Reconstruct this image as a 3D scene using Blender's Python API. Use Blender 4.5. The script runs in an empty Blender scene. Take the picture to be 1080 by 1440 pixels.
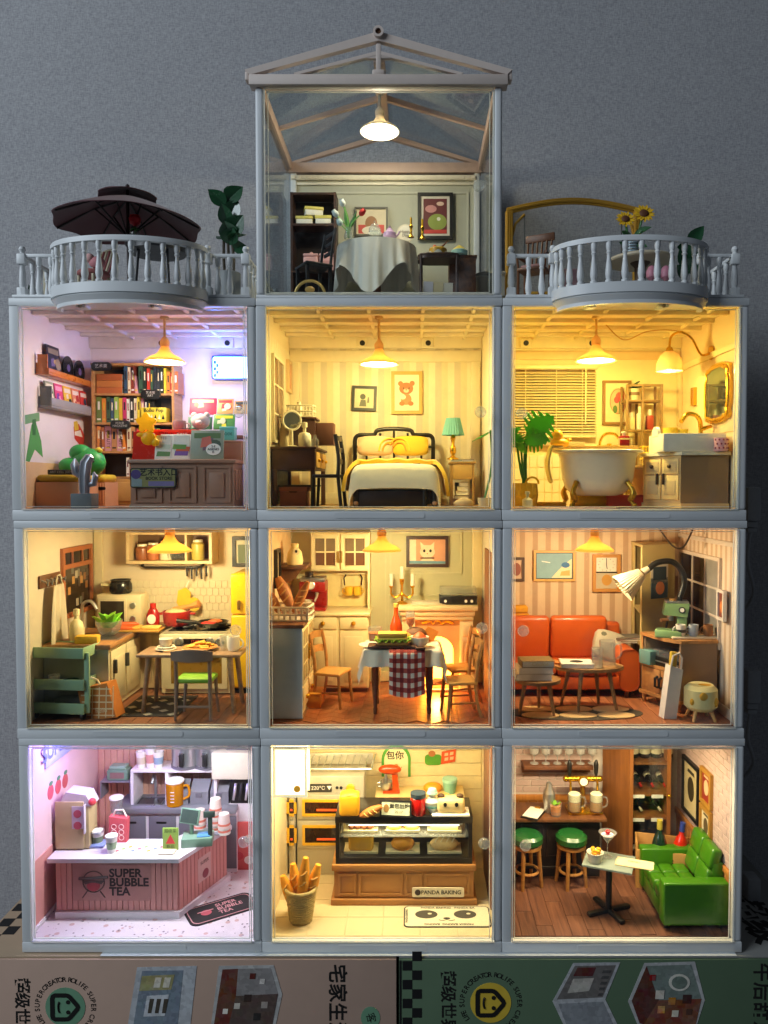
import bpy,bmesh,math,random
from mathutils import Vector,Matrix
random.seed(7)
S=0.001
scn=bpy.context.scene
COL=scn.collection
R=math.radians
# ------------------------------------------------------------------ camera, world, room light, exposure
CD,CZ,CX,FP,PX0,PY0,PIT=442.0,273.4,16.4,1080.0,580.0,720.0,R(2.0)
cam=bpy.data.cameras.new('camera')
cam.sensor_fit='VERTICAL';cam.sensor_height=36.0
cam.lens=36.0*FP/1440.0
cam.shift_x=-(PX0-540.0)/1440.0
cam.clip_start=0.01;cam.clip_end=30
cam_o=bpy.data.objects.new('camera',cam);COL.objects.link(cam_o)
cam_o.location=(CX*S,-CD*S,CZ*S);cam_o.rotation_euler=(R(90)-PIT,0,0)
scn.camera=cam_o
w=bpy.data.worlds.new('World');scn.world=w;w.use_nodes=True
bg=w.node_tree.nodes['Background']
bg.inputs[0].default_value=(0.72,0.83,1.0,1);bg.inputs[1].default_value=0.05
def area(name,loc,target,size,watt,col):
    l=bpy.data.lights.new(name,'AREA');l.shape='RECTANGLE';l.size,l.size_y=size;l.energy=watt;l.color=col
    o=bpy.data.objects.new(name,l);COL.objects.link(o);o.location=loc
    o.rotation_euler=(Vector(target)-Vector(loc)).to_track_quat('-Z','Y').to_euler()
    return o
# the dim window of the room, high on the left of the photographer
area('room_window_light',(-1.25,-0.85,1.05),(-0.05,0.05,0.3),(0.8,0.9),18.5,(0.80,0.90,1.0))
scn.view_settings.view_transform='Standard';scn.view_settings.look='None'
scn.view_settings.exposure=0;scn.view_settings.gamma=1
scn.view_settings.use_curve_mapping=False
scn.render.engine='CYCLES'
cy=scn.cycles
cy.use_denoising=True;cy.max_bounces=12;cy.diffuse_bounces=8;cy.glossy_bounces=3
cy.transmission_bounces=6;cy.transparent_max_bounces=16;cy.sample_clamp_indirect=8.0
cy.caustics_reflective=False;cy.caustics_refractive=False;cy.blur_glossy=0.5
cy.use_adaptive_sampling=True;cy.adaptive_threshold=0.02
def at(px,py,y):
    """world x, z (mm) of photograph pixel px,py at depth y"""
    a=(px-PX0)/FP;b=(PY0-py)/FP
    k=(CD+y)/(math.cos(PIT)+b*math.sin(PIT))
    return CX+a*k,CZ+k*(b*math.cos(PIT)-math.sin(PIT))
def AX(px,y):return at(px,700,y)[0]
def AZ(py,y):return at(580,py,y)[1]
def mmpx(y):return(CD+y)/FP
# ------------------------------------------------------------------ materials
def lin(h):
    if not isinstance(h,str):return tuple(h)
    h=h.lstrip('#');o=[]
    for i in(0,2,4):
        c=int(h[i:i+2],16)/255
        o.append(c/12.92 if c<=0.04045 else((c+0.055)/1.055)**2.4)
    return tuple(o)
MC={}
def mat(col,rough=.5,var=.12,sc=220,metal=0,bump=0,trl=0,emit=0,clear=0,sheen=0,spec=.5,coat=0,name=None):
    key=(str(col),rough,var,sc,metal,bump,trl,emit,clear,sheen,spec,coat)
    if key in MC:return MC[key]
    m=bpy.data.materials.new(name or 'm');m.use_nodes=True
    nt=m.node_tree;N=nt.nodes;Lk=nt.links
    p=N['Principled BSDF'];c=lin(col)
    p.inputs['Base Color'].default_value=(*c,1)
    p.inputs['Roughness'].default_value=rough;p.inputs['Metallic'].default_value=metal
    p.inputs['Specular IOR Level'].default_value=spec
    if coat:p.inputs['Coat Weight'].default_value=coat;p.inputs['Coat Roughness'].default_value=.12
    if sheen:p.inputs['Sheen Weight'].default_value=sheen
    if var or bump:
        tc=N.new('ShaderNodeTexCoord');nz=N.new('ShaderNodeTexNoise')
        nz.inputs['Scale'].default_value=sc;nz.inputs['Detail'].default_value=4
        Lk.new(tc.outputs['Object'],nz.inputs['Vector'])
        if var:
            mx=N.new('ShaderNodeMix');mx.data_type='RGBA'
            mx.inputs[6].default_value=(*[x*(1-var)for x in c],1)
            mx.inputs[7].default_value=(*[min(1,x*(1+var)+var*.01)for x in c],1)
            Lk.new(nz.outputs['Fac'],mx.inputs[0]);Lk.new(mx.outputs[2],p.inputs['Base Color'])
            rr=N.new('ShaderNodeMapRange');rr.inputs[3].default_value=max(.02,rough-.09);rr.inputs[4].default_value=min(1,rough+.09)
            Lk.new(nz.outputs['Fac'],rr.inputs[0]);Lk.new(rr.outputs[0],p.inputs['Roughness'])
        if bump:
            bp=N.new('ShaderNodeBump');bp.inputs['Strength'].default_value=bump;bp.inputs['Distance'].default_value=.0006
            Lk.new(nz.outputs['Fac'],bp.inputs['Height']);Lk.new(bp.outputs[0],p.inputs['Normal'])
    out=N['Material Output'];last=p.outputs[0]
    if trl:
        t=N.new('ShaderNodeBsdfTranslucent');t.inputs[0].default_value=(*c,1)
        mix=N.new('ShaderNodeMixShader');mix.inputs[0].default_value=trl
        Lk.new(last,mix.inputs[1]);Lk.new(t.outputs[0],mix.inputs[2]);last=mix.outputs[0]
    if clear:
        t=N.new('ShaderNodeBsdfTransparent');t.inputs[0].default_value=(*[.55+.45*x for x in c],1)
        mix=N.new('ShaderNodeMixShader');mix.inputs[0].default_value=clear
        Lk.new(last,mix.inputs[1]);Lk.new(t.outputs[0],mix.inputs[2]);last=mix.outputs[0]
    if emit:
        p.inputs['Emission Color'].default_value=(*c,1);p.inputs['Emission Strength'].default_value=emit
    Lk.new(last,out.inputs[0])
    MC[key]=m
    return m
def clearglass(tint='#ffffff',refl=.55,edge=.0,rough=.03,smudge=0):
    """thin clear acrylic: transparent, with a fresnel gloss and optional whitish body"""
    key=('cg',tint,refl,edge,rough)
    if key in MC:return MC[key]
    m=bpy.data.materials.new('clear_acrylic');m.use_nodes=True
    nt=m.node_tree;N=nt.nodes;Lk=nt.links;N.remove(N['Principled BSDF'])
    t=N.new('ShaderNodeBsdfTransparent');t.inputs[0].default_value=(*lin(tint),1)
    g=N.new('ShaderNodeBsdfGlossy');g.inputs['Roughness'].default_value=rough
    lw=N.new('ShaderNodeLayerWeight');lw.inputs[0].default_value=.5;pw=N.new('ShaderNodeMath');pw.operation='POWER';pw.inputs[1].default_value=3.5;Lk.new(lw.outputs['Facing'],pw.inputs[0])
    mu=N.new('ShaderNodeMath');mu.operation='MULTIPLY';mu.inputs[1].default_value=refl
    a2=N.new('ShaderNodeMath');a2.operation='ADD';a2.inputs[1].default_value=.025;Lk.new(mu.outputs[0],a2.inputs[0]);Lk.new(pw.outputs[0],mu.inputs[0]);mu=a2
    mx=N.new('ShaderNodeMixShader');Lk.new(mu.outputs[0],mx.inputs[0]);Lk.new(t.outputs[0],mx.inputs[1]);Lk.new(g.outputs[0],mx.inputs[2])
    last=mx.outputs[0]
    if edge:
        d=N.new('ShaderNodeBsdfDiffuse');d.inputs[0].default_value=(.9,.9,.9,1)
        tl=N.new('ShaderNodeBsdfTranslucent');tl.inputs[0].default_value=(.9,.9,.9,1)
        a=N.new('ShaderNodeMixShader');a.inputs[0].default_value=.5;Lk.new(d.outputs[0],a.inputs[1]);Lk.new(tl.outputs[0],a.inputs[2])
        b=N.new('ShaderNodeMixShader');b.inputs[0].default_value=edge;Lk.new(last,b.inputs[1]);Lk.new(a.outputs[0],b.inputs[2]);last=b.outputs[0]
    if smudge:
        tc=N.new('ShaderNodeTexCoord');nz=N.new('ShaderNodeTexNoise');nz.inputs['Scale'].default_value=35;nz.inputs['Detail'].default_value=8;nz.inputs['Roughness'].default_value=.7;Lk.new(tc.outputs['Object'],nz.inputs['Vector'])
        mr=N.new('ShaderNodeMapRange');mr.inputs[1].default_value=.52;mr.inputs[2].default_value=.75;mr.inputs[4].default_value=smudge;Lk.new(nz.outputs['Fac'],mr.inputs[0])
        d=N.new('ShaderNodeBsdfDiffuse');d.inputs[0].default_value=(.8,.8,.8,1);b=N.new('ShaderNodeMixShader');Lk.new(mr.outputs[0],b.inputs[0]);Lk.new(last,b.inputs[1]);Lk.new(d.outputs[0],b.inputs[2]);last=b.outputs[0]
    Lk.new(last,N['Material Output'].inputs[0]);MC[key]=m
    return m
def stripes(cols,period,axis=0,rough=.7,var=.05,off=0.0):
    """printed wallpaper: bands of the given (colour, share) along an object axis"""
    key=('st',str(cols),period,axis,off)
    if key in MC:return MC[key]
    m=bpy.data.materials.new('wallpaper');m.use_nodes=True
    nt=m.node_tree;N=nt.nodes;Lk=nt.links;p=N['Principled BSDF'];p.inputs['Roughness'].default_value=rough
    tc=N.new('ShaderNodeTexCoord');sx=N.new('ShaderNodeSeparateXYZ');Lk.new(tc.outputs['Object'],sx.inputs[0])
    ad=N.new('ShaderNodeMath');ad.operation='ADD';ad.inputs[1].default_value=10+off*S;Lk.new(sx.outputs[axis],ad.inputs[0])
    dv=N.new('ShaderNodeMath');dv.operation='DIVIDE';dv.inputs[1].default_value=period*S;Lk.new(ad.outputs[0],dv.inputs[0])
    fr=N.new('ShaderNodeMath');fr.operation='FRACT';Lk.new(dv.outputs[0],fr.inputs[0])
    cr=N.new('ShaderNodeValToRGB');cr.color_ramp.interpolation='CONSTANT';Lk.new(fr.outputs[0],cr.inputs[0])
    e=cr.color_ramp.elements;pos=0
    for i,(c,sh)in enumerate(cols):
        el=e[i]if i<len(e)else e.new(pos)
        el.position=pos;el.color=(*lin(c),1);pos+=sh
    nz=N.new('ShaderNodeTexNoise');nz.inputs['Scale'].default_value=300;Lk.new(tc.outputs['Object'],nz.inputs['Vector'])
    mr=N.new('ShaderNodeMapRange');mr.inputs[3].default_value=1-var;mr.inputs[4].default_value=1+var;Lk.new(nz.outputs['Fac'],mr.inputs[0])
    mx=N.new('ShaderNodeMix');mx.data_type='RGBA';mx.blend_type='MULTIPLY';mx.inputs[0].default_value=1
    Lk.new(cr.outputs[0],mx.inputs[6]);Lk.new(mr.outputs[0],mx.inputs[7]);Lk.new(mx.outputs[2],p.inputs['Base Color'])
    MC[key]=m
    return m
def wood(c1,c2,sc=60,stretch=(1,.08,1),rough=.5,bump=.15):
    key=('wd',str(c1),str(c2),sc,stretch,rough)
    if key in MC:return MC[key]
    m=bpy.data.materials.new('wood_grain');m.use_nodes=True
    nt=m.node_tree;N=nt.nodes;Lk=nt.links;p=N['Principled BSDF'];p.inputs['Roughness'].default_value=rough
    tc=N.new('ShaderNodeTexCoord');oi=N.new('ShaderNodeObjectInfo');mp=N.new('ShaderNodeMapping');mp.inputs['Scale'].default_value=stretch
    ad=N.new('ShaderNodeVectorMath');ad.operation='ADD';cb=N.new('ShaderNodeCombineXYZ')
    Lk.new(oi.outputs['Random'],cb.inputs[0]);Lk.new(oi.outputs['Random'],cb.inputs[1]);Lk.new(oi.outputs['Random'],cb.inputs[2])
    Lk.new(tc.outputs['Object'],ad.inputs[0]);Lk.new(cb.outputs[0],ad.inputs[1]);Lk.new(ad.outputs[0],mp.inputs[0])
    nz=N.new('ShaderNodeTexNoise');nz.inputs['Scale'].default_value=sc*8;nz.inputs['Detail'].default_value=5;nz.inputs['Distortion'].default_value=.6
    Lk.new(mp.outputs[0],nz.inputs['Vector'])
    cr=N.new('ShaderNodeValToRGB');cr.color_ramp.elements[0].position=.3;cr.color_ramp.elements[1].position=.7
    cr.color_ramp.elements[0].color=(*lin(c1),1);cr.color_ramp.elements[1].color=(*lin(c2),1);Lk.new(nz.outputs['Fac'],cr.inputs[0])
    hs=N.new('ShaderNodeHueSaturation');mr=N.new('ShaderNodeMapRange');mr.inputs[3].default_value=.82;mr.inputs[4].default_value=1.15
    Lk.new(oi.outputs['Random'],mr.inputs[0]);Lk.new(mr.outputs[0],hs.inputs['Value']);Lk.new(cr.outputs[0],hs.inputs['Color'])
    Lk.new(hs.outputs[0],p.inputs['Base Color'])
    bp=N.new('ShaderNodeBump');bp.inputs['Strength'].default_value=bump;bp.inputs['Distance'].default_value=.0004
    Lk.new(nz.outputs['Fac'],bp.inputs['Height']);Lk.new(bp.outputs[0],p.inputs['Normal'])
    MC[key]=m
    return m
def chips(base,cols,sc=130,thr=.33):
    """terrazzo: angular chips in a pale ground"""
    m=bpy.data.materials.new('terrazzo');m.use_nodes=True
    nt=m.node_tree;N=nt.nodes;Lk=nt.links;p=N['Principled BSDF'];p.inputs['Roughness'].default_value=.28
    tc=N.new('ShaderNodeTexCoord');prev=None
    for i,c in enumerate(cols):
        mp=N.new('ShaderNodeMapping');mp.inputs['Location'].default_value=(i*3.1,i*1.7,0);mp.inputs['Rotation'].default_value=(0,0,i*.8)
        Lk.new(tc.outputs['Object'],mp.inputs[0])
        v=N.new('ShaderNodeTexVoronoi');v.inputs['Scale'].default_value=sc*(1+.35*i);v.distance='MANHATTAN' if i%2 else 'EUCLIDEAN'
        Lk.new(mp.outputs[0],v.inputs['Vector'])
        lt=N.new('ShaderNodeMath');lt.operation='LESS_THAN';lt.inputs[1].default_value=thr*(1-.12*i)
        Lk.new(v.outputs['Distance'],lt.inputs[0])
        sp=N.new('ShaderNodeSeparateColor');Lk.new(v.outputs['Color'],sp.inputs[0])
        g2=N.new('ShaderNodeMath');g2.operation='GREATER_THAN';g2.inputs[1].default_value=.55;Lk.new(sp.outputs[0],g2.inputs[0])
        mm=N.new('ShaderNodeMath');mm.operation='MULTIPLY';Lk.new(lt.outputs[0],mm.inputs[0]);Lk.new(g2.outputs[0],mm.inputs[1])
        mx=N.new('ShaderNodeMix');mx.data_type='RGBA';Lk.new(mm.outputs[0],mx.inputs[0])
        if prev is None:mx.inputs[6].default_value=(*lin(base),1)
        else:Lk.new(prev,mx.inputs[6])
        mx.inputs[7].default_value=(*lin(c),1);prev=mx.outputs[2]
    Lk.new(prev,p.inputs['Base Color'])
    return m
# ------------------------------------------------------------------ shapes (mm)
class Sh:
    def __init__(s,v=(),f=()):s.v=list(v);s.f=list(f)
    def __add__(s,o):
        n=len(s.v);return Sh(s.v+o.v,s.f+[tuple(i+n for i in q)for q in o.f])
    def mv(s,x=0,y=0,z=0):return Sh([(a+x,b+y,c+z)for a,b,c in s.v],s.f)
    def sc(s,x=1,y=1,z=1):return Sh([(a*x,b*y,c*z)for a,b,c in s.v],s.f if x*y*z>0 else[q[::-1]for q in s.f])
    def rot(s,ax,deg,c=(0,0,0)):
        m=Matrix.Rotation(R(deg),3,ax);c=Vector(c)
        return Sh([tuple(m@(Vector(p)-c)+c)for p in s.v],s.f)
    def warp(s,fn):return Sh([fn(*p)for p in s.v],s.f)
def B(x0,x1,y0,y1,z0,z1,bv=0,seg=2):
    if bv:
        bm=bmesh.new();bmesh.ops.create_cube(bm,size=1)
        for v in bm.verts:v.co=((x0+x1)/2+v.co.x*(x1-x0),(y0+y1)/2+v.co.y*(y1-y0),(z0+z1)/2+v.co.z*(z1-z0))
        bv=min(bv,abs(x1-x0)*.49,abs(y1-y0)*.49,abs(z1-z0)*.49)
        bmesh.ops.bevel(bm,geom=bm.edges[:],offset=bv,segments=seg,profile=.5,affect='EDGES')
        bm.verts.index_update()
        s=Sh([tuple(v.co)for v in bm.verts],[tuple(v.index for v in f.verts)for f in bm.faces]);bm.free();return s
    v=[(x0,y0,z0),(x1,y0,z0),(x1,y1,z0),(x0,y1,z0),(x0,y0,z1),(x1,y0,z1),(x1,y1,z1),(x0,y1,z1)]
    return Sh(v,[(3,2,1,0),(4,5,6,7),(0,1,5,4),(1,2,6,5),(2,3,7,6),(3,0,4,7)])
def BC(w,d,h,x=0,y=0,z=0,bv=0,seg=2):
    return B(x-w/2,x+w/2,y-d/2,y+d/2,z,z+h,bv,seg)
def LA(prof,x=0,y=0,z=0,n=24,cap=True):
    v=[];f=[];k=len(prof)
    for r,h in prof:
        for i in range(n):
            t=2*math.pi*i/n;v.append((x+r*math.cos(t),y+r*math.sin(t),z+h))
    for j in range(k-1):
        for i in range(n):
            a=j*n+i;b=j*n+(i+1)%n;f.append((a,b,b+n,a+n))
    if cap:f.append(tuple(range(n-1,-1,-1)));f.append(tuple((k-1)*n+i for i in range(n)))
    return Sh(v,f)
def CY(r,z0,z1,x=0,y=0,r1=None,n=20,bv=0):
    r1=r if r1 is None else r1
    if bv:return LA([(r-bv,z0),(r,z0+bv),(r1,z1-bv),(r1-bv,z1)],x,y,0,n)
    return LA([(r,z0),(r1,z1)],x,y,0,n)
def TU(pts,r,n=8,closed=False):
    P=[Vector(p)for p in pts];k=len(P);rr=r if isinstance(r,(list,tuple))else[r]*k
    v=[];f=[];up=Vector((0,0,1));prev=None
    for i,p in enumerate(P):
        if closed:t=P[(i+1)%k]-P[i-1]
        else:t=P[min(i+1,k-1)]-P[max(i-1,0)]
        t.normalize()
        if prev is None:
            a=up if abs(t.dot(up))<.9 else Vector((1,0,0));u=t.cross(a).normalized()
        else:
            u=prev-t*prev.dot(t)
            u=u.normalized()if u.length>1e-6 else t.cross(up).normalized()
        prev=u;wv=t.cross(u)
        for j in range(n):
            g=2*math.pi*j/n;v.append(tuple(p+(u*math.cos(g)+wv*math.sin(g))*rr[i]))
    for i in range(k if closed else k-1):
        for j in range(n):
            a=i*n+j;b=i*n+(j+1)%n;c=((i+1)%k)*n+(j+1)%n;d=((i+1)%k)*n+j
            f.append((a,b,c,d))
    if not closed:f.append(tuple(range(n-1,-1,-1)));f.append(tuple((k-1)*n+j for j in range(n)))
    return Sh(v,f)
def PR(poly,axis,a0,a1):
    n=len(poly)
    area2=sum(poly[i][0]*poly[(i+1)%n][1]-poly[(i+1)%n][0]*poly[i][1]for i in range(n))
    if area2<0:poly=poly[::-1]
    def pt(p,a):return{'x':(a,p[0],p[1]),'y':(p[0],a,p[1]),'z':(p[0],p[1],a)}[axis]
    v=[pt(p,a0)for p in poly]+[pt(p,a1)for p in poly]
    f=[tuple(range(n-1,-1,-1)),tuple(range(n,2*n))]+[(i,(i+1)%n,n+(i+1)%n,n+i)for i in range(n)]
    if axis=='y':f=[q[::-1]for q in f]
    return Sh(v,f)
def SP(x,y,z,rx,ry=None,rz=None,n=16,m=10):
    ry=rx if ry is None else ry;rz=rx if rz is None else rz
    v=[(x,y,z-rz)];f=[]
    for j in range(1,m):
        p=-math.pi/2+math.pi*j/m
        for i in range(n):
            t=2*math.pi*i/n;v.append((x+rx*math.cos(p)*math.cos(t),y+ry*math.cos(p)*math.sin(t),z+rz*math.sin(p)))
    v.append((x,y,z+rz));top=len(v)-1
    for i in range(n):f.append((0,1+(i+1)%n,1+i));f.append((top,1+(m-2)*n+i,1+(m-2)*n+(i+1)%n))
    for j in range(m-2):
        for i in range(n):
            a=1+j*n+i;b=1+j*n+(i+1)%n;f.append((a,b,b+n,a+n))
    return Sh(v,f)
def GR(nu,nv,fn,th=0):
    v=[Vector(fn(i/nu,j/nv))for j in range(nv+1)for i in range(nu+1)]
    W=nu+1
    f=[(j*W+i,j*W+i+1,(j+1)*W+i+1,(j+1)*W+i)for j in range(nv)for i in range(nu)]
    if not th:return Sh([tuple(p)for p in v],f)
    nr=[]
    for j in range(nv+1):
        for i in range(nu+1):
            du=v[j*W+min(i+1,nu)]-v[j*W+max(i-1,0)];dv=v[min(j+1,nv)*W+i]-v[max(j-1,0)*W+i]
            q=du.cross(dv);nr.append(q.normalized()if q.length>1e-9 else Vector((0,0,1)))
    n=len(v);vv=[tuple(p)for p in v]+[tuple(p-q*th)for p,q in zip(v,nr)]
    ff=f+[tuple(i+n for i in q[::-1])for q in f]
    ed=[(j*W,(j+1)*W)for j in range(nv)][::-1]
    ring=[i for i in range(W)]+[j*W+nu for j in range(1,nv+1)]+[nv*W+i for i in range(nu-1,-1,-1)]+[j*W for j in range(nv-1,0,-1)]
    for a,b in zip(ring,ring[1:]+ring[:1]):ff.append((b,a,a+n,b+n))
    return Sh(vv,ff)
def ARC(cx,cy,r,a0,a1,n=16):return[(cx+r*math.cos(R(a0+(a1-a0)*i/n)),cy+r*math.sin(R(a0+(a1-a0)*i/n)))for i in range(n+1)]
def DISC(cx,cy,rx,ry=None,n=20):ry=rx if ry is None else ry;return[(cx+rx*math.cos(2*math.pi*i/n),cy+ry*math.sin(2*math.pi*i/n))for i in range(n)]
def RR(x0,x1,y0,y1,r,n=4):
    return ARC(x1-r,y0+r,r,-90,0,n)+ARC(x1-r,y1-r,r,0,90,n)+ARC(x0+r,y1-r,r,90,180,n)+ARC(x0+r,y0+r,r,180,270,n)
def FL(poly,y,t=.2):return PR(poly,'y',y-t,y)
def HOLE(x0,x1,z0,z1,wd,y0,y1,axis='y'):
    return B(x0,x1,y0,y1,z1-wd,z1)+B(x0,x1,y0,y1,z0,z0+wd)+B(x0,x0+wd,y0,y1,z0+wd,z1-wd)+B(x1-wd,x1,y0,y1,z0+wd,z1-wd)
def CRV(pts,n=6):
    P=[Vector(p)for p in pts];o=[]
    for i in range(len(P)-1):
        a=P[max(i-1,0)];b=P[i];c=P[i+1];d=P[min(i+2,len(P)-1)]
        for k in range(n):
            t=k/n;o.append(tuple(.5*((2*b)+(c-a)*t+(2*a-5*b+4*c-d)*t*t+(3*b-a-3*c+d)*t**3)))
    o.append(tuple(P[-1]));return o
# ------------------------------------------------------------------ objects
def mkmesh(name,sh,m,ang=38):
    me=bpy.data.meshes.new(name)
    me.from_pydata([(a*S,b*S,c*S)for a,b,c in sh.v],[],sh.f);me.validate()
    if ang:
        me.polygons.foreach_set('use_smooth',[True]*len(me.polygons));me.set_sharp_from_angle(angle=R(ang))
    if m is not None:me.materials.append(m)
    me.update();return me
def put(o,parent,loc,rz):
    COL.objects.link(o)
    o.location=[c*S for c in loc]
    o.rotation_euler=rz if isinstance(rz,tuple)else(0,0,R(rz))
    if parent is not None:o.parent=parent
    return o
def part(parent,name,sh,m,ang=38,loc=(0,0,0),rz=0,label=None):
    o=put(bpy.data.objects.new(name,mkmesh(name,sh,m,ang)),parent,loc,rz)
    if label:o['label']=label
    return o
def dup(o,parent,loc,rz=0):
    return put(bpy.data.objects.new(o.name.split('.')[0],o.data),parent,loc,rz)
def tag(o,label,cat,group=None):
    o['label']=label;o['category']=cat
    if group:o['group']=group
    return o
def th(name,label,cat,loc=(0,0,0),rz=0,group=None):
    o=bpy.data.objects.new(name,None);o.empty_display_size=.004
    return tag(put(o,None,loc,rz),label,cat,group)
def one(name,label,cat,sh,m,loc=(0,0,0),rz=0,group=None,ang=38):
    return tag(part(None,name,sh,m,ang,loc,rz),label,cat,group)
def copy_tree(o,loc,rz=None,label=None,scale=None):
    def cp(q,par):
        c=q.copy();COL.objects.link(c);c.parent=par
        for ch in q.children:cp(ch,c)
        return c
    c=cp(o,None);c.location=[k*S for k in loc]
    if rz is not None:c.rotation_euler=(0,0,R(rz))
    if scale:c.scale=(scale,)*3
    if label:c['label']=label
    return c
def txt(parent,s,size,m,x,y,z,plane='wall',spin=0,name='lettering',bold=0,ext=.12,ax='CENTER',sx=1,sk=1,line=.9):
    cu=bpy.data.curves.new('t','FONT');cu.body=s;cu.size=size;cu.align_x=ax;cu.align_y='CENTER'
    cu.offset=bold*size;cu.resolution_u=3;cu.space_character=sk;cu.space_line=line
    ob=bpy.data.objects.new('t',cu);me=bpy.data.meshes.new_from_object(ob)
    bpy.data.objects.remove(ob);bpy.data.curves.remove(cu)
    c,sn=math.cos(R(spin)),math.sin(R(spin));v=[]
    for p in me.vertices:
        a=p.co.x*sx;b=p.co.y;a,b=a*c-b*sn,a*sn+b*c
        v.append((x+a,y-ext,z+b)if plane=='wall' else(x+a,y+b,z+ext))
    sh=Sh(v,[tuple(f.vertices)for f in me.polygons]);bpy.data.meshes.remove(me)
    return part(parent,name,sh,m,0)
def plight(name,loc,watt,col,r=3.0):
    l=bpy.data.lights.new(name,'POINT');l.energy=watt;l.color=col;l.shadow_soft_size=r*S
    return put(bpy.data.objects.new(name,l),None,loc,0)
def picture(label,loc,w_,h_,fr,bgm,face='back',fw=2.2,fd=2.2,art=(),name='framed_picture',cat='picture',tilt=0,glass=False):
    """framed picture: loc is the centre on the wall; art = list of (outline in x,z from centre, material)"""
    t=th(name,label,cat,loc,{'back':0,'left':90,'right':-90}[face])
    if tilt:t.rotation_euler[1]=R(tilt)
    part(t,'frame',HOLE(-w_/2,w_/2,-h_/2,h_/2,fw,-fd,-.05),fr)
    part(t,'print',B(-w_/2+fw-.2,w_/2-fw+.2,-fd*.5,-.1,-h_/2+fw-.2,h_/2-fw+.2),bgm)
    for i,(pl,m_)in enumerate(art):part(t,'printed_shape',FL(pl,-fd*.5-.06*i,.12),m_,0)
    return t
# ------------------------------------------------------------------ common materials
WHITE=mat('#d6d9da',.42,.05,60,name='white_plastic')
CREAM=mat('#efe6cf',.55,.05,name='cream_paint')
BLACK=mat('#141312',.45,.15,name='black_plastic')
GOLD=mat('#d9a429',.28,.1,metal=.9,name='gold')
STEEL=mat('#b9bcbd',.3,.08,metal=.85,name='steel')
PAPER=mat('#f3efe4',.7,.04,name='paper')
PANE=clearglass('#f8fbfb',.5,smudge=.05)
EDGE=mat('#f1f1ec',.22,0,trl=.5,name='bright_acrylic_edge')
GLASS=clearglass('#f4f8f6',1.0,.17,.05)
# ------------------------------------------------------------------ the wall behind and the cartons below
def linen():
    m=bpy.data.materials.new('grey_linen_wallpaper');m.use_nodes=True
    nt=m.node_tree;N=nt.nodes;Lk=nt.links;p=N['Principled BSDF'];p.inputs['Roughness'].default_value=.8
    tc=N.new('ShaderNodeTexCoord');acc=None
    for sc_,st in((1600,(1,1,.2)),(1600,(.2,1,1)),(3000,(1,1,1))):
        mp=N.new('ShaderNodeMapping');mp.inputs['Scale'].default_value=st;Lk.new(tc.outputs['Object'],mp.inputs[0])
        nz=N.new('ShaderNodeTexNoise');nz.inputs['Scale'].default_value=sc_;nz.inputs['Detail'].default_value=2;Lk.new(mp.outputs[0],nz.inputs['Vector'])
        if acc is None:acc=nz.outputs['Fac']
        else:
            a=N.new('ShaderNodeMath');a.operation='ADD';Lk.new(acc,a.inputs[0]);Lk.new(nz.outputs['Fac'],a.inputs[1]);acc=a.outputs[0]
    cr=N.new('ShaderNodeValToRGB');cr.color_ramp.elements[0].position=.40;cr.color_ramp.elements[1].position=.62
    dv=N.new('ShaderNodeMath');dv.operation='DIVIDE';dv.inputs[1].default_value=3;Lk.new(acc,dv.inputs[0]);Lk.new(dv.outputs[0],cr.inputs[0])
    cr.color_ramp.elements[0].color=(*lin('#8b8b8f'),1);cr.color_ramp.elements[1].color=(*lin('#b6b6b8'),1)
    lo=N.new('ShaderNodeTexNoise');lo.inputs['Scale'].default_value=5;lo.inputs['Detail'].default_value=6;Lk.new(tc.outputs['Object'],lo.inputs['Vector'])
    lr=N.new('ShaderNodeMapRange');lr.inputs[3].default_value=.94;lr.inputs[4].default_value=1.05;Lk.new(lo.outputs['Fac'],lr.inputs[0])
    lm=N.new('ShaderNodeMix');lm.data_type='RGBA';lm.blend_type='MULTIPLY';lm.inputs[0].default_value=1;Lk.new(cr.outputs[0],lm.inputs[6]);Lk.new(lr.outputs[0],lm.inputs[7])
    Lk.new(lm.outputs[2],p.inputs['Base Color'])
    bp=N.new('ShaderNodeBump');bp.inputs['Strength'].default_value=.5;bp.inputs['Distance'].default_value=.0005
    Lk.new(dv.outputs[0],bp.inputs['Height']);Lk.new(bp.outputs[0],p.inputs['Normal'])
    return m
WALLY=128
wl=part(None,'wall',B(-900,900,WALLY,WALLY+30,-500,1100),linen());wl['kind']='structure'
tb=part(None,'table_surface',B(-900,900,-60,WALLY,-230,-200),mat('#3a3532',.6));tb['kind']='structure'
def carton(name,label,x0,x1,front,top_m,ink,texts,cx,ring_m,checker):
    t=th(name,label,'box',((x0+x1)/2,0,-190),0,'packaging cartons under the stack')
    X0,X1=x0-(x0+x1)/2,x1-(x0+x1)/2
    yf=-6
    part(t,'front_panel',B(X0,X1,yf,yf+2,0,188.6,.5),front)
    part(t,'top_panel',B(X0,X1,yf+1,118,188.6,189.8,.3),top_m)
    part(t,'side_panel',B(X0,X0+1.5,yf+2,118,0,188.5),front)
    part(t,'side_panel',B(X1-1.5,X1,yf+2,118,0,188.5),front)
    return t,(x0+x1)/2,yf
INK=mat('#12110f',.6,0)
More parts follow.
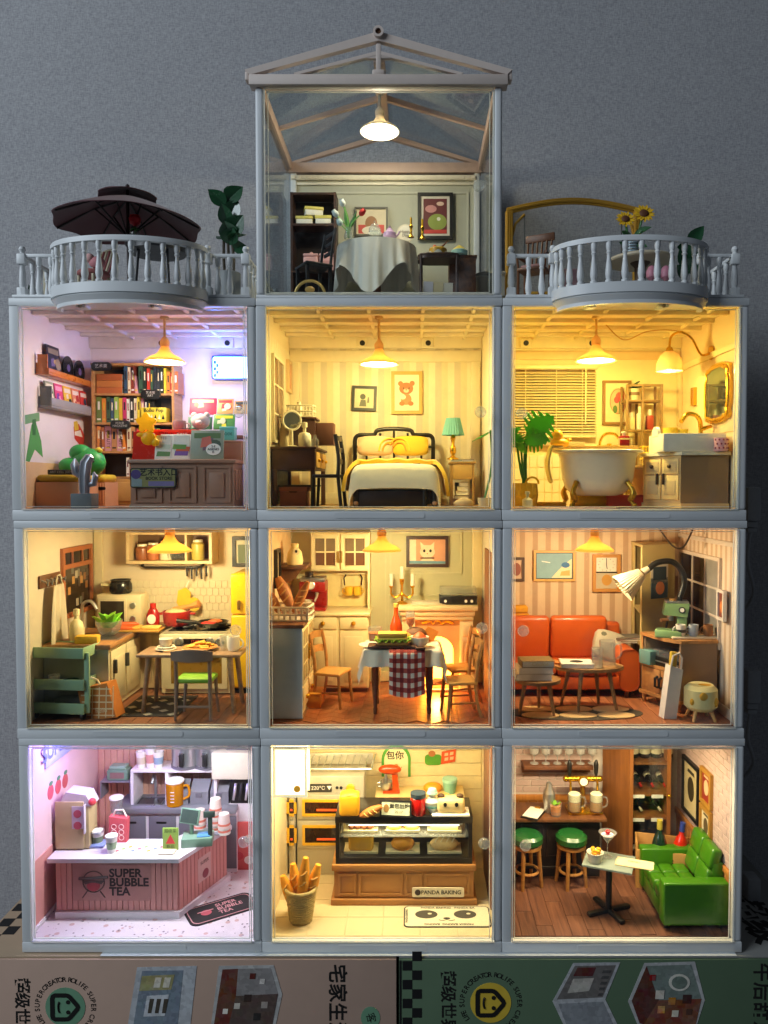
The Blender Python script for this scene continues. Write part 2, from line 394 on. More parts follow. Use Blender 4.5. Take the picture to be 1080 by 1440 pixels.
def badge(t,ox,yf,pxc,pyc,rpx,ring,face_ink):
    cx,cz=at(pxc,pyc,yf);cx-=ox;cz+=190;k=mmpx(yf)*1.03
    part(t,'badge',FL(DISC(cx,cz,rpx*.62*k,n=36),yf,.2),ring,0)
    r=rpx*.40*k
    house=[(-1,.95),(.25,.95),(1.05,0),(.25,-.95),(-1,-.95)]
    def pt(p,s):return(cx+p[0]*r*s,yf-.35,cz+p[1]*r*s)
    q=[]
    for i in range(5):
        a=Vector(pt(house[i],1));b=Vector(pt(house[(i+1)%5],1));c=Vector(pt(house[i-1],1))
        q+=[tuple(a+(c-a)*.15),tuple(a+(c-a)*.04+(b-a)*.04),tuple(a+(b-a)*.15)]
    part(t,'badge_mark',TU(q,.17*r,4,True).warp(lambda x,y,z:(x,yf-.2-(.25 if y<yf-.3 else 0),z)),face_ink)
    sm=[(cx-.42*r-.12*r*math.cos(R(a)),yf-.3,cz+.42*r*math.sin(R(a)))for a in range(-80,81,20)]
    part(t,'badge_mark',TU(sm,.085*r,4),face_ink)
    for s in(1,-1):part(t,'badge_mark',FL(DISC(cx+.22*r,cz+s*.40*r,.16*r,n=12),yf-.2,.25),face_ink,0)
    word='SUPER CREATOR   ROLIFE   SUPER CREATOR   ROLIFE   '
    # words run clockwise around the badge, the gap of CREATOR and ROLIFE at the top
    seq=[('SUPER',186,147),('CREATOR',137,92),('ROLIFE',80,44),('SUPER',30,-5),('CREATOR',-20,-80),('LIFE',215,200)]
    for wd,a0,a1 in seq:
        for i,ch in enumerate(wd):
            a=a0+(a1-a0)*i/max(1,len(wd)-1);rr=rpx*.87*k
            zz=cz+rr*math.sin(R(a))
            txt(t,ch,rpx*.215*k,face_ink,cx+rr*math.cos(R(a)),yf,zz,spin=a-90,bold=.012,name='lettering')
CARD1=mat('#b89a88',.75,.06,90,name='tan_card');CARD1T=mat('#a58f76',.75,.06,90,name='tan_card_top')
CARD2=mat('#536a50',.7,.06,90,name='green_card');CARD2T=mat('#8f8f8b',.7,.06,90,name='grey_card')
xl,xr=AX(559,-6)-.3,AX(561.5,-6)+.3
c1,o1,yf=carton('packaging_carton','tan cardboard packaging box with green round badge under the stack',-243,xl-.5,CARD1,CARD1T,INK,(),0,0,0)
c2,o2,yf=carton('packaging_carton','green cardboard packaging box with yellow badge and checker strip under the stack',xl+1.0,262,CARD2,CARD2T,INK,(),0,0,0)
badge(c1,o1,yf,92,1416,45,mat('#6f9c7c',.6),INK)
badge(c2,o2,yf,690,1410,46,mat('#d9b93a',.6),INK)
def side_text(t,ox,s,px,pys,size,m):
    for ch,py in zip(s,pys):
        x,z=at(px,py,yf);txt(t,ch,size,m,x-ox,yf,z+190,spin=-90,bold=.022)
side_text(c1,o1,'超级世界',30,(1386,1407,1429,1450),9.4,INK)
side_text(c1,o1,'宅家生活',473,(1369,1396,1423,1450),11.2,INK)
side_text(c2,o2,'超级世界',629,(1376,1398,1421,1443),9.4,INK)
side_text(c2,o2,'午后甜点',1070,(1367,1394,1422,1449),11,INK)
x,z=at(521,1431,yf);part(c1,'badge',FL(DISC(x-o1,z+190,5.6,6.6),yf,.2),mat('#6f9c7c',.6),0)
txt(c1,'客',6,INK,x-o1,yf-.2,z+190,spin=-75)
# checker strips
CHK=mat('#121212',.6,0)
x0,z0=at(566,1338,yf);sq=5.6
for r_ in range(9):
    for c_ in range(2):
        if(r_+c_)%2==0:continue
        part(c2,'printed_square',FL([(x0-o2+c_*sq,190+z0-r_*sq),(x0-o2+(c_+1)*sq,190+z0-r_*sq),(x0-o2+(c_+1)*sq,190+z0-(r_+1)*sq),(x0-o2+c_*sq,190+z0-(r_+1)*sq)],yf,.15),CHK,0)
part(c2,'printed_edge',FL([(xl+1.2-o2,0),(x0-.6-o2,0),(x0-.6-o2,188),(xl+1.2-o2,188)],yf,.15),CHK,0)
for i in range(12):
    for c_ in range(2):
        if(i+c_)%2:continue
        part(c1,'printed_square',B(-243-o1+1.5+c_*7.5,-243-o1+9+c_*7.5,8+i*8.6,16.6+i*8.6,189.8,189.95),CHK,0)
txt(c2,'超级',26,CHK,232-o2,32,189.85,'floor',spin=-90,bold=.03)
# printed room views on the cartons
def print_poly(t,ox,pts,m,lay=1):return part(t,'printed_view',FL([(at(a,b,yf)[0]-ox,at(a,b,yf)[1]+190)for a,b in pts],yf-.1*lay,.12),m,0)
def G(c):
    m=mat(c,.6,0.001,161);N=m.node_tree.nodes;Lk=m.node_tree.links
    if 'v' in m:return m
    m['v']=1;tc=N.new('ShaderNodeTexCoord');acc=None
    hs=N.new('ShaderNodeHueSaturation');hs.inputs['Color'].default_value=(*lin(c),1)
    for sc_,o_,lo,hi in((420,'Value',.82,1.15),(210,'Hue',.48,.52),(240,'Saturation',.85,1.15)):
        v=N.new('ShaderNodeTexVoronoi');v.distance='CHEBYCHEV';v.inputs['Scale'].default_value=sc_;Lk.new(tc.outputs['Object'],v.inputs['Vector'])
        sp=N.new('ShaderNodeSeparateColor');Lk.new(v.outputs['Color'],sp.inputs[0]);mr=N.new('ShaderNodeMapRange');mr.inputs[3].default_value=lo;mr.inputs[4].default_value=hi
        Lk.new(sp.outputs[0],mr.inputs[0]);Lk.new(mr.outputs[0],hs.inputs[o_])
    Lk.new(hs.outputs[0],N['Principled BSDF'].inputs['Base Color']);return m
print_poly(c1,o1,[(193,1360),(277,1358),(268,1440),(180,1440)],G('#b9bcc0'))
print_poly(c1,o1,[(200,1365),(258,1364),(250,1440),(188,1440)],G('#7b8793'),2)
print_poly(c1,o1,[(200,1372),(246,1370),(241,1391),(196,1393)],G('#a09a6e'),3)
for dx in(0,13):print_poly(c1,o1,[(219+dx,1374),(228+dx,1374),(225+dx,1388),(216+dx,1388)],G('#d8d2c0'),4)
print_poly(c1,o1,[(207,1400),(238,1398),(232,1428),(202,1429)],G('#c9ccd0'),3)
for dx in(0,10,20):print_poly(c1,o1,[(211+dx,1404),(217+dx,1404),(213+dx,1424),(208+dx,1424)],G('#4a4338'),4)
print_poly(c1,o1,[(308,1358),(385,1357),(397,1398),(388,1440),(297,1440)],G('#b9b7b4'))
print_poly(c1,o1,[(313,1363),(335,1362),(332,1400),(322,1440),(301,1440)],G('#6a3a2c'),2)
print_poly(c1,o1,[(335,1362),(381,1361),(391,1397),(345,1402),(332,1400)],G('#8f8a88'),2)
print_poly(c1,o1,[(332,1400),(391,1397),(383,1440),(322,1440)],G('#5b4a43'),3)
for a,b,s_,c in((352,1368,8,'#5d2f26'),(366,1376,7,'#d9d3c9'),(344,1398,10,'#3c2720'),(368,1408,9,'#a99c92'),(330,1410,8,'#d0c7bb'),(357,1424,10,'#2f2a28'),(314,1418,7,'#e1dccf')):
    print_poly(c1,o1,[(a,b),(a+s_,b),(a+s_-1,b+s_),(a-1,b+s_)],G(c),4)
print_poly(c2,o2,[(806,1354),(872,1353),(851,1405),(868,1440),(792,1440),(777,1408)],G('#b3b4b6'))
print_poly(c2,o2,[(808,1358),(866,1357),(847,1402),(783,1405)],G('#6f6a66'),2)
print_poly(c2,o2,[(812,1360),(838,1360),(833,1372),(806,1372)],G('#5b2c28'),3)
print_poly(c2,o2,[(806,1376),(835,1375),(828,1393),(798,1396)],G('#b8b2a8'),3)
print_poly(c2,o2,[(785,1411),(848,1408),(862,1440),(796,1440)],G('#8c8f93'),2)
for i in range(5):print_poly(c2,o2,[(848-i*1.5,1364+i*8),(860-i*3,1364+i*8),(858-i*3,1368+i*8),(846-i*1.5,1368+i*8)],G('#4c4a49'),3)
print_poly(c2,o2,[(906,1354),(977,1352),(991,1406),(980,1440),(896,1440),(883,1408)],G('#b7b7b6'))
print_poly(c2,o2,[(909,1358),(972,1356),(986,1404),(926,1406)],G('#77837c'),2)
print_poly(c2,o2,[(909,1358),(926,1406),(905,1440),(899,1438),(888,1407)],G('#5a2f28'),3)
print_poly(c2,o2,[(926,1406),(986,1404),(978,1440),(905,1440)],G('#7a4632'),3)
print_poly(c2,o2,DISC(955,1381,15,12),G('#d7d2c6'),4)
print_poly(c2,o2,DISC(955,1381,11,9),G('#6d7a70'),5)
for a,b,s_,c in((922,1392,12,'#cfc6ba'),(940,1402,10,'#b06c3c'),(960,1398,12,'#44241f'),(925,1414,10,'#c98a4a'),(945,1420,9,'#e0d5c4'),(965,1418,8,'#55322a'),(914,1370,8,'#8c3b30')):
    print_poly(c2,o2,[(a,b),(a+s_,b),(a+s_-1,b+s_),(a-1,b+s_)],G(c),5)
one('paper_sheet','thin white sheet lying between the stack and the cartons','sheet',B(-165,205,-5.2,60,-.05,.25),mat('#c9d0d2',.6),(0,0,0))
# ------------------------------------------------------------------ the nine display boxes
BW,BH,BD=140.4,126.6,106.0
ROWX={2:-2.6,3:-2.0,4:-1.4};ROWZ={4:.3,3:126.6,2:253.2}
def cxof(r_,c_):return ROWX[r_]+(c_-2)*BW
FL0={r_:ROWZ[r_]+6.2 for r_ in(2,3,4)}
KN={(2,1):(337,580),(2,2):(675,580),(2,3):(733,582),(3,1):(333,885),(3,2):(677,882),(3,3):(735,886),(4,1):(344,1181),(4,2):(680,1183),(4,3):(738,1186)}
RN={(2,1):'bookshop',(2,2):'bedroom',(2,3):'bathroom',(3,1):'kitchen',(3,2):'dining room',(3,3):'living room',(4,1):'bubble tea',(4,2):'bakery',(4,3):'bar'}
WM={(2,1):('#e9dde0','#eadfe2','#e6dfe6','#b98a58','#ece4e2'),(2,2):(stripes([('#ece0c2',.34),('#d3c7ae',.33),('#e3d4ae',.33)],13.5),'#e8d9b4','#eadfc0','#c9ae78','#efe5cb'),(2,3):('#ead9a2','#eadfc0','#e6cc9e','#dcb892','#f0e4b4'),(3,1):('#e2d2b0','#ddd0b4','#e0d2b4','#6b3f28','#e8dfcb'),(3,2):('#c2c19a','#d9b98a','#d8cfb4','#9a5a34','#e4dcc6'),(3,3):(stripes([('#b39372',.4),('#d0b593',.6)],9.2),stripes([('#b39372',.4),('#d0b593',.6)],9.2),stripes([('#c0a488',.45),('#dac6ae',.55)],7.5,1),'#8c5230','#ded2c4'),(4,1):('#dba493','#e4c0c0','#e2c4be',chips('#d8cdd0',('#c2a09a','#a3969a','#75696f'),190,.29),'#ebe4e6'),(4,2):('#e0cfa0','#e3d3a8','#dcc9a4','#d8c49a','#ece0c0'),(4,3):('#cfc4ba','#b08a5a','#c7b8a6','#5b3a2a','#d7cdbf'),}
DB={};BKW={};FLR={};LFW={};RTW={}
def m_(c,rough=.65):return c if not isinstance(c,str)else mat(c,rough,.05,90)
for(r_,c_),nm in RN.items():
    cx,bz=cxof(r_,c_),ROWZ[r_]
    t=th('display_box','white display box holding the miniature '+nm,'display box',(cx,0,bz),0,'stacked display boxes');DB[r_,c_]=t
    h=BW/2-.12;H=BH-.15
    wb,wlm,wr,wf,wc=WM[r_,c_]
    part(t,'bottom_rail',B(-h,h,-2.2,3,0,6.0,.5),WHITE)
    pl=part(t,'rail_plate',PR(RR(-26,26,1.4,4.6,1.4),'y',-2.5,-2.2),WHITE)
    part(t,'top_rail',B(-h,h,-2.2,3,H-4.4,H,.5),WHITE)
    for s in(-1,1):
        inner=h-5.4
        part(t,'side_post',B(min(s*h,s*inner),max(s*h,s*inner),-1.9,3,6.02,H-4.42,1.6 if s>0 else.5,3),WHITE)
    BKW[r_,c_]=part(t,'back_wall',B(-h,h,103.6,106,1,H),m_(wb))
    LFW[r_,c_]=part(t,'left_wall',B(-h,-h+2.2,3.02,103.55,1,H),m_(wlm))
    RTW[r_,c_]=part(t,'right_wall',B(h-2.2,h,3.02,103.55,1,H),m_(wr))
    FLR[r_,c_]=part(t,'floor',B(-h+2.25,h-2.25,3.02,103.55,1,6.2),m_(wf,.5))
    part(t,'ceiling',B(-h+2.25,h-2.25,3.02,103.55,H-2,H),m_(wc))
    # acrylic dust cover sits in the opening
    a=th('acrylic_cover',f'clear acrylic front cover with round knob on the {nm} box','cover',(cx,0,bz),0,'clear front covers')
    q=h-5.5
    part(a,'pane',B(-q,q,-2.6,-1.4,6.3,H-4.6),PANE)
    part(a,'edge',HOLE(-q,q,6.15,H-4.55,.55,-3.0,-2.62),EDGE)
    part(a,'edge',HOLE(-q+1.6,q-1.6,7.7,H-6.2,.3,-1.38,-.2),EDGE)
    kx,kz=at(*KN[r_,c_],-4);kx-=cx;kz-=bz
    part(a,'knob',LA([(1.2,0),(1.4,2.0),(3.0,3.0),(3.3,4.2),(2.9,5.4),(1.2,5.7)],n=20).rot('X',90).mv(kx,-2.6,kz),GLASS)
def floor_planks(r_,c_,wdt,ln,m,gap=.25,diag=0,hgt=.45,rows=None):
    """individual boards laid on the floor of a box, running front to back, staggered"""
    t=FLR[r_,c_];h=BW/2-2.6;x=-h;i=0;proto={}
    while x<h-.5:
        wv=min(wdt,h-x);y=3.4-(i*ln*.37)%ln
        while y<103:
            y0,y1=max(3.4,y),min(103.2,y+ln-gap)
            if y1-y0>1.5:
                key=(round(wv,2),round(y1-y0,1))
                if key in proto:dup(proto[key],t,(x,y0,6.2))
                else:proto[key]=part(t,'plank',B(0,wv-gap,0,y1-y0,0,hgt,.12,1),m,loc=(x,y0,6.2))
            y+=ln
        x+=wdt;i+=1
def ceiling_beams(r_,c_,m):
    t=DB[r_,c_];H=BH-2.2;h=BW/2-2.6
    for y in(20,42,64,86):part(t,'ceiling_beam',B(-h,h,y,y+3,H-2.6,H-.05,.4,1),m)
    for x in(-38,-8,24,54):part(t,'ceiling_beam',B(x,x+2.4,3.5,101,H-1.9,H-.04,.3,1),m)
    zc=AZ(483,100)-ROWZ[r_]
    part(t,'cornice',B(-h,h,100.6,103.5,AZ(491,101)-ROWZ[r_]+.8,H-.1,.3),m)
    for x in(-16,30)if c_!=3 else(-42,4):
        part(t,'lug',B(x-4,x+4,98.5,100.55,zc-3.4,zc+3.6,.8),m)
        part(t,'lug_hole',CY(1.9,0,.5,n=14).rot('X',90).mv(x,98.45,zc),BLACK)
DEF_LAMP=None
def pendant(label,loc,rim,hang,shade,watt,col,glow='#fff3c8',gl=9,group='pendant ceiling lamps'):
    """flared metal pendant; loc = centre of the rim, hang = mm up to the ceiling rose"""
    t=th('pendant_lamp',label,'lamp',loc,0,group);r=rim
    prof=[(r,0),(r*1.01,.6),(r*.93,1.5),(r*.72,r*.27),(r*.42,r*.42),(r*.30,r*.56),(r*.22,r*.72),(r*.20,r*.86)]
    inn=[(a*.95,b-.35 if b>1 else b)for a,b in prof[::-1]]
    part(t,'shade',LA(prof+inn+[prof[0]],cap=False,n=32),shade)
    part(t,'socket',LA([(r*.21,r*.8),(r*.24,r*.9),(r*.24,r*1.05),(r*.16,r*1.18),(.7,r*1.3)],n=16),shade)
    part(t,'stem',CY(.8,r*1.15,hang,n=10),shade)
    part(t,'ceiling_rose',CY(r*.22,hang-1.6,hang,n=18,bv=.3),shade)
    part(t,'bulb',LA([(r*.9,.75),(r*.88,.5),(r*.5,.2),(.3,.1)],n=28),mat(glow,.5,0,emit=gl))
    plight('pendant_light',(loc[0],loc[1],loc[2]-2.2),watt,col,r*.5)
    return t
# ------------------------------------------------------------------ small generic builders
def bx(px0,px1,py0,py1,y):
    x0,z1=at(px0,py0,y);x1,z0=at(px1,py1,y);return x0,x1,z0,z1
def LEAF(base,tip,wd,droop=0.0,side=None,n=6,cup=.15,th_=.25,notch=None):
    """a leaf blade from base to tip, width wd, drooping in z, cupped across"""
    b=Vector(base);t=Vector(tip);d=t-b
    if side is None:
        side=d.cross(Vector((0,0,1)));side=side if side.length>1e-3 else Vector((1,0,0))
    if side=='cam':side=d.cross(Vector((0,1,0)))
    side=Vector(side).normalized();nrm=d.cross(side).normalized()
    def fn(u,v):
        wv=wd*(math.sin(math.pi*min(1,v**.75))*.97+.03)*(1 if v<.97 else.4)
        if notch:wv*=1-notch*max(0,math.cos(v*40))*(abs(u-.5)>.3)
        s=(u-.5)*wv
        p=b+d*v+side*s-Vector((0,0,1))*droop*v*v+nrm*abs(s)*cup*2
        return tuple(p)
    return GR(4,n,fn,th_)
def legs4(t,w_,d_,h,r,m,splay=0,name='leg',r1=None,z0=0):
    for sx in(-1,1):
        for sy in(-1,1):
            part(t,name,TU([(sx*(w_/2+splay),sy*(d_/2+splay),z0),(sx*w_/2,sy*d_/2,h)],[r1 or r*.7,r],10),m)
def book(label,loc,w_,d_,h,m,rz=0,name='book',group=None,pg=PAPER):
    t=th(name,label,'book',loc,rz,group)
    part(t,'pages',B(-w_/2+.2,w_/2-.5,-d_/2+.4,d_/2-.4,.25,h-.25),pg)
    part(t,'cover',B(-w_/2,w_/2,-d_/2,d_/2,0,.25)+B(-w_/2,w_/2,-d_/2,d_/2,h-.25,h)+B(-w_/2,-w_/2+.25,-d_/2,d_/2,.25,h-.25),m)
    return t
def mug(label,loc,r,h,m,rz=0,name='mug',cat='mug',hs=1,group=None):
    t=th(name,label,cat,loc,rz,group)
    part(t,'body',LA([(r*.8,0),(r,h*.25),(r,h),(r*.86,h),(r*.84,h*.2),(.2,h*.16)],n=20),m)
    part(t,'handle',TU([(r*.9+r*.75*math.sin(a),0,h*.5+h*.32*math.cos(a))for a in[math.pi*i/8 for i in range(9)]],r*.14,6),m)
    return t
def pages_mat():return PAPER
# ------------------------------------------------------------------ top storey: glazed pavilion
TZ=ROWZ[2]+BH
PINK=mat('#c9ac9b',.5,.06,name='pinkish_plastic')
GREYW=mat('#d3c4ba',.5,.05,name='warm_white_plastic')
tw=th('glazed_pavilion','clear walled pavilion with gabled roof on top of the middle column','dollhouse',(-2.6,0,TZ))
h=BW/2-.3
eav=AZ(125,0)-TZ;apx=AZ(46,-4)-TZ;ridge=apx-5
part(tw,'floor',B(-h,h,-1.5,106,.1,1.8,.3),WHITE)
for s in(-1,1):
    part(tw,'front_post',B(s*h-2.4,s*h+2.4,-2,2.6,1.8,eav,1.5,3).mv(-s*2.6),WHITE)
    part(tw,'back_post',B(s*h-2,s*h+2,100,104,1.8,eav-6,.6).mv(-s*6),WHITE)
# front gable with glazed truss
lb=AZ(105,-4)-TZ
part(tw,'lintel',B(-h-2.6,h+2.6,-5,3,eav,lb,.5),GREYW)
part(tw,'gutter_end',B(-h-5,-h-2.7,-4,2,eav+3,lb+2,.6),GREYW);part(tw,'gutter_end',B(h+2.7,h+5,-4,2,eav+3,lb+2,.6),GREYW)
def slope_beam(y0,y1,xo,z0,z1,t_,m,name):
    for s in(-1,1):
        part(tw,name,PR([(s*xo,z0),(0,z1),(0,z1+t_),(s*(xo+t_*.6),z0+t_*.55)],'y',y0,y1),m)
slope_beam(-4.6,-1,h+2,lb-.2,apx-4.5,5.0,GREYW,'gable_beam')
slope_beam(-4.2,-1.2,h*.66,lb-.2,apx-12,2.2,GREYW,'gable_beam')
part(tw,'king_post',B(-1.4,1.4,-4.3,-1.1,lb,apx-6,.3),GREYW)
tb_=h*.66*(1-9/(apx-12-lb))-1
part(tw,'tie_beam',B(-tb_,tb_,-4,-1.4,lb+9,lb+10.8,.3),GREYW)
part(tw,'gable_foot',B(-3.5,3.5,-4.5,-1,lb,lb+3,.8),GREYW)
part(tw,'ridge_boss',LA([(3.0,0),(3.0,2.4),(1.7,2.4),(1.7,.8),(.2,.8)],n=20).rot('X',90).mv(0,-4.4,apx-.5),GREYW)
part(tw,'boss_core',CY(1.6,0,1.2,n=16).rot('X',90).mv(0,-4.4,apx-.5),mat('#5a3a22',.5))
part(tw,'gable_pane',PR([(-h*.64,lb),(0,apx-11.5),(h*.64,lb)],'y',-3,-2.4),PANE)
# roof: beams and clear panes sloping from the ridge
rb,sl=eav+1.5,ridge-eav
for s in(-1,1):
    part(tw,'eaves_beam',B(s*(h-3)-2.2,s*(h-3)+2.2,3.1,104,eav-5.5,eav+1.5,.4),PINK)
    part(tw,'roof_pane',PR([(s*(h-3),eav+1.6),(0,ridge-2),(0,ridge-1),(s*(h-3),eav+2.6)],'y',3.2,103),clearglass('#e9eef0',.8,.05))
    part(tw,'side_pane',B(s*(h-3.2)-.5,s*(h-3.2)+.5,3.1,100,2,eav-5.6),PANE)
    for yy,ww in((48,2.6),(100.5,3.2)):
        part(tw,'rafter',PR([(s*(h-5.4),eav-.6),(0,ridge-6),(0,ridge-2.4),(s*(h-5.4),eav+1.5)],'y',yy,yy+ww),PINK)
part(tw,'ridge_beam',B(-3.2,3.2,3.2,104,ridge-7.5,ridge-2.5,.5),PINK)
part(tw,'front_pane',B(-h+5.2,h-5.2,-1.4,-.4,1.9,eav-.1),PANE)
part(tw,'pane_edge',HOLE(-h+5.2,h-5.2,1.85,eav-.2,.5,-2.0,-1.42),EDGE)
part(tw,'pane_edge',HOLE(-h+7.0,h-7.0,3.2,eav-1.6,.3,-.38,.8),EDGE)
kx,kz=at(673,264,-3)
part(tw,'knob',LA([(1.2,0),(1.4,2.0),(3.0,3.0),(3.3,4.2),(2.9,5.4),(1.2,5.7)],n=20).rot('X',90).mv(kx+2.6,-1.6,kz-TZ),GLASS)
# rear wall of the pavilion
SAGE=mat('#b6b6a3',.7,.05)
x0,x1,z0,z1=bx(409,669,247,412,101)
x0+=2.6;x1+=2.6;z1-=TZ
part(tw,'back_wall',B(x0,x1,102.2,104.4,1.8,z1),SAGE)
part(tw,'back_lintel',B(-h+3,h-3,98,104.6,z1+1.2,z1+8,.4),PINK)
part(tw,'cornice',B(x0,x1,99.5,102.1,z1-3.4,z1,.3),CREAM)
for i in range(34):part(tw,'dentil',B(x0+i*(x1-x0)/34+.6,x0+(i+1)*(x1-x0)/34-.8,98.7,99.45,z1-2.8,z1-.8),CREAM)
part(tw,'cornice',B(x0,x1,100.8,102.1,z1-6.4,z1-4.6,.3),CREAM)
part(tw,'wall_moulding',HOLE(x0+5,x1-5,14,z1-11,1.3,101.3,102.15),mat('#c4c3b0',.6))
# pavilion lamp
x,z=at(534,186,36)
pendant('white pendant lamp shining under the gabled glass roof',(x,36,z),27*mmpx(36),TZ+ridge-7.6-z,mat('#d8d0c0',.4,.05,trl=.3),.18,(1.0,.86,.60),'#fff6d8',14)
FZ=TZ+1.8
DKW=wood('#2c1a12','#46291b',40);MDW=wood('#4a2c1c','#6d4327',40)
# dark bookshelf with boxes
x0,x1,z0,z1=bx(408,473,270,412,84)
t=th('bookshelf','tall dark brown bookshelf in the glazed pavilion','bookshelf',(x0,84,FZ));W_=x1-x0;H_=z1-FZ
for a,b in((0,1.6),(W_-1.6,W_)):part(t,'side_panel',B(a,b,0,16,0,H_),DKW)
part(t,'back_panel',B(1.6,W_-1.6,15,16,0,H_-1.6),mat('#241611',.6))
shz=[0,8,AZ(383,84)-FZ,AZ(317,84)-FZ,H_-1.6]
for q in shz:part(t,'shelf',B(1.62,W_-1.62,.2,14.95,q,q+1.5),DKW)
SX,SZ=x0,[FZ+q+1.5 for q in shz]
LID=mat('#d8c964',.5);WBX=mat('#e8e4d4',.6)
def gift(label,x,y,z,w_,d_,h,rz,body,lid,nm='storage_box',lh=.35):
    t=th(nm,label,'box',(x,y,z),rz)
    part(t,'body',BC(w_,d_,h*(1-lh),bv=.3),body);part(t,'lid',BC(w_+.8,d_+.8,h*lh,z=h*(1-lh),bv=.3),lid);return t
gift('white box with yellow lid, lower one beside the shelf side',SX+9,90,SZ[3],11,8,5.6,0,WBX,LID)
gift('white box with yellow lid, lower one nearest the tulips',SX+22,90,SZ[3],10.5,8,6,0,WBX,LID)
gift('tilted white box with yellow lid on top of two boxes',SX+15,90,SZ[3]+6.1,12,8,5.8,14,WBX,LID)
PKB=mat('#d9a4a0',.5)
for i,sd in enumerate(('beside the black chair','beside the round table')):
    t=th('canister',f'pink canister with domed lid {sd}','canister',(SX+13.5+i*11,89,SZ[2]),0)
    part(t,'body',BC(10,9,9.5,bv=.8),PKB);part(t,'lid',BC(10.4,9.4,2,z=9.55,bv=.8),PKB);part(t,'knob',LA([(2.6,11.4),(1.2,12.6),(1.0,13.2),(.2,13.6)],n=12),PKB)
    part(t,'label_plate',B(-2.4,2.4,-4.75,-4.52,3,6.5),mat('#c98f8b',.5))
for i in range(3):
    t=one('folder',('pink folder standing leftmost on the low shelf','cream folder in the middle of the low shelf','cream folder nearest the table on the low shelf')[i],'folder',PR([(-3.6,0),(3.2,0),(-2.2,11)],'y',-4,4),mat(('#d49a84','#d9b59a','#cfae8f')[i],.6),(SX+8+i*8.5,91,SZ[1]))
# pictures
x,z=at(522,312,100)
picture('small framed print of a brown figure in the pavilion',(x,101.2,z),23,20,mat('#4b4a3f',.5),mat('#d9c9a8',.6),fw=1.2,art=(([(-9,-8),(9,-8),(9,-2),(-9,-2)],mat('#c9493f',.6)),(DISC(0,-1,4.2,5),mat('#9a6a43',.6)),(DISC(0,-6,6.5,3),mat('#e8dcc4',.6))))
x,z=at(612,304,100)
picture('tall black framed red poster with a green bowl in the pavilion',(x,101.2,z),24.5,32,BLACK,mat('#d9d3c4',.6),fw=2.2,art=(([(-8.2,-12),(8.2,-12),(8.2,12),(-8.2,12)],mat('#5f1f22',.5)),(DISC(1.5,-4,6.6,5.6),mat('#8c9a44',.5)),(DISC(-3,5,4,2.6),mat('#c98a86',.5)),(DISC(3.5,8.5,2.6,1.4),mat('#d8b9a4',.5)),([(-8,-12),(8,-12),(8,-9.4),(-8,-9.4)],mat('#c23a32',.5)),(DISC(2.4,-2,1.3),mat('#e3e0c8',.5))))
# round table under a cloth
xc,_=at(530,380,72);rz_=57*mmpx(66);zt=AZ(345,62)
t=th('round_table','round table under a pale grey cloth in the pavilion','table',(xc,70,FZ));ht=zt-FZ
part(t,'tabletop',CY(rz_*.93,ht-2.2,ht-.8,n=32),MDW);part(t,'pedestal',LA([(12,0),(11,1.5),(3,4),(2.4,ht-2.2)]),MDW)
cl=Sh()
def cloth(u,v):
    a=u*2*math.pi;k=4;wob=math.cos(k*a+.5)
    if v<.5:r=rz_*.97*v*2;return(r*math.cos(a),r*math.sin(a),ht)
    q=(v-.5)*2;drop=(ht-12)*q*(.72+.28*wob)
    r=rz_*.97+q*(2.2+1.5*math.cos(8*a+1)+.9*math.cos(21*a)+.5*math.cos(34*a+1))
    return(r*math.cos(a),r*math.sin(a),ht-drop)
tc_=one('tablecloth','pale grey cloth hanging in folds over the round table','tablecloth',GR(160,16,cloth),mat('#dedcd0',.8,.05,sheen=.3),(xc,70,FZ),ang=60)
# things on the round table
x,_=at(490,340,50)
t=th('tulip_vase','glass vase of red and white tulips on the round table','vase',(x,50,zt+.1))
part(t,'vase',LA([(3,0),(3.6,2),(2.4,6),(2.9,9),(2.5,9),(2,6),(3.2,2),(2.6,.5)],cap=False,n=18),GLASS)
GRN=mat('#3f7a3a',.5);LGR=mat('#6aa84f',.5)
for i,(dx,dz,c)in enumerate(((-4,26,'#d7ded8'),(-9,18,'#cdd8d4'),(10,19,'#c21f1c'),(-6,11,'#bcd2cc'))):
    part(t,'stem',TU(CRV([(0,0,1),(dx*.25,-1,dz*.6),(dx,-2,dz)]),.55,6),LGR)
    part(t,'bloom',LA([(.6,-1.5),(2.2,0),(2.5,2),(1.7,4),(2.0,4.6),(.4,3.4)],n=12).rot('Y',dx*4).mv(dx,-2,dz),mat(c,.5))
part(t,'leaf',LEAF((0,0,6),(7,-2,22),4,0,(1,0,.2)),GRN);part(t,'leaf',LEAF((0,0,6),(-3,-2,25),4,-1,(1,0,0)),LGR)
x,_=at(527,335,54)
t=th('cake_stand','small clear glass cake stand on the round table','cake stand',(x,54,zt+.1));part(t,'foot',LA([(3.5,0),(.8,1.2),(.8,4),(4.4,4.8),(4.4,5.4),(.3,5.4)]),GLASS);part(t,'dome',LA([(3.9,5.5),(3.8,8),(2.2,10.5),(.4,11),(.7,12.6),(.1,13)],n=18),GLASS)
x,_=at(548,337,52)
t=th('teapot','small lilac teapot on the round table','teapot',(x,52,zt+.1));LIL=mat('#b99ac0',.35)
part(t,'body',LA([(2.4,0),(4.2,2),(4.0,4.4),(2.2,6)],n=18),LIL);part(t,'lid',LA([(2.3,6),(1.4,7.2),(.6,7.6),(.8,8.6),(.1,9)],n=14),LIL);part(t,'spout',TU([(3.6,0,2.4),(5.6,0,4),(6.2,0,5.6)],[.9,.6,.5],8),LIL)
x,z=at(570,332,58)
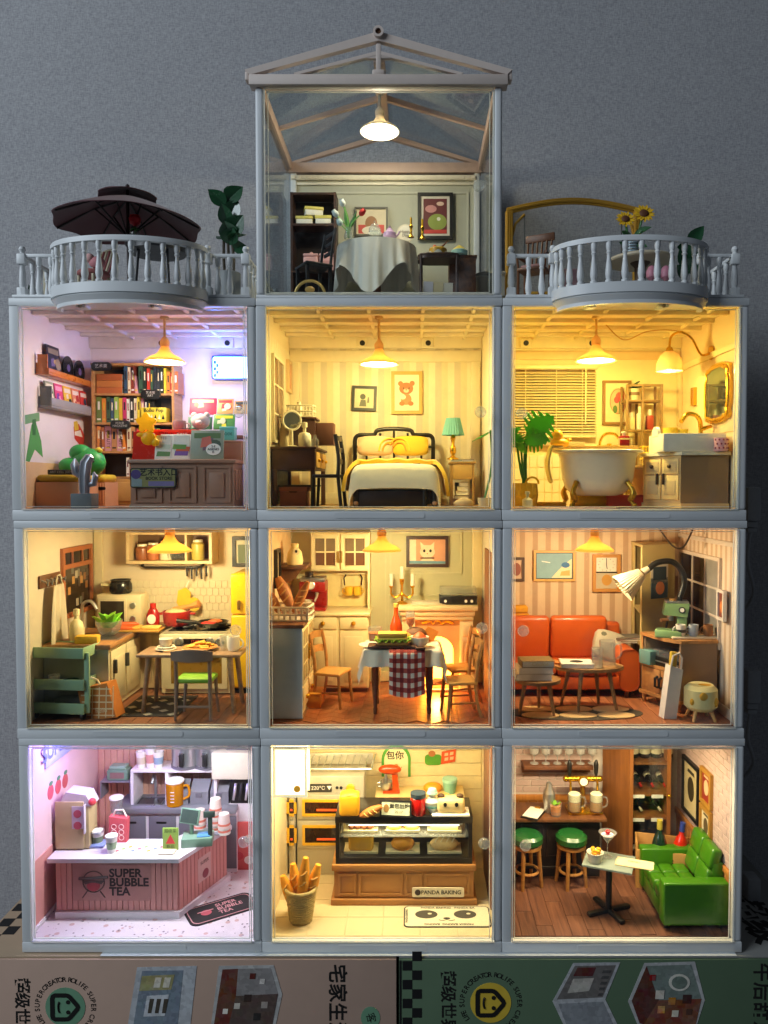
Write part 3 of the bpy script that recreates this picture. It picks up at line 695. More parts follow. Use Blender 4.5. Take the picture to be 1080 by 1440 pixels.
t=th('round_sign','small round cream sign with lettering on the round table','sign',(x,58,zt+.1));part(t,'plaque',PR(DISC(0,6,5.6,6),'y',-.4,.4),mat('#e2d9be',.6));part(t,'printed_shape',FL(DISC(0,6,4.7,5.1),-.4,.1),mat('#efe8d4',.6));txt(t,'Happy\nDay',2.6,mat('#6a5a46',.6),0,-.5,6)
for px,nm in((578,'beside the round sign'),(594,'at the cloth edge')):
    x,_=at(px,340,46);one('candlestick',f'small gold candlestick {nm} in the pavilion','candlestick',LA([(2,0),(1.6,.8),(.7,2),(.8,5),(1.3,7),(.7,8),(.7,12),(.2,12.6)],n=12),GOLD,(x,46,zt-(0 if px<580 else 1)))
# black chair
x,z=at(441,375,44);zs=AZ(374,44)-FZ
t=th('black_chair','black wooden chair in front of the dark bookshelf','chair',(x,44,FZ),-60);BK=mat('#17171a',.4)
part(t,'seat',BC(20,18,2,z=zs-2,bv=.8),BK)
for sx in(-8,8):
    part(t,'leg',B(sx-.9,sx+.9,-8.4,-6.6,0,zs-2),BK);part(t,'leg',B(sx-.9,sx+.9,6.8,8.6,0,zs-2),BK)
    part(t,'back_post',TU([(sx,8,zs),(sx,9.5,zs+12),(sx,11.5,zs+23)],1,8),BK)
for q in(9,15,21):part(t,'back_rail',B(-7.2,7.2,9+q*.1,10.2+q*.1,zs+q-1.2,zs+q+1.2,.4),BK)
# two tier serving cart with food
x,_=at(617,380,40);zc_=AZ(362,40)
t=th('serving_cart','dark brown curved two tier serving cart in the pavilion','cart',(x,42,FZ));hc=zc_-FZ
for q in(3.5,hc-2):part(t,'tier',PR(RR(-13,13,-9,9,6),'z',q,q+1.8),DKW);part(t,'gallery',TU([(a,b,q+2.6)for a,b in RR(-12.6,12.6,-8.6,8.6,6)],.7,6,True),DKW)
for sx in(-11,11):
    for sy in(-7,7):part(t,'post',CY(1,2.5,hc,sx,sy,n=10),DKW)
for sx in(-12.5,12.5):part(t,'wheel',TU([(sx,6*math.cos(a),2.5+6*math.sin(a)*.4+2)for a in[i*math.pi/8 for i in range(16)]],.6,6,True),GOLD)
x2,_=at(650,390,52);one('wooden_cabinet','brown wooden cabinet behind the serving cart','cabinet',BC(17,16,AZ(360,46)-FZ,bv=.6)+BC(18.5,17,1.2,z=AZ(360,46)-FZ+.05,bv=.3),MDW,(x2,56,FZ))
for i,c in enumerate(('#c9c6cf','#d9c9a0','#e3dccb')):one('recipe_card',('white leaflet on the lower cart tier','yellow leaflet in the middle of the lower cart tier','cream leaflet at the back of the lower cart tier')[i],'leaflet',B(-3,3,-.3,.3,0,12).rot('X',12),mat(c,.6),(x-7+i*6.2,38+i*1.5,FZ+5.4),10)
t=th('cake','cream cake with yellow icing on the serving cart','cake',(x-.5,41,zc_+.1));part(t,'sponge',CY(5.4,.1,5,n=24,bv=.4),mat('#e9dfc2',.6));part(t,'icing',LA([(5.5,3+0),(5.6,5),(5,5.6),(.3,5.7)],n=24).warp(lambda a,b,c:(a,b,c-(1.2*math.sin(5*math.atan2(b,a))if c<4 else 0))),mat('#d9a52c',.4))
part(t,'topping',LEAF((0,0,5.6),(5,-1,9),2.4),mat('#8a4a2c',.5));part(t,'topping',SP(-2,-1,6.4,1.3),mat('#c2552f',.5));part(t,'topping',LEAF((1,0,5.6),(7,0,12),2.6),mat('#6d3a25',.5))
t=th('glazed_cake','small turquoise cake with yellow topping beside the iced cake','cake',(x2-2,50,AZ(360,46)+1.4));part(t,'sponge',CY(5.2,0,3.2,n=20,bv=.5),mat('#9fc9bd',.5));part(t,'topping',LA([(4.8,3.2),(3.4,4.6),(1.4,6),(.2,6.6)],n=8),mat('#e0c65a',.5))
t=th('white_chair','white round backed chair at the pavilion side','chair',(AX(692,70),70,FZ),30);WC=mat('#cfc9b8',.5)
part(t,'back',GR(12,4,lambda u,v:(13*math.cos(R(30+240*u)),13*math.sin(R(30+240*u)),14+14*v),1.4),WC);part(t,'back_rail',TU([(13*math.cos(R(30+20*i)),13*math.sin(R(30+20*i)),28.4)for i in range(13)],1.4,8),mat('#a9a394',.5));part(t,'seat',CY(12,11,14,n=24,bv=1),WC);legs4(t,14,14,11,1,WC)
x,_=at(436,410,24)
t=th('brass_hoop_stand','small stand with gilded hoop in front of the black chair','stand',(x,24,FZ));part(t,'hoop',TU([(9*math.cos(R(a)),0,5.5+9*math.sin(R(a)))for a in range(0,181,12)],.9,6),mat('#cdb06a',.35,metal=.5));part(t,'base',BC(20,6,5.4,bv=.5),MDW);part(t,'ornament',SP(0,-1,9,3,2,2),mat('#d9b060',.4))
# ------------------------------------------------------------------ terraces with turned balustrades
BAL=mat('#d9dcdd',.42,.05,60,name='white_balustrade')
def balprof(h):return[(1.9,0),(1.9,1.2),(1.3,1.6),(1.6,2.6),(1.95,h*.22),(1.7,h*.36),(1.05,h*.62),(1.0,h*.7),(1.5,h*.74),(1.1,h*.78),(1.5,h*.84),(1.6,h*.9),(1.6,h)]
def terrace(label,xc,xa,xb,side_l,side_r):
    t=th('terrace_balustrade',label,'balcony',(xc,0,TZ),0,'white balconies on the roof')
    zt_,zr=AZ(397,-24)-TZ,AZ(333,-24)-TZ
    zb=AZ(424,-24)-TZ
    rx,ry=44.0,25.0
    def ell(k,n=40):return[(rx*k*math.cos(math.pi+math.pi*i/n),ry*k*math.sin(math.pi+math.pi*i/n)-2.6)for i in range(n+1)]
    def slab(k0,z0,k1,z1,nm):
        a=ell(k0);b=ell(k1);n=len(a)
        v=[(p[0],p[1],z0)for p in a]+[(p[0],p[1],z1)for p in b]
        f=[(i,i+1,n+i+1,n+i)for i in range(n-1)]+[tuple(range(n-1,-1,-1)),tuple(range(n,2*n)),(n-1,0,n,2*n-1)]
        part(t,nm,Sh(v,f),BAL)
    slab(1.0,zt_-5.5,1.0,zt_,'deck');slab(.965,zt_-6.4,.965,zt_-5.52,'groove');slab(.93,zb+1,.99,zt_-6.42,'moulding')
    # hollow underside rim and lugs
    rim=ell(.93);rim2=ell(.87)
    part(t,'rim',PR(rim+rim2[::-1],'z',zb-1.0,zb+.98),BAL)
    for sx in(-24,16):part(t,'lug',B(sx-3,sx+3,-14,-6,zb-.8,zb+.95,.8),BAL);part(t,'lug_pin',SP(sx,-14.2,zb+.1,1.2),mat('#9a9284',.5))
    bl=zr-zt_-2.6;proto=None
    for i in range(15):
        a=math.pi+math.pi*(i+.5)/15
        loc=(rx*.95*math.cos(a),ry*.93*math.sin(a)-2.6,zt_)
        if proto is None:proto=part(t,'baluster',LA(balprof(bl),n=14),BAL,loc=loc)
        else:dup(proto,t,loc)
    o=ell(1.0);i_=ell(.9);part(t,'handrail',PR(o+i_[::-1],'z',zr-2.6,zr-.6),BAL);o=ell(.985);i_=ell(.915);part(t,'handrail',PR(o+i_[::-1],'z',zr-.58,zr+.3),BAL)
    # straight rails at the front and receding along both sides
    zf=1.9;hb=zr-3.0-zf
    pr=part(t,'baluster',LA(balprof(hb),n=12),BAL,loc=(xa-xc+8,5,zf));first=True
    np_=LA([(2.6,0),(2.6,4.6),(1.6,5.2),(2.0,8),(1.7,14),(1.3,17.5),(1.9,18.6)],n=14)
    newel=BC(5,5,5,z=0,bv=.4)+np_+BC(4.8,4.8,6,z=18.2,bv=.5)+LA([(2.2,24.2),(1.2,25),(1.4,25.6),(2.0,26.8),(1.4,28.4),(.2,28.9)],n=14)
    npo=part(t,'newel_post',newel,BAL,loc=(xa-xc+2,4,0))
    part(t,'base_plate',B(xa-xc-1,xb-xc+1,-1.8,103,.15,1.85,.3),BAL)
    def run(p0,p1,n,posts):
        nonlocal first
        d=(p1[0]-p0[0],p1[1]-p0[1]);L_=math.hypot(*d);an=math.degrees(math.atan2(d[1],d[0]))
        part(t,'handrail',B(0,L_,-1.3,1.3,zr-3.0,zr-1.0,.4),BAL,loc=(p0[0],p0[1],0),rz=an)
        for i in range(n):
            k=(i+1)/(n+1)
            if first:pr.location=((p0[0]+d[0]*k)*S,(p0[1]+d[1]*k)*S,zf*S);first=False
            else:dup(pr,t,(p0[0]+d[0]*k,p0[1]+d[1]*k,zf))
        for p in posts:dup(npo,t,(p[0],p[1],1.85))
    A,Bq=xa-xc+2.5,xb-xc-2.5
    npo.location=(A*S,4*S,1.85*S)
    run((A+2.5,4),(-rx+3,4),2 if-rx-A>12 else 1,[(-rx+1.5,2)])
    run((rx-3,4),(Bq-2.5,4),2,[(Bq,4),(rx-1.5,2)])
    if side_l:run((A,7),(A,97),9,[(A,99)])
    if side_r:run((Bq,7),(Bq,97),9,[(Bq,99)])
    return t
lx0,lx1=-2.6-BW*1.5+1,-2.6-BW*.5-4
rx0,rx1=-2.6+BW*.5+3,-2.6+BW*1.5-1
terrace('white rounded balcony with turned balusters below the maroon parasol',AX(181,-10),lx0+2,lx1,True,True)
terrace('white rounded balcony with turned balusters below the sunflowers',AX(887,-10),rx0,rx1-3,False,True)
FT=TZ+1.9
# maroon parasol over a dark round table
x,zr_=at(180,320,32);ztop=AZ(268,32)
t=th('parasol','maroon two tier garden parasol over the dark round table','parasol',(x,32,FT));MAR=mat('#562a31',.7,.1,sheen=.2);zc_=ztop-FT;zr_-=FT;RP=100*mmpx(32)
part(t,'pole',CY(1.0,0,zc_+2,n=10),mat('#3a2a26',.5))
def can(R_,z0,z1,sag,n=8,off=0):
    def fn(u,v):
        a=u*2*math.pi+off;k=.5+.5*math.cos(n*a-n*off+math.pi);r=R_*v*(1-.06*k)
        return(r*math.cos(a),r*math.sin(a),z1+(z0-z1)*(v**1.25)+sag*k*v)
    return GR(64,8,fn,.5)
part(t,'canopy',can(RP,zr_,zc_-4,1.4),MAR,30);part(t,'vent_cap',can(RP*.40,zc_-4.6,zc_+.2,.6),MAR,30)
part(t,'finial',LA([(1.6,0),(1.9,1),(1.1,2),(1.3,3),(.2,4)],z=zc_+1.2,n=12).mv(0,0,-1.2),mat('#2a1a1c',.5))
for i in range(8):
    a=i*math.pi/4
    part(t,'rib',TU([(0,0,zc_-5),(RP*.5*math.cos(a),RP*.5*math.sin(a),(zr_+zc_)/2-.5),(RP*.985*math.cos(a),RP*.985*math.sin(a),zr_-.5)],.6,6),mat('#241416',.5))
    part(t,'strut',TU([(0,0,zr_-6),(RP*.45*math.cos(a),RP*.45*math.sin(a),(zr_+zc_)/2)],.55,6),mat('#241416',.5))
part(t,'runner',CY(2,zr_-8,zr_-4,n=12),BLACK)
x2,z2=at(221,345,30)
t=th('garden_table','dark round garden table beneath the maroon parasol','table',(x2,30,FT));DG=mat('#2b2c30',.4);zt2=z2-FT
part(t,'tabletop',CY(18.5,zt2-1.6,zt2,n=36,bv=.5),DG);part(t,'apron',CY(17,zt2-5,zt2-1.65,n=36),DG)
for a in(45,135,225,315):part(t,'leg',TU([(12*math.cos(R(a)),12*math.sin(R(a)),zt2-5),(15*math.cos(R(a)),15*math.sin(R(a)),0)],1,8),DG)
x3,z3=at(188,312,20)
t=th('rose_in_vase','single red rose in a small glass on the garden table','flower',(x3,22,FT+zt2+.1));zz=z3-FT-zt2
part(t,'glass',LA([(2.6,0),(3,5),(2.7,5),(2.3,.6)],cap=False,n=16),GLASS);part(t,'stem',CY(.5,.5,zz,n=6),GRN);part(t,'bloom',LA([(.8,zz-2),(3.2,zz),(3.6,zz+2.4),(2.6,zz+4),(2.9,zz+4.2),(1.4,zz+3.2),(.3,zz+4)],n=12),mat('#c3202a',.5))
for a in range(0,360,90):part(t,'leaf',LEAF((0,0,zz-2),(3.5*math.cos(R(a)),3.5*math.sin(R(a)),zz-4.5),2.4),GRN)
one('small_cup','small white cup beside the red rose','cup',LA([(1.6,0),(2.2,3.4),(1.9,3.4),(1.3,.5),(.1,.5)],n=14),PAPER,(x2-4,26,FT+zt2+.1))
x,z=at(128,380,30)
t=th('striped_chair','round backed cream garden chair with red stripes behind the balcony','chair',(x,34,FT),-25);CRM=mat('#c9bfa2',.5);zz=z-FT
part(t,'back_frame',TU([(9.5*math.cos(R(a)),6+3*(1+math.sin(R(a))),zz+6+10*math.sin(R(a)))for a in range(-40,221,13)],1.1,8),CRM)
for i in range(7):q=-7.2+i*2.4;hh=math.sqrt(max(0,90-q*q));part(t,'stripe',TU([(q,5,zz),(q,8+hh*.3,zz+6+hh)],.75,6),mat('#8f4a48' if i%2==0 else '#c9bfa2',.6))
part(t,'seat',CY(9.5,zz-3,zz,n=24,bv=.8),mat('#9b5a56',.7));legs4(t,12,12,zz-3,1,CRM)
t=th('plush_toy','small pink plush toy sitting on the striped chair','toy',(x+5,27,FT+zz+.1));PKP=mat('#c47f84',.8);part(t,'body',SP(0,0,3.6,5,3.6,3.6),PKP);part(t,'head',SP(-4,-1,6,2.8),mat('#d8a8a4',.8))
x,z=at(55,392,30)
t=th('folding_chair','cream slatted chair by the outer newel posts','chair',(x,40,FT),20);zz=z-FT
for i in range(4):part(t,'slat',BC(2.2,1,22,x=-5.1+i*3.4,y=5,z=6,bv=.4).rot('X',-14,(0,5,6)),CRM)
part(t,'seat',BC(14,13,1.4,z=6,bv=.4),CRM);legs4(t,12,11,6,.8,CRM)
x,z=at(26,378,60)
t=th('leafy_plant','low leafy plant at the outer corner of the balcony','plant',(x+10,60,FT));DGR=mat('#1f4a2c',.35)
part(t,'pot',CY(5,0,9,r1=6,n=20,bv=.4),mat('#8c8f90',.5))
for i,(dx,dz,ww)in enumerate(((-13,17,6),(-9,22,5),(4,24,6),(9,18,6),(-4,24,5))):part(t,'leaf',LEAF((0,0,9),(dx,-3+i,dz),ww,2,(.3,1,.2)),DGR)
# tall plant at the inner corner
xp,_=at(322,400,30)
t=th('rubber_plant','tall glossy dark green plant in a grey pot beside the pavilion','plant',(xp,30,FT))
part(t,'pot',CY(6.5,0,AZ(380,24)-FT,r1=7.2,n=24,bv=.5),mat('#7f8486',.5))
for s in((0,0),(1.5,1),(-1.5,1)):part(t,'stem',TU(CRV([(s[0],s[1],8),(s[0]*2,0,28),(s[0]-1,0,52)]),.9,8),mat('#4a4030',.6))
PG=mat('#1b4a2c',.25,.25,coat=.4)
for px,py,qx,qy,ww in((318,290,292,262,8),(318,285,340,256,10),(322,310,333,275,10),(322,318,312,283,8),(325,330,343,300,11),(325,335,316,308,10),(322,340,346,326,10),(322,345,328,316,10),(318,335,302,326,7),(328,352,345,340,9)):
    a,b=at(px,py,30);c,d=at(qx,qy,27);part(t,'leaf',LEAF((a-xp,0,b-FT),(c-xp,random.uniform(-5,3),d-FT),ww*1.15,1.5,'cam' if random.random()<.7 else(.3,1,.2),cup=.22),PG)
# right terrace
SW=mat('#b98a2a',.5,.1)
xs0,_=at(716,300,62);xs1,_=at(896,300,62);zs=AZ(284,62)
t=th('swing_frame','mustard yellow arched swing frame on the right balcony','swing',((xs0+xs1)/2,62,FT));hw=(xs1-xs0)/2;zs-=FT
for s in(-1,1):
    part(t,'post',B(s*hw-2.4,s*hw+2.4,-2,2,0,zs-6,.5),SW)
    for q in(-1.2,.2,1.5):part(t,'post_rib',B(s*hw+q-.3,s*hw+q+.3,-2.5,-2.02,0,zs-7),SW)
    part(t,'bracket',TU([(s*(hw-2),0,zs-22),(s*(hw-4),0,zs-14),(s*(hw-10),0,zs-8)],.9,8),SW)
    part(t,'chain',TU([(s*(hw-10),0,zs-8),(s*(hw-10),0,16)],.45,6),mat('#2a2622',.5))
ar=[(hw*1.04*(2*i/16-1),0,zs-6+6.5*math.sin(math.pi*i/16))for i in range(17)]
for dy,dz in((-1,0),(1,0),(0,1.3),(0,-1.2)):part(t,'arch',TU([(a,b+dy,c+dz)for a,b,c in ar],.95,6),SW)
part(t,'seat',BC(2*hw-24,14,2,z=14,bv=.6),SW)
x,z=at(752,365,30)
t=th('rocking_chair','brown spindle back rocking chair on the right balcony','chair',(x,32,FT),-28);RW=mat('#6b3f24',.45,.15);zz=AZ(378,30)-FT
part(t,'seat',BC(17,16,1.8,z=zz-1.8,bv=.6),RW);part(t,'cushion',BC(14,12,2,z=zz,bv=.9),mat('#b98a86',.8))
for i in range(6):q=-7+i*2.8;part(t,'spindle',TU([(q,7,zz),(q*1.1,11,zz+21)],.65,8),RW)
part(t,'crest_rail',B(-9.5,9.5,10,11.6,zz+19.5,zz+24.5,.7),RW)
for s in(-8,8):
    part(t,'rocker',TU([(s,-14+i*3.5,1.2+.022*(i*3.5-14)**2)for i in range(9)],1,8),RW);part(t,'armrest',TU([(s*1.1,9,zz+8),(s*1.15,-7,zz+8)],1,8),RW)
    for yy in(-6,6):part(t,'leg',TU([(s,yy,zz-1),(s,yy*1.1,2)],.9,8),RW)
    part(t,'arm_post',TU([(s,-6,zz),(s*1.1,-6.5,zz+8)],.7,8),RW)
x,z=at(902,350,26);rz_=46*mmpx(26)
t=th('pedestal_table','cream round pedestal table carrying the sunflowers','table',(x,28,FT));zz=AZ(352,10)-FT;CT=mat('#b9ac92',.5)
part(t,'tabletop',CY(rz_,zz-2.2,zz,n=40,bv=.7),CT);part(t,'pedestal',LA([(9,0),(8,1.5),(3,4),(3.4,zz-5),(6,zz-2.2)],n=20),mat('#4b3626',.5))
xs,zsf=at(890,345,22);zsf=FT+zz
t=th('sunflower_vase','striped glass vase with sunflowers on the cream table','flowers',(xs,24,zsf+.1))
part(t,'vase',CY(4,0,9,n=20),GLASS)
for i in range(5):part(t,'vase_stripe',CY(4.06,1+i*1.7,1.7+i*1.7,n=20),mat('#8fa6b4',.4))
def sunf(cx,cz,r,tilt):
    pet=Sh()
    for k in range(16):
        a=2*math.pi*k/16
        pet=pet+LEAF((r*.35*math.cos(a),0,r*.35*math.sin(a)),(r*math.cos(a),-.8*(k%2),r*math.sin(a)),r*.34,0,(-math.sin(a),0,math.cos(a)),4,.1)
    part(t,'petals',pet.rot('X',tilt).mv(cx,-3,cz),mat('#e2b320',.5,.15));part(t,'flower_disc',SP(0,-.6,0,r*.42,1,r*.42).rot('X',tilt).mv(cx,-3,cz),mat('#5a3216',.7))
for px,py,r in((880,308,5.8),(906,300,6.6)):
    a,b=at(px,py,20);part(t,'stem',TU([(0,0,2),((a-xs)*.6,-1,(b-zsf)*.6),(a-xs,-2.4,b-zsf)],.7,6),GRN);sunf(a-xs,b-zsf,r,-24)
for px,py,qx,qy in((890,330,876,322),(892,330,918,317),(893,336,905,322),(888,338,872,338),(895,342,912,345)):
    a,b=at(px,py,20);c,d=at(qx,qy,17);part(t,'leaf',LEAF((a-xs,-2,b-zsf),(c-xs,-5,d-zsf),6,.5,(.3,.6,1)),mat('#2c5a34',.5))
xp,_=at(968,400,40)
t=th('pot_plant','dark green broad leaved plant behind the right balcony rail','plant',(xp,40,FT));part(t,'pot',CY(6,0,9,r1=6.6,n=20),mat('#6d6f70',.5))
for px,py,qx,qy,ww in((968,345,990,315,9),(968,350,952,345,9),(966,380,962,335,12),(970,385,980,350,11),(966,390,952,370,9)):
    a,b=at(px,py,40);c,d=at(qx,qy,36);part(t,'leaf',LEAF((a-xp,0,b-FT),(c-xp,-4,d-FT),ww,1,'cam'),PG)
for px,nm in((918,'nearer the table foot'),(938,'nearer the dark plant')):
    a,b=at(px,384,8);t=th('pink_tulip',f'pink tulip bud standing behind the balusters, {nm}','flower',(a,10,FT));q=b-FT
    part(t,'stem',CY(.6,0,q,n=6),GRN);part(t,'bud',LA([(.8,q-4),(3,q-2),(3.4,q+1),(2,q+4),(.3,q+5)],n=12),mat('#b9788a',.5))
a,b=at(804,385,12)
t=th('pink_gift_bag','small pink patterned cushion on the balcony floor','cushion',(a,14,FT));part(t,'body',BC(12,8,b-FT+3,bv=2,seg=3),mat('#a9858a',.8,.3,500))
# ------------------------------------------------------------------ helpers for the rooms
def WY(px,xw):return(CX-xw)*FP/(PX0-px)-CD
def XL(r_,c_):return cxof(r_,c_)-BW/2+.12+2.2
def XR(r_,c_):return cxof(r_,c_)+BW/2-.12-2.2
BKY=103.6
ORD=['first','second','third','fourth','fifth','sixth','seventh','eighth','ninth','tenth','eleventh','twelfth','thirteenth','fourteenth','fifteenth','sixteenth','seventeenth','eighteenth']
CN={'#8a3a2a':'rust','#c0392b':'red','#2c3440':'slate','#1d2b22':'dark green','#e7dcc0':'cream','#d9b23a':'mustard','#e08a3a':'orange','#b7683a':'brown','#6b7f3a':'olive','#9bbf5a':'lime','#c63a72':'magenta','#151515':'black','#e8d23a':'yellow','#3a5a48':'bottle green','#d79ab0':'pink','#efefef':'white','#34506e':'navy','#c98f5e':'tan','#6aa0a8':'teal','#7d7f86':'grey','#5a2d3a':'plum'}
def bookrow(x0,y,z,items,dep,where,lean=0):
    """upright books, spines to the front: items (width, height, colour)"""
    x=x0;it2=[];ks=list(CN)
    for w_,h,c in items:it2+=[(w_,h,c)]if w_<3.7 else[(w_*.56-.2,h,c),(w_*.44-.15,h-.9,ks[(len(it2)*5+len(where))%len(ks)])]
    for i,(w_,h,c)in enumerate(it2):
        t=th('book',f'{CN[c]} book, {ORD[i]} from the left {where}','book',(x+w_/2,y,z),0,where)
        part(t,'pages',B(-w_/2+.25,w_/2-.25,.3,dep-.3,.3,h-.4),PAPER)
        part(t,'cover',B(-w_/2,w_/2,0,.25,0,h)+B(-w_/2,-w_/2+.22,.25,dep,0,h)+B(w_/2-.22,w_/2,.25,dep,0,h),mat(c,.45))
        k=mat(('#efe3c0','#1a1a1a','#d9b23a','#e9e9e9')[(i*7+len(where))%4]if c not in('#efefef','#e7dcc0')else '#7a2a22',.5)
        part(t,'spine_print',FL([(-w_*.2,h*.5),(w_*.2,h*.5),(w_*.2,h*.82),(-w_*.2,h*.82)],0,.12)+FL([(-w_*.36,h*.1),(w_*.36,h*.1),(w_*.36,h*.16),(-w_*.36,h*.16)],0,.12),k,0)
        if lean and i==lean-1:t.rotation_euler[1]=R(-11)
        x+=w_+.35
    return x
def cover_art(t,w_,h,y,cols,seed):
    """abstract cover print: blocks and discs"""
    rnd=random.Random(seed)
    part(t,'printed_shape',FL([(-w_*.4,h*.72),(w_*.4,h*.72),(w_*.4,h*.9),(-w_*.4,h*.9)],y,.12),mat(cols[0],.5),0)
    for k in range(4):
        cx,cz,r=rnd.uniform(-w_*.25,w_*.25),rnd.uniform(h*.2,h*.62),rnd.uniform(.12,.24)*min(w_,h)
        part(t,'printed_shape',FL(DISC(cx,cz,r,r*rnd.uniform(.7,1.3),10)if k%2 else[(cx-r,cz-r),(cx+r,cz-r*.7),(cx+r*.6,cz+r),(cx-r*.8,cz+r*.7)],y-.05*(k+1),.12),mat(cols[(k+1)%len(cols)],.5),0)
# ================================================================== bookshop (upper left)
F=FL0[2];xL=XL(2,1);ox=cxof(2,1)
ceiling_beams(2,1,mat('#e6dcd6',.6));floor_planks(2,1,11,60,wood('#8a5a33','#b07a48',50))
part(LFW[2,1],'wall_dado',B(-BW/2+2.33,-BW/2+2.6,3.5,103,6.5,34),mat('#dcb98c',.7))
ORG=mat('#c4702a',.3,.12,coat=.3)
def ledge(label,px0,px1,pyn,m,dp=8,up=2.6,name='wall_ledge'):
    y0,y1=WY(px0,xL),WY(px1,xL);z=AZ(pyn,y0)
    t=th(name,label,'shelf',(xL+.1,y0,z));L_=y1-y0
    part(t,'board',B(0,dp,0,L_,0,1.2,.3),m);part(t,'lip',B(dp-1,dp,0,L_,1.22,up+1.2,.25),m);part(t,'back_plate',B(0,.9,0,L_,1.22,7,.25),m)
    return t,y0,y1,z
t,ya,yb,zl=ledge('orange wooden picture ledge on the bookshop wall',53,114,526,ORG)
part(t,'end_piece',B(.95,7,.1,1.2,1.22,12,.2),ORG)
def wallcard(label,y,z,w_,h,m,cols,seed,nm,lean=6,off=4):
    t=th(nm,label,'book' if 'magazine' in nm else 'record cover',(xL+off,y,z),90)
    t.rotation_euler[0]=R(-lean)
    part(t,'cover',B(-w_/2,w_/2,-.5,.5,0,h,.1),m);cover_art(t,w_,h,-.5,cols,seed);return t
wallcard('framed dark record cover with gold pattern on the orange ledge',ya+17,zl+1.3,17,18.5,mat('#2a2438',.4),('#8a7a6a','#6b5a8a','#b89a6a','#3a3048'),3,'record_cover')
for i,py_ in enumerate((ya+35,ya+52)):
    t=th('vinyl_record',('black vinyl record beside the framed cover on the ledge','black vinyl record nearest the bookcase on the ledge')[i],'record',(xL+4,py_,zl+1.3),90)
    part(t,'disc',PR(DISC(0,7.6,7.6,7.6,32),'y',-.4,.4),mat('#15151a',.25,.1));part(t,'centre_label',FL(DISC(0,7.6,2.4),-.4,.1),mat('#5a4a7a',.5),0)
t,ya,yb,zl=ledge('pale grey picture ledge with magazines on the bookshop wall',56,115,573,mat('#8f8c8f',.4),up=5)
part(t,'end_piece',B(.95,8,.1,1.0,1.22,13,.2),mat('#6f706a',.4))
MG=(('grey green','#9aa08c',('#e8e0c8','#5a6a4a','#d9a86a')),('pink','#d9487a',('#f2a0c0','#7a3a9a','#f0d8e0')),('yellow','#e6b93a',('#e8e0d0','#3a3030','#d9703a')),('peach','#e08a6a',('#f0e0d0','#c23a3a','#f0c8a0')),('red','#d23a34',('#e8d8d0','#3a4a5a','#f0a040')))
for i,(n_,c,cols)in enumerate(MG):wallcard(f'{n_} illustrated magazine on the grey ledge',ya+8+i*12.2,zl+1.3,11,15.5,mat(c,.4),cols,20+i,'magazine')
# wall stickers
STK=[(76,485,'#3f8a4a')]
def sticker(label,nm,pieces):
    ys=[WY(p[0],xL)for pl,m in pieces for p in pl];y0=min(ys);zs=[AZ(p[1],WY(p[0],xL))for pl,m in pieces for p in pl];z0=min(zs)
    t=th(nm,label,'sticker',(xL+.05,y0,z0),90)
    for i,(pl,m)in enumerate(pieces):part(t,'sticker_piece',FL([(WY(a,xL)-y0,AZ(b,WY(a,xL))-z0)for a,b in pl],-.06*i,.12),m,0)
    return t
GS=mat('#4f9a52',.6)
sticker('green trousers wall sticker below the grey ledge','wall_sticker',[([(46,597),(52,594),(59,620),(61,643),(50,632),(42,650),(37,648),(42,620)],GS),([(35,584),(57,580),(57,592),(35,597)],mat('#6a9a70',.6)),([(47,590),(52,589),(51,612),(47,612)],mat('#2f6a3a',.6))])
sticker('red and white figure sticker beside the bookcase','wall_sticker',[([(106,617),(118,632),(120,612),(112,596),(105,600)],mat('#d0402f',.6)),([(105,593),(110,592),(112,604),(106,606)],mat('#e0b93a',.6)),([(106,607),(114,605),(117,615),(106,612)],mat('#efe6da',.6))])
# bookcase
BKC=wood('#b98552','#d2a06a',40);y0=84
x0,x1,zb,zt=bx(128,246,514,671,y0)
t=th('bookcase','tan wooden bookcase full of books against the bookshop back wall','bookcase',(x0,y0,F));W_=x1-x0;H_=zt-F
DKB=mat('#3d2a20',.6)
for a,b in((0,1.6),(W_-1.6,W_)):part(t,'side_panel',B(a,b,0,19,0,H_),BKC)
part(t,'top_panel',B(-.4,W_+.4,-.4,19,H_+.02,H_+1.8,.3),BKC);part(t,'back_panel',B(1.6,W_-1.6,18,19,0,H_),DKB)
sz=[AZ(q,y0)-F for q in(670,634,594,553)]
for q in sz:part(t,'shelf',B(1.62,W_-1.62,.1,17.9,q-1.5,q),BKC)
part(t,'drawer',B(2,W_-2,-.3,1.2,.8,sz[0]-1.7,.3),mat('#c79a54',.5));part(t,'drawer',B(4,W_/2-1,-.9,-.32,3,sz[0]-4,.3),mat('#d1a45e',.5))
def B4(a):return a
bookrow(x0+22,y0+3,F+sz[0]+.05,[(4,13,'#efefef'),(4.2,14,'#2c3440'),(4.4,13,'#34506e'),(3,12,'#7d7f86')],12,'on the lowest bookcase shelf')
bookrow(x0+2.4,y0+2,F+sz[1]+.05,[(5.2,17,'#e08a3a'),(8,17,'#d79ab0'),(6.5,17,'#d79ab0'),(2.5,16,'#e7dcc0'),(5,16.5,'#c98f5e'),(4.6,16,'#9bbf5a'),(4.4,15.5,'#8a3a2a'),(4.2,16,'#2c3440')],13,'on the second bookcase shelf',6)
for i,(s_,dx)in enumerate((('BEAUTY',8),('BEAUTY',16.4),('FROM WEEK',2.6))):txt(t,s_,3.4 if i<2 else 2.2,mat('#3a2a30',.6),dx+2.4,1.85,sz[1]+8,spin=-90,name='spine_lettering')
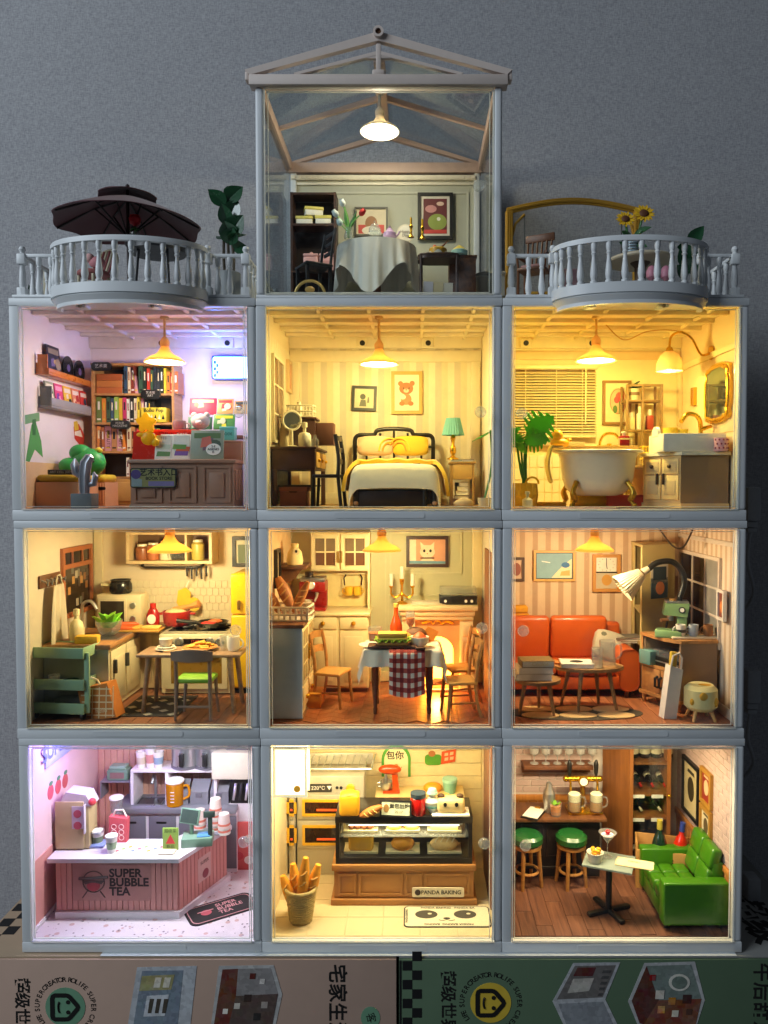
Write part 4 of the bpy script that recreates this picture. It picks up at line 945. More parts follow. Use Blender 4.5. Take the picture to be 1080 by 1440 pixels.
bookrow(x0+2.4,y0+2,F+sz[2]+.05,[(6.5,17.5,'#6b7f3a'),(5,17.5,'#3a5a48'),(5.5,17.5,'#9bbf5a'),(4.6,17,'#c63a72'),(4.6,17.4,'#151515'),(4.6,17.4,'#e8d23a'),(4.2,17,'#2c3440'),(2.6,17,'#151515')],13,'on the third bookcase shelf')
bookrow(x0+21.5,y0+2,F+sz[3]+.05,[(4.4,19,'#34506e'),(5,19,'#8a3a2a'),(5.2,19,'#3a5a48'),(4.2,17,'#c0392b'),(4.2,18,'#2c3440'),(4.2,18,'#1d2b22'),(4.0,15,'#e08a3a'),(3.4,15,'#b7683a')],13,'on the top bookcase shelf',4)
for k in range(3):book(f"brown boxed volume, {('bottom', 'middle', 'top')[k]} of the pile on the top bookcase shelf",(x0+11.5,y0+8,F+sz[3]+.05+k*4.5),12,17.5,4.3,mat(('#b7683a','#c07a40','#a85a30')[k],.5),90)
t2=th('comic_box','yellow and black boxed comics on the third bookcase shelf','box',(x0+42.5,y0+4,F+sz[2]+.05))
part(t2,'case',BC(17,10,10,bv=.3),mat('#e2cf3a',.5));txt(t2,'BoBo Pop',3.3,INK,0,-5,8,bold=.03)
for k in range(6):part(t2,'printed_shape',FL([(-7.5+k*2.6,2),(-5.6+k*2.6,2),(-6.4+k*2.6,5.5)],-5,.12),INK if k%2 else mat('#efe6c8',.5),0)
book('pink book lying at the end of the lowest bookcase shelf',(x0+47,y0+9,F+sz[0]+2.3),11,9,4,mat('#d23a72',.5));book('white book lying under the pink book on the lowest shelf',(x0+47,y0+9,F+sz[0]+.05),11.5,9.5,2.2,mat('#efefef',.5))
for px0,px1,py0,py1,s_,nm in((128,156,509,521,'艺术类','at the top of the bookcase'),(198,225,548,561,'艺术类\nART','between the upper shelves'),(155,182,591,603,'时尚类\nMAGAZINE','between the lower shelves')):
    a0,a1,b0,b1=bx(px0,px1,py0,py1,y0-3);g=th('shelf_sign',f'small black shelf sign hanging {nm}','sign',((a0+a1)/2,y0-3,b0));wv,hv=a1-a0,b1-b0
    part(g,'plate',PR(RR(-wv/2,wv/2,0,hv,hv*.42),'y',0,2.5),mat('#1b1b1d',.35));txt(g,s_,hv*(.5 if '\n' not in s_ else.34),mat('#b9b9bb',.5),0,0,hv/2)
# counter
yc=16;x0,x1,zb,zt=bx(183,329,646,720,yc);CB=mat('#a27860',.5,.06);zt-=F
t=th('shop_counter','brown panelled bookshop counter with books on top','counter',(x0,yc,F));W_=x1-x0
part(t,'body',B(0,W_,0,24,0,zt-2.4),CB);part(t,'countertop',B(-1.4,W_+1.6,-1.4,26,zt-2.38,zt,.5),CB);part(t,'plinth',B(-.6,W_+.5,-.6,-.02,0,2.4,.2),CB)
for i in range(3):
    a,b=2.2+i*W_/3,(i+1)*W_/3-1.6
    part(t,'panel_frame',HOLE(a,b,3.6,zt-4,1.2,-.7,-.02),CB);part(t,'panel',B(a+4,b-4,-.8,-.02,6.6,zt-8,.3),CB)
    part(t,'panel',B(W_+.02,W_+.7,3+7*i,8+7*i,5,zt-6,.2),CB)
a0,a1,b0,b1=bx(182,247,658,686,yc-3)
g=th('book_store_sign','yellow and black sign reading BOOK STORE on the counter front','sign',((a0+a1)/2,yc-1.6,b0));wv,hv=a1-a0,b1-b0
part(g,'plate',PR(RR(-wv/2,wv/2,0,hv,1.6),'y',-.5,.6),INK);part(g,'printed_shape',FL(RR(-wv/2+.6,wv/2-.6,.6,hv-.6,1.2),-.5,.1),mat('#8f8a52',.5),0)
part(g,'printed_shape',FL([(-wv/2+.8,.8),(-wv*.24,.8),(-wv*.24,hv*.42),(-wv/2+.8,hv*.6)],-.62,.1),mat('#8c9a9a',.5),0);part(g,'printed_shape',FL(DISC(-wv*.37,hv*.68,wv*.11,hv*.24),-.64,.1),mat('#4d3a78',.5),0)
part(g,'printed_shape',FL([(-wv*.1,1),(wv*.46,1),(wv*.46,hv*.33),(-wv*.1,hv*.33)],-.62,.1),mat('#7d72a0',.5),0)
txt(g,'艺术书入口',4.6,INK,wv*.13,-.6,hv*.76,bold=.02);txt(g,'BOOK STORE',2.6,INK,wv*.13,-.6,hv*.47,bold=.02)
CTZ=F+zt
x,z=at(206,640,26)
t=th('red_tote','translucent red box tote on the counter','tote',(x,30,CTZ+.05));REDT=mat('#e0402c',.25,.1,trl=.35)
part(t,'body',PR([(-8,0),(8,0),(9.5,17),(-7,17)],'y',-6,6),REDT);part(t,'lid',B(-6,32,-4,6,17.05,18.4,.4),mat('#e8503a',.3,.1,trl=.3));txt(t,'SALE',3,PAPER,22,-4.05,15.2)
part(t,'front_panel',B(10,31,4.6,5.6,8,17,.2),mat('#e04838',.35))
x,z=at(207,605,22);t=th('yellow_figurine','yellow star shaped figurine leaning on the red tote','figurine',(x,21,CTZ+8));YF=mat('#f6d81e',.35,.05,trl=.45)
part(t,'head',PR([(5.2*(1+.2*math.cos(5*a))*math.sin(a),14+5.2*(1+.2*math.cos(5*a))*math.cos(a))for a in[math.pi*i/25 for i in range(50)]],'y',-1.6,1.6),YF);part(t,'body',SP(1,0,5,4.6,2,4.4)+SP(-3,0,7,3.2,1.4,1.5)+SP(5,0,2.4,2.6,1.5,2.4),YF,80)
def standee(label,px0,px1,py0,py1,y,m,cols,seed,tilt=10,nm='magazine_display',cat='magazine',two=False,base=None):
    a0,a1,b0,b1=bx(px0,px1,py0,py1,y);bb=b0 if base is None else base;wv,hv=a1-a0,b1-bb
    t=th(nm,label,cat,((a0+a1)/2,y,bb),0);t.rotation_euler[0]=R(-tilt)
    part(t,'cover',B(-wv/2,wv/2,-.4,.6,0,hv,.15),m)
    if two:
        for s in(-1,1):
            g=part(t,'page',B(s*wv*.25-wv*.22,s*wv*.25+wv*.22,-.6,-.42,hv*.05,hv*.95),mat('#e9e5d8',.6))
        for k,(u,v,c)in enumerate(((-.25,.22,'#5f8a4a'),(-.25,.5,'#cfd8c0'),(.26,.25,'#7a55a0'),(.3,.42,'#d2603a'),(.2,.5,'#6a9a4a'))):part(t,'printed_shape',FL([(u*wv-wv*.2,v*hv-hv*.1),(u*wv+wv*.18,v*hv-hv*.1),(u*wv+wv*.2,v*hv+hv*.08),(u*wv-wv*.17,v*hv+hv*.1)],-.6-.05*k,.1),mat(c,.6),0)
        txt(t,'·I·I·I·',hv*.16,mat('#5a5a50',.6),-wv*.26,-.62,hv*.84)
    else:cover_art(t,wv,hv,-.4,cols,seed)
    return t
standee('white open magazine propped on the counter beside the red tote',217,267,610,644,22,PAPER,(),1,two=True,base=CTZ+.1,nm='open_magazine')
g=standee('grey illustrated book with speech bubble on the counter',267,314,604,645,20,mat('#8f9a86',.5),('#5f7a4a','#7a5a6a','#4a5a48','#c96a5a'),5,base=CTZ+.1,nm='art_book',cat='book')
part(g,'printed_shape',FL(DISC(4,6,4.5,3.6),-.8,.1),PAPER,0);txt(g,'S-E\nAGENES\nIS',1.9,INK,4,-.92,6,bold=.02)
# tiered rack behind the counter
RK=mat('#6d4a3c',.5)
xa,xb=AX(263,60),AX(347,60)
t=th('magazine_rack','brown tiered magazine rack behind the counter','rack',(xa,46,F));
for k,(yy,q)in enumerate(((4,31),(20,47))):part(t,'tier',B(0,xb-xa-4,yy,yy+16,q-2,q,.3),RK)
part(t,'side_panel',PR([(2,0),(38,0),(38,47),(20,47),(2,31)],'x',-1.2,-.05),RK)
for i,(a,b,c_,d,y,m,cols,nm,tl)in enumerate(((266,304,559,583,64,'#c23a5a',('#e8c8a0','#b06a5a','#f0d0d0'),'crimson picture book on the top tier of the rack',12),(305,328,560,582,64,'#d9a86a',('#d23a4a','#e8e0d0','#c22a3a'),'tan picture book on the top tier of the rack',12),(329,350,563,582,64,'#c9a26a',('#3a4a5a','#e0c8a0','#6a4a3a'),'tan and navy picture book at the end of the top tier',12),(300,330,582,604,50,'#4f8f52',('#e8e23a','#d8e0c0','#2f5a34'),'green book with yellow letters on the lower tier of the rack',10),(264,298,586,604,52,'#3a5f4a',('#7a9a8a','#c8d0c0','#2a4034'),'dark green picture book on the lower tier of the rack',10))):
    standee(nm,a,b,c_,d,y,mat(m,.45),cols,40+i,tl,'picture_book','book')
x,z=at(282,596,44);t=th('bear_ornament','grey bear head ornament beside the mug','ornament',(x,44,AZ(604,44)));GB=mat('#b9b4b2',.4)
part(t,'head',SP(0,0,5,6,4.5,5),GB);part(t,'ear',SP(-4,0,9,2,1.4,2),GB);part(t,'ear',SP(4,0,9,2,1.4,2),GB);part(t,'snout',SP(0,-4,4,2.2,1.6,1.6),mat('#d2cccb',.4))
x,z=at(251,600,40);mug('grey mug on the rack behind the counter',(x,42,AZ(601,42)-2),4,6,mat('#9a8c92',.35))
x,z=at(320,612,34);t=th('teal_box','teal box with dark lettering at the counter end','box',(x,36,AZ(620,36)));part(t,'case',BC(9,7,7,bv=.3),mat('#5fb0a4',.4));part(t,'lid',BC(9.4,7.4,1.6,z=7,bv=.3),mat('#6fc0b2',.4));txt(t,'CODE',2.4,INK,0,-3.5,4)
t=th('display_stand','brown raised display stand at the counter end','stand',(AX(326,34),36,CTZ+.02));part(t,'body',BC(14,12,AZ(620,36)-CTZ-1.5,bv=.3),CB);part(t,'top',BC(15,13,1.4,z=AZ(620,36)-CTZ-1.5,bv=.3),CB)
t=th('side_shelf','orange wooden side shelf at the bookshop right wall','shelf',(XR(2,1)-9,34,F));
for q in(8,24,40):part(t,'shelf',B(0,9,0,34,q,q+1.2),BKC)
part(t,'side_panel',B(.1,8.9,-1.2,-.05,0,44),BKC);part(t,'side_panel',B(.1,8.9,34.05,35.2,0,44),BKC)
for i,c in enumerate(('#e0803a','#d9a23a','#c23a3a','#e8d8c0')):book(f"{('orange', 'mustard', 'red', 'cream')[i]} magazine on the orange side shelf",(XR(2,1)-5,46+(i%2)*9,F+25.3+(i//2)*16),7,7,2.4+i*.5,mat(c,.5))
# neon sign
x0,x1,zb,zt=bx(296,349,499,533,94)
t=th('neon_sign','glowing blue and white sign on the bookshop back wall','sign',((x0+x1)/2,BKY,zb));wv,hv=x1-x0,zt-zb
part(t,'case',PR(RR(-wv/2,wv/2,0,hv,1.6),'y',-7,-.05),mat('#1f3f9a',.4));part(t,'light_panel',FL(RR(-wv/2+1,wv/2-1,1,hv-1,1.2),-7,.3),mat((.30,.62,1.0),.4,0,emit=5.5),0)
for i in range(5):
    for k in range(2):
        if(i+k)%2==0:part(t,'printed_square',FL([(-wv/2+1.6+k*1.7,1.6+i*2.3),(-wv/2+3.3+k*1.7,1.6+i*2.3),(-wv/2+3.3+k*1.7,3.9+i*2.3),(-wv/2+1.6+k*1.7,3.9+i*2.3)],-7.3,.15),mat('#1c4fae',.4,0),0)
plight('neon_light',((x0+x1)/2-6,84,zb+hv/2),.075,(.12,.25,1.0),5)
# bench with yellow cushion
x0,x1=xL+.5,AX(158,62);zc_=AZ(678,40)-F
t=th('storage_bench','wooden storage bench with yellow cushion in the bookshop corner','bench',(x0,20,F));W_=x1-x0;BN=mat('#d9a070',.5,.06)
part(t,'body',B(0,26,0,52,0,zc_),BN);part(t,'drawer_box',B(26.05,W_,30,52,0,zc_),BN)
for i in range(2):
    a=26.5+i*(W_-26.5)/2;b=26.5+(i+1)*(W_-26.5)/2-.8
    part(t,'drawer_front',B(a,b,29.2,29.98,1.5,zc_-.6,.2),BN);part(t,'drawer_slot',FL(RR((a+b)/2-2,(a+b)/2+2,zc_-5,zc_-3,.8),29.2,.1),BLACK,0)
part(t,'cushion',B(.2,W_-.2,29,52,zc_+.02,zc_+5,2.2,3),mat('#d9b926',.8,.1,bump=.2));part(t,'cushion',B(.2,26,.5,28.9,zc_+.02,zc_+4.4,2,3),mat('#c2a024',.8,.1,bump=.2))
t2=th('bench_sign','narrow black nameplate lying on the yellow cushion','sign',(x0+16,24,F+zc_+4.5));part(t2,'plate',B(-10,10,-1,1,0,3,.3),mat('#3a3228',.5));txt(t2,'ART CELL 200YEAR',2,mat('#c8c0a8',.5),0,-1,1.5)
x,z=at(122,660,50)
t=th('green_plush','round green plush toy with a yellow crest on the bench','toy',(x,48,F+zc_+4.6));GP=mat('#35a44e',.45,.1)
part(t,'body',SP(2,0,8,11,7,9,20,14),GP);part(t,'paw',SP(-9,-3,5.5,6.5,5,5.5),GP);part(t,'head',SP(-3,0,14,7,5.4,5.5),GP)
part(t,'crest',SP(9,-1,15.5,2.6,1.4,2),mat('#e2c83a',.5))
for s in(-1,1):part(t,'eye',SP(5+s*3,-6.4,8.4,.6),INK)
part(t,'mouth',TU([(3.4+i*.8,-6.9,6.6-.5*math.sin(math.pi*i/4))for i in range(5)],.25,5),INK)
x,z=at(118,690,8);zz=AZ(694,8)-F
t=th('silver_cactus','silver cactus in a square grey pot in front of the bench','ornament',(x,9,F));SV=mat('#a9a6ae',.35,.15,metal=.6);GP2=mat('#66686a',.6)
part(t,'pot',BC(12,11,zz,bv=.4),GP2)
def ribbed(pts,r,n=14):
    s=TU(pts,r,n);P=[Vector(p)for p in pts]
    return Sh([tuple(Vector(v)+(P[i//n]-Vector(v))*(.22 if(i%2)else 0))for i,v in enumerate(s.v)],s.f)
part(t,'stem',ribbed([(0,0,zz-.5),(0,0,zz+9),(1,0,zz+18),(3.4,0,zz+22),(3.6,0,zz+23)],[3.0,3.4,3.4,2.6,.6]),SV)
part(t,'arm',ribbed([(-2,0,zz+10),(-5,0,zz+12),(-5.6,0,zz+17),(-5.4,0,zz+20.5)],[1.6,2.2,2.6,.6]),SV);part(t,'arm',ribbed([(2,0,zz+5),(5.4,0,zz+5.6),(6.4,0,zz+10),(5.4,0,zz+12.6)],[1.5,1.9,1.8,.5]),SV)
# ================================================================== bedroom (upper middle)
ox=cxof(2,2);xL=XL(2,2);CW=mat('#e9dcb8',.55,.05);h=BW/2
ceiling_beams(2,2,CW);floor_planks(2,2,12,70,wood('#a07a44','#c29a5c',50))
bw=BKW[2,2]
zt=AZ(493,102)-ROWZ[2]
part(bw,'top_trim',B(-h+3,h-3,101.2,103.55,zt-8,zt,.4),CW);part(bw,'baseboard',B(-h+3,h-3,101.4,103.55,6.7,15,.4),CW)
for a in(-h+3,h-10):part(bw,'pilaster',B(a,a+6.5,100.4,103.5,6.7,zt-8.1,.4),CW)
for y in range(8,100,8):part(LFW[2,2],'wall_board',B(-h+2.33,-h+2.9,y,y+7.6,7,112,.2),CW)
# window in left wall
ya,yb=WY(381,xL),WY(396,xL);z0,z1=AZ(622,ya),AZ(496,ya)
t=th('bedroom_window','white framed window with small panes at the bedroom side wall','window',(xL+.7,ya,z0),90);W_,H_=yb-ya,z1-z0
part(t,'frame',HOLE(0,W_,0,H_,1.8,-1.8,-.05),CW);part(t,'pane',B(1.8,W_-1.8,-.7,-.2,1.8,H_-1.8),mat('#7a5636',.15))
for k in(1,2):part(t,'glazing_bar',B(1.8,W_-1.8,-1.4,-.75,H_*k/3-.5,H_*k/3+.5),CW)
part(t,'glazing_bar',B(W_/2-.5,W_/2+.5,-1.3,-.72,1.8,H_-1.8),CW)
ya=WY(404,xL);picture('pink print in a pale frame on the bedroom side wall',(xL+.8,ya,AZ(530,ya)),14,22,mat('#d9b98a',.5),mat('#c98a6a',.6),'left')
x,z=at(512,560,101);picture('small tilted black frame with a grey figure on striped wallpaper',(x,BKY-.1,z),17.5,17.5,mat('#26241f',.45),mat('#ded2ae',.6),fw=2,tilt=2,art=((DISC(-1,1.2,2),mat('#5a5a4e',.6)),([(-3.4,-5.6),(1.6,-5.6),(1,-1),(-2.4,-1)],mat('#6a6a5c',.6)),([(2,-3),(3.6,-3),(3.4,1),(2.6,1)],mat('#7a7a68',.6))))
x,z=at(572,552,101);BR=mat('#b9713a',.6)
picture('light wood frame with a pink bear print on striped wallpaper',(x,BKY-.1,z),22,30,mat('#d2a24e',.5,.1),mat('#efe3c0',.6),fw=2.4,art=((DISC(-.4,3,5,4.2),BR),(DISC(-4.4,6.4,1.8),BR),(DISC(3.8,6.6,1.8),BR),(DISC(-.4,-4.6,3.8,4),mat('#c98a52',.6)),(DISC(-3.4,-7.6,2,1.6),BR),(DISC(2.8,-7.6,2,1.6),BR),(DISC(-.4,1.4,1.9,1.4),mat('#e8c9a0',.6)),(DISC(-2.3,3.2,.45),INK),(DISC(1.6,3.2,.45),INK),(DISC(-.4,2,.5,.35),INK),(DISC(-2.8,-3,2.2,1.8),mat('#f2e6c8',.6))))
# bed
yh=92;x0,x1,_,zh=bx(497,611,603,712,yh);BKM=mat('#1c1712',.35)
t=th('bed','dark bed with arched metal headboard under the striped wallpaper','bed',((x0+x1)/2,0,F));hw=(x1-x0)/2;zh=AZ(612,yh)-F;za=AZ(603,yh)-F
arch=[(-hw+1,yh,0)]+[(-hw+1,yh,zh-4)]+CRV([(-hw+1.4,yh,zh-2),(-hw+4,yh,zh),(-hw+14,yh,zh+.3),(-hw*.4,yh,za-1),(0,yh,za),(hw*.4,yh,za-1),(hw-14,yh,zh+.3),(hw-4,yh,zh),(hw-1.4,yh,zh-2)],4)+[(hw-1,yh,zh-4),(hw-1,yh,0)]
part(t,'headboard_tube',TU(arch,1.5,10),BKM);part(t,'headboard_rail',TU([(-hw+2,yh,zh-8),(hw-2,yh,zh-8)],.8,8),BKM)
for k in range(-2,3):part(t,'headboard_bar',TU([(k*9.5,yh,zh-20),(k*9.5,yh,zh-8),(k*9.5,yh,min(za-1.5,zh+3-abs(k)*1.5))],.8,8),BKM)
xf0,xf1=AX(496,22)-(x0+x1)/2,AX(616,22)-(x0+x1)/2;fz=AZ(690,22)-F
part(t,'bed_frame',B(xf0+1,xf1-1,24,88,2.5,fz,.5),mat('#2a1a12',.45));part(t,'footboard',B(xf0+2.2,xf1-9,21.5,23.9,.5,fz,.4),mat('#241610',.45))
for a in(xf0+2,xf1-2,xf1-8):part(t,'leg',CY(1.5,0,fz+1,a,22,n=12),BKM)
part(t,'leg_cap',SP(xf0+2,21.4,3,1.6),mat('#b98a5a',.4));part(t,'leg_cap',SP(xf1-2,21.4,3,1.6),mat('#b98a5a',.4))
part(t,'mattress',B(xf0+1,xf1-1,23,88,fz+.05,fz+13,2.5,3),mat('#e3d3a8',.8))
bxc=(x0+x1)/2;q0,q1=xf0-2.5,xf1+1.5;zq=fz+15.5
def quilt(top,drop_f,drop_s,ya_,yb_,grow,fold):
    def fn(u,v):
        x=q0-grow+(q1-q0+2*grow)*u;m=q1-q0+2*grow;e=min(u,1-u)*m
        y=ya_+(yb_-ya_)*v;ef=(y-ya_)
        z=top+1.2*math.sin(math.pi*u)
        if e<7:z-=drop_s*(1-math.sqrt(max(0,1-((7-e)/7)**2.4)))
        if drop_f and ef<8:z-=drop_f*(1-math.sqrt(max(0,1-((8-ef)/8)**2.6)))
        z+=fold*math.sin(x*.9+y*.35)*(.4 if e>7 else 1)
        return(x,y,z)
    return GR(44,30,fn,.8)
one('quilt','cream white quilt hanging over the bed','quilt',quilt(zq,15,14,19,80,0,.12).mv(0,0,0),mat('#f1e3b8',.85,.05,sheen=.2),(bxc,0,F),ang=70)
def blanket(u,v):
    x=q0-5+(q1-q0+11)*u;m=q1-q0+11;e=min(u,1-u)*m;z=zq+2.4+1.4*math.sin(math.pi*u)+1.3*math.sin(math.pi*v)
    ds=21 if u>.5 else 18
    if e<11:z-=ds*(1-math.sqrt(max(0,1-((11-e)/11)**2.2)))
    return(x,40+26*v-5*(1-abs(2*u-1))*0+(1-min(1,e/11))*(-14)*(1-v),z+.4*math.sin(x*.5))
one('blanket','yellow blanket folded across the upper half of the bed','blanket',GR(48,14,blanket,2.2),mat('#dcae22',.85,.08,sheen=.4,bump=.15),(bxc,0,F),ang=70)
for i,(a,b,c,nm)in enumerate(((503,552,'#d9b48e','peach'),(552,603,'#d9b02c','yellow'))):
    x,z=at((a+b)/2,630,80);t=th('pillow',f'{nm} pillow against the black headboard','pillow',(x,80,AZ(640,80)));t.rotation_euler[0]=R(-14)
    part(t,'cover',SP(0,0,6.5,13.2,3.4,7.5,20,12).warp(lambda p,q,r:(max(-12,min(12,p*1.15)),q,6.5+max(-6.6,min(6.6,(r-6.5)*1.12)))),mat(c,.85,.06),60)
    for k,rr in enumerate((9,6)):part(t,'printed_arc',TU([((10 if i==0 else-8)+rr*math.cos(R(q))*.8,-3.2-.1*k,2+rr*math.sin(R(q)))for q in(range(60,181,15)if i==0 else range(0,151,15))],.7,5),mat(('#e0b53a','#c98f2a')[k],.8))
# nightstand and lamp
NS=mat('#a37e3e',.5,.1);x0,x1,_,z1=bx(634,667,649,712,72);zz=z1-F
t=th('nightstand','tan wooden nightstand with an open shelf of books beside the bed','nightstand',(x0,72,F));W_=x1-x0
part(t,'top',B(-1,W_+1,-1,20,zz-1.5,zz,.4),NS);part(t,'drawer',B(1.6,W_-1.6,-.3,18,zz-12,zz-1.6,.3),mat('#c09a50',.5));part(t,'shelf',B(1.6,W_-1.6,0,18,zz-27,zz-25.5),NS);part(t,'shelf',B(1.6,W_-1.6,0,18,3.5,5),NS)
for a in(0,W_-1.5):part(t,'side_panel',B(a,a+1.5,0,19,0,zz-1.52),NS)
for i,(c,n_)in enumerate((('#4a4640','charcoal'),('#efe6cc','cream'),('#d8cfb4','ivory'),('#8a9090','grey'))):book(f'{n_} book in the nightstand pile',(x0+W_/2,80,F+zz-25.4+i*2.9),W_-6-i,13,2.8,mat(c,.6),4*i-4)
book('black book under the bedside lamp',(x0+W_*.55,80,F+zz+.05),14,10,1.4,mat('#2a2a26',.5));book('slim grey book beside the bedside lamp foot',(x0+W_*.25,76,F+zz+.05),7,8,.9,mat('#8aa0a0',.5))
x,z=at(637,640,78)
t=th('bedside_lamp','gold table lamp with pleated turquoise shade on the nightstand','lamp',(x,78,F+zz+1.5));zs=AZ(610,78)-F-zz-1.5;zt2=AZ(588,78)-F-zz-1.5
part(t,'stem',LA([(4,0),(3.8,.8),(2,1.6),(1.2,3),(2.2,5),(2.0,8),(1.0,10),(1.4,zs-4),(1.8,zs-3),(.8,zs)],n=20),GOLD)
part(t,'shade',LA([(7.4,zs-1),(4.6,zt2),(4.3,zt2),(7.0,zs-1),(7.4,zs-1)],n=48,cap=False).warp(lambda a,b,c:(a*(1+.035*math.cos(24*math.atan2(b,a))),b*(1+.035*math.cos(24*math.atan2(b,a))),c)),mat('#8fd2ca',.6,.08,trl=.4),20)
# vanity desk with its end towards the front
VB=mat('#4a2c22',.45,.1);x0,x1=xL+1,AX(444,26);y0=26;zz=AZ(628,y0)-F
t=th('vanity_desk','dark brown vanity desk along the bedroom side wall','desk',(x0,y0,F));W_=x1-x0
part(t,'top',B(-.5,W_+.8,-1,58,zz-1.6,zz,.4),VB);part(t,'apron',B(.5,W_-.4,0,57,zz-14,zz-1.62),VB)
for a in(.5,W_-3.2):
    for b in(0,54):part(t,'leg',B(a,a+2.8,b,b+2.8,0,zz-14.02,.3),VB)
part(t,'back_panel',B(.5,1.6,3,54,4,zz-14.02),mat('#1c1210',.5))
part(t,'shelf_panel',B(3.4,W_-3.3,3,54,13,14.2),mat('#241714',.5))
for k in range(3):part(t,'drawer_front',B(W_-.38,W_+.3,3+18*k,19.5+18*k,zz-12.5,zz-3,.2),mat('#c29a54',.5));part(t,'drawer_knob',SP(W_+1,11+18*k,zz-8,1.1),GOLD)
a0,a1,b0,b1=bx(393,431,682,718,30)
g=th('storage_bin','dusty pink storage bin under the vanity desk','box',((a0+a1)/2,38,F+.5));part(g,'body',BC(a1-a0,15,b1-F-4.5,bv=.4),mat('#8c5246',.6));part(g,'lid',BC(a1-a0+1,16,3.4,z=b1-F-4.45,bv=.4),mat('#955a4c',.6));part(g,'handle_slot',FL(RR(-2.6,2.6,9,11,.8),-7.5,.15),BLACK,0)
DZ=F+zz
x,z=at(432,600,62);t=th('desk_hutch','reddish brown small drawer unit on the vanity desk','drawer unit',(x,52,DZ+.05));hz_=AZ(590,56)-DZ
part(t,'body',BC(15,18,hz_-1,bv=.3),VB);part(t,'top',BC(17,19,1.4,z=hz_-.98,bv=.3),VB);part(t,'drawer',B(7.6,19,-7,5,2,hz_-3,.4),mat('#5a3528',.5));part(t,'drawer_knob',SP(20,-1,hz_*.4,1),GOLD)
x,z=at(425,583,56);t=th('white_basket','white wire basket on top of the desk drawer unit','basket',(x,52,DZ+hz_+.5));WW=mat('#d8d0b4',.45)
for q in(.6,4,7.6):part(t,'rim',TU([(a,b,q)for a,b in RR(-8.6,8.6,-6,6,1.5)],.5,6,True),WW)
for k in range(9):part(t,'wire',CY(.4,.5,7.6,-8+2*k,-6,n=6),WW);part(t,'wire',CY(.4,.5,7.6,-8+2*k,6,n=6),WW)
part(t,'base',BC(16.8,11.6,.5),WW)
one('white_jar','small white lidded jar above the wire basket','jar',LA([(2.4,0),(3.2,3),(3,6),(1.6,8),(1.2,9),(1.4,9.8),(.2,10.4)],n=16),mat('#e0d6ba',.35),(x-1.5,52,DZ+hz_+1.1))
x,z=at(409,620,36)
t=th('round_mirror','round white table mirror on the vanity desk','mirror',(x,40,DZ+.05),25);mz=AZ(591,38)-DZ
part(t,'foot',LA([(5,0),(4.6,.8),(1,1.6),(.8,mz-5.6)],n=20),WW);part(t,'ring',TU([(5.8*math.cos(R(a)),0,mz+5.8*math.sin(R(a)))for a in range(0,360,12)],.8,8,True),WW);part(t,'glass',PR(DISC(0,mz,5.5,5.5,30),'y',-.4,.4),mat('#b9bba8',.08,0,metal=.9))
x,z=at(428,618,32);t=th('pump_bottle','white pump bottle on the vanity desk','bottle',(x,33,DZ+.05));part(t,'body',LA([(3.6,0),(4,.6),(4,7),(3,8.6),(1.2,9)],n=18),mat('#e3dbc4',.4));part(t,'pump',LA([(1,9),(1,12),(1.8,12.2),(1.8,15),(.4,15.4)],n=12),mat('#d8cfb4',.4));part(t,'spout',B(-4,0,-.6,.6,14,15,.3),mat('#d8cfb4',.4))
one('cream_bottle','tall pale bottle behind the round mirror','bottle',LA([(3.4,0),(3.4,10),(1.6,14),(1.4,18),(.3,18.4)],n=16),mat('#cdbb94',.4),(xL+6,44,DZ+.05))
one('small_perfume','small clear perfume bottle at the desk edge','bottle',BC(4.4,4,5,bv=.8)+CY(1,5,7,n=10),GLASS,(AX(443,30),31,DZ+.05))
# black chair
x,z=at(458,668,26);zs=AZ(667,24)-F
t=th('black_chair','black ladder back chair at the vanity desk','chair',(x+1,30,F),85)
part(t,'seat',BC(18,16,2,z=zs-2,bv=.6),BKM)
for sx in(-8,8):
    part(t,'leg',TU([(sx,7.4,zs-2),(sx,8.4,0)],1,8),BKM);part(t,'leg',TU([(sx*.9,-7.4,zs),(sx,-9.5,0)],1.1,8),BKM);part(t,'back_post',TU(CRV([(sx,-7.6,zs-1),(sx,-8,zs+10),(sx,-6,zs+24)]),1.2,8),BKM)
for q in(8,15,22):part(t,'back_slat',B(-7.4,7.4,-8.4+q*.04,-7.2+q*.05,zs+q-1.6,zs+q+1.4,.4),BKM)
one('slipper','cream slipper on the bedroom floor by the nightstand','slipper',SP(0,0,2.6,6,3.6,3,18,10).warp(lambda a,b,c:(a,b,max(0,c))),mat('#cdb078',.8),(AX(653,18),20,F+.5),10)
one('bedroom_rug','yellowish rug lying in front of the bed','rug',PR(DISC(0,0,30,8,40),'z',0,.6),mat('#c2a060',.9,.15,900,bump=.4),(AX(610,14),14,F+.5))
xp=XR(2,2)-6;t=th('trailing_plant','green leaf plant at the bedroom right edge','plant',(xp,16,F+.5));part(t,'pot',CY(3.4,0,6,r1=4,n=16),mat('#c9b48a',.6))
a,b=at(690,606,14);c,d=at(664,618,12);part(t,'stem',TU(CRV([(0,0,5),(4,-1,24),(a-xp,-2,b-F)]),.7,6),GRN);part(t,'leaf',LEAF((a-xp+1,-2,b-F),(c-xp,-3,d-F),4.4,1.5,(.2,1,.4)),mat('#3f8a2a',.4))
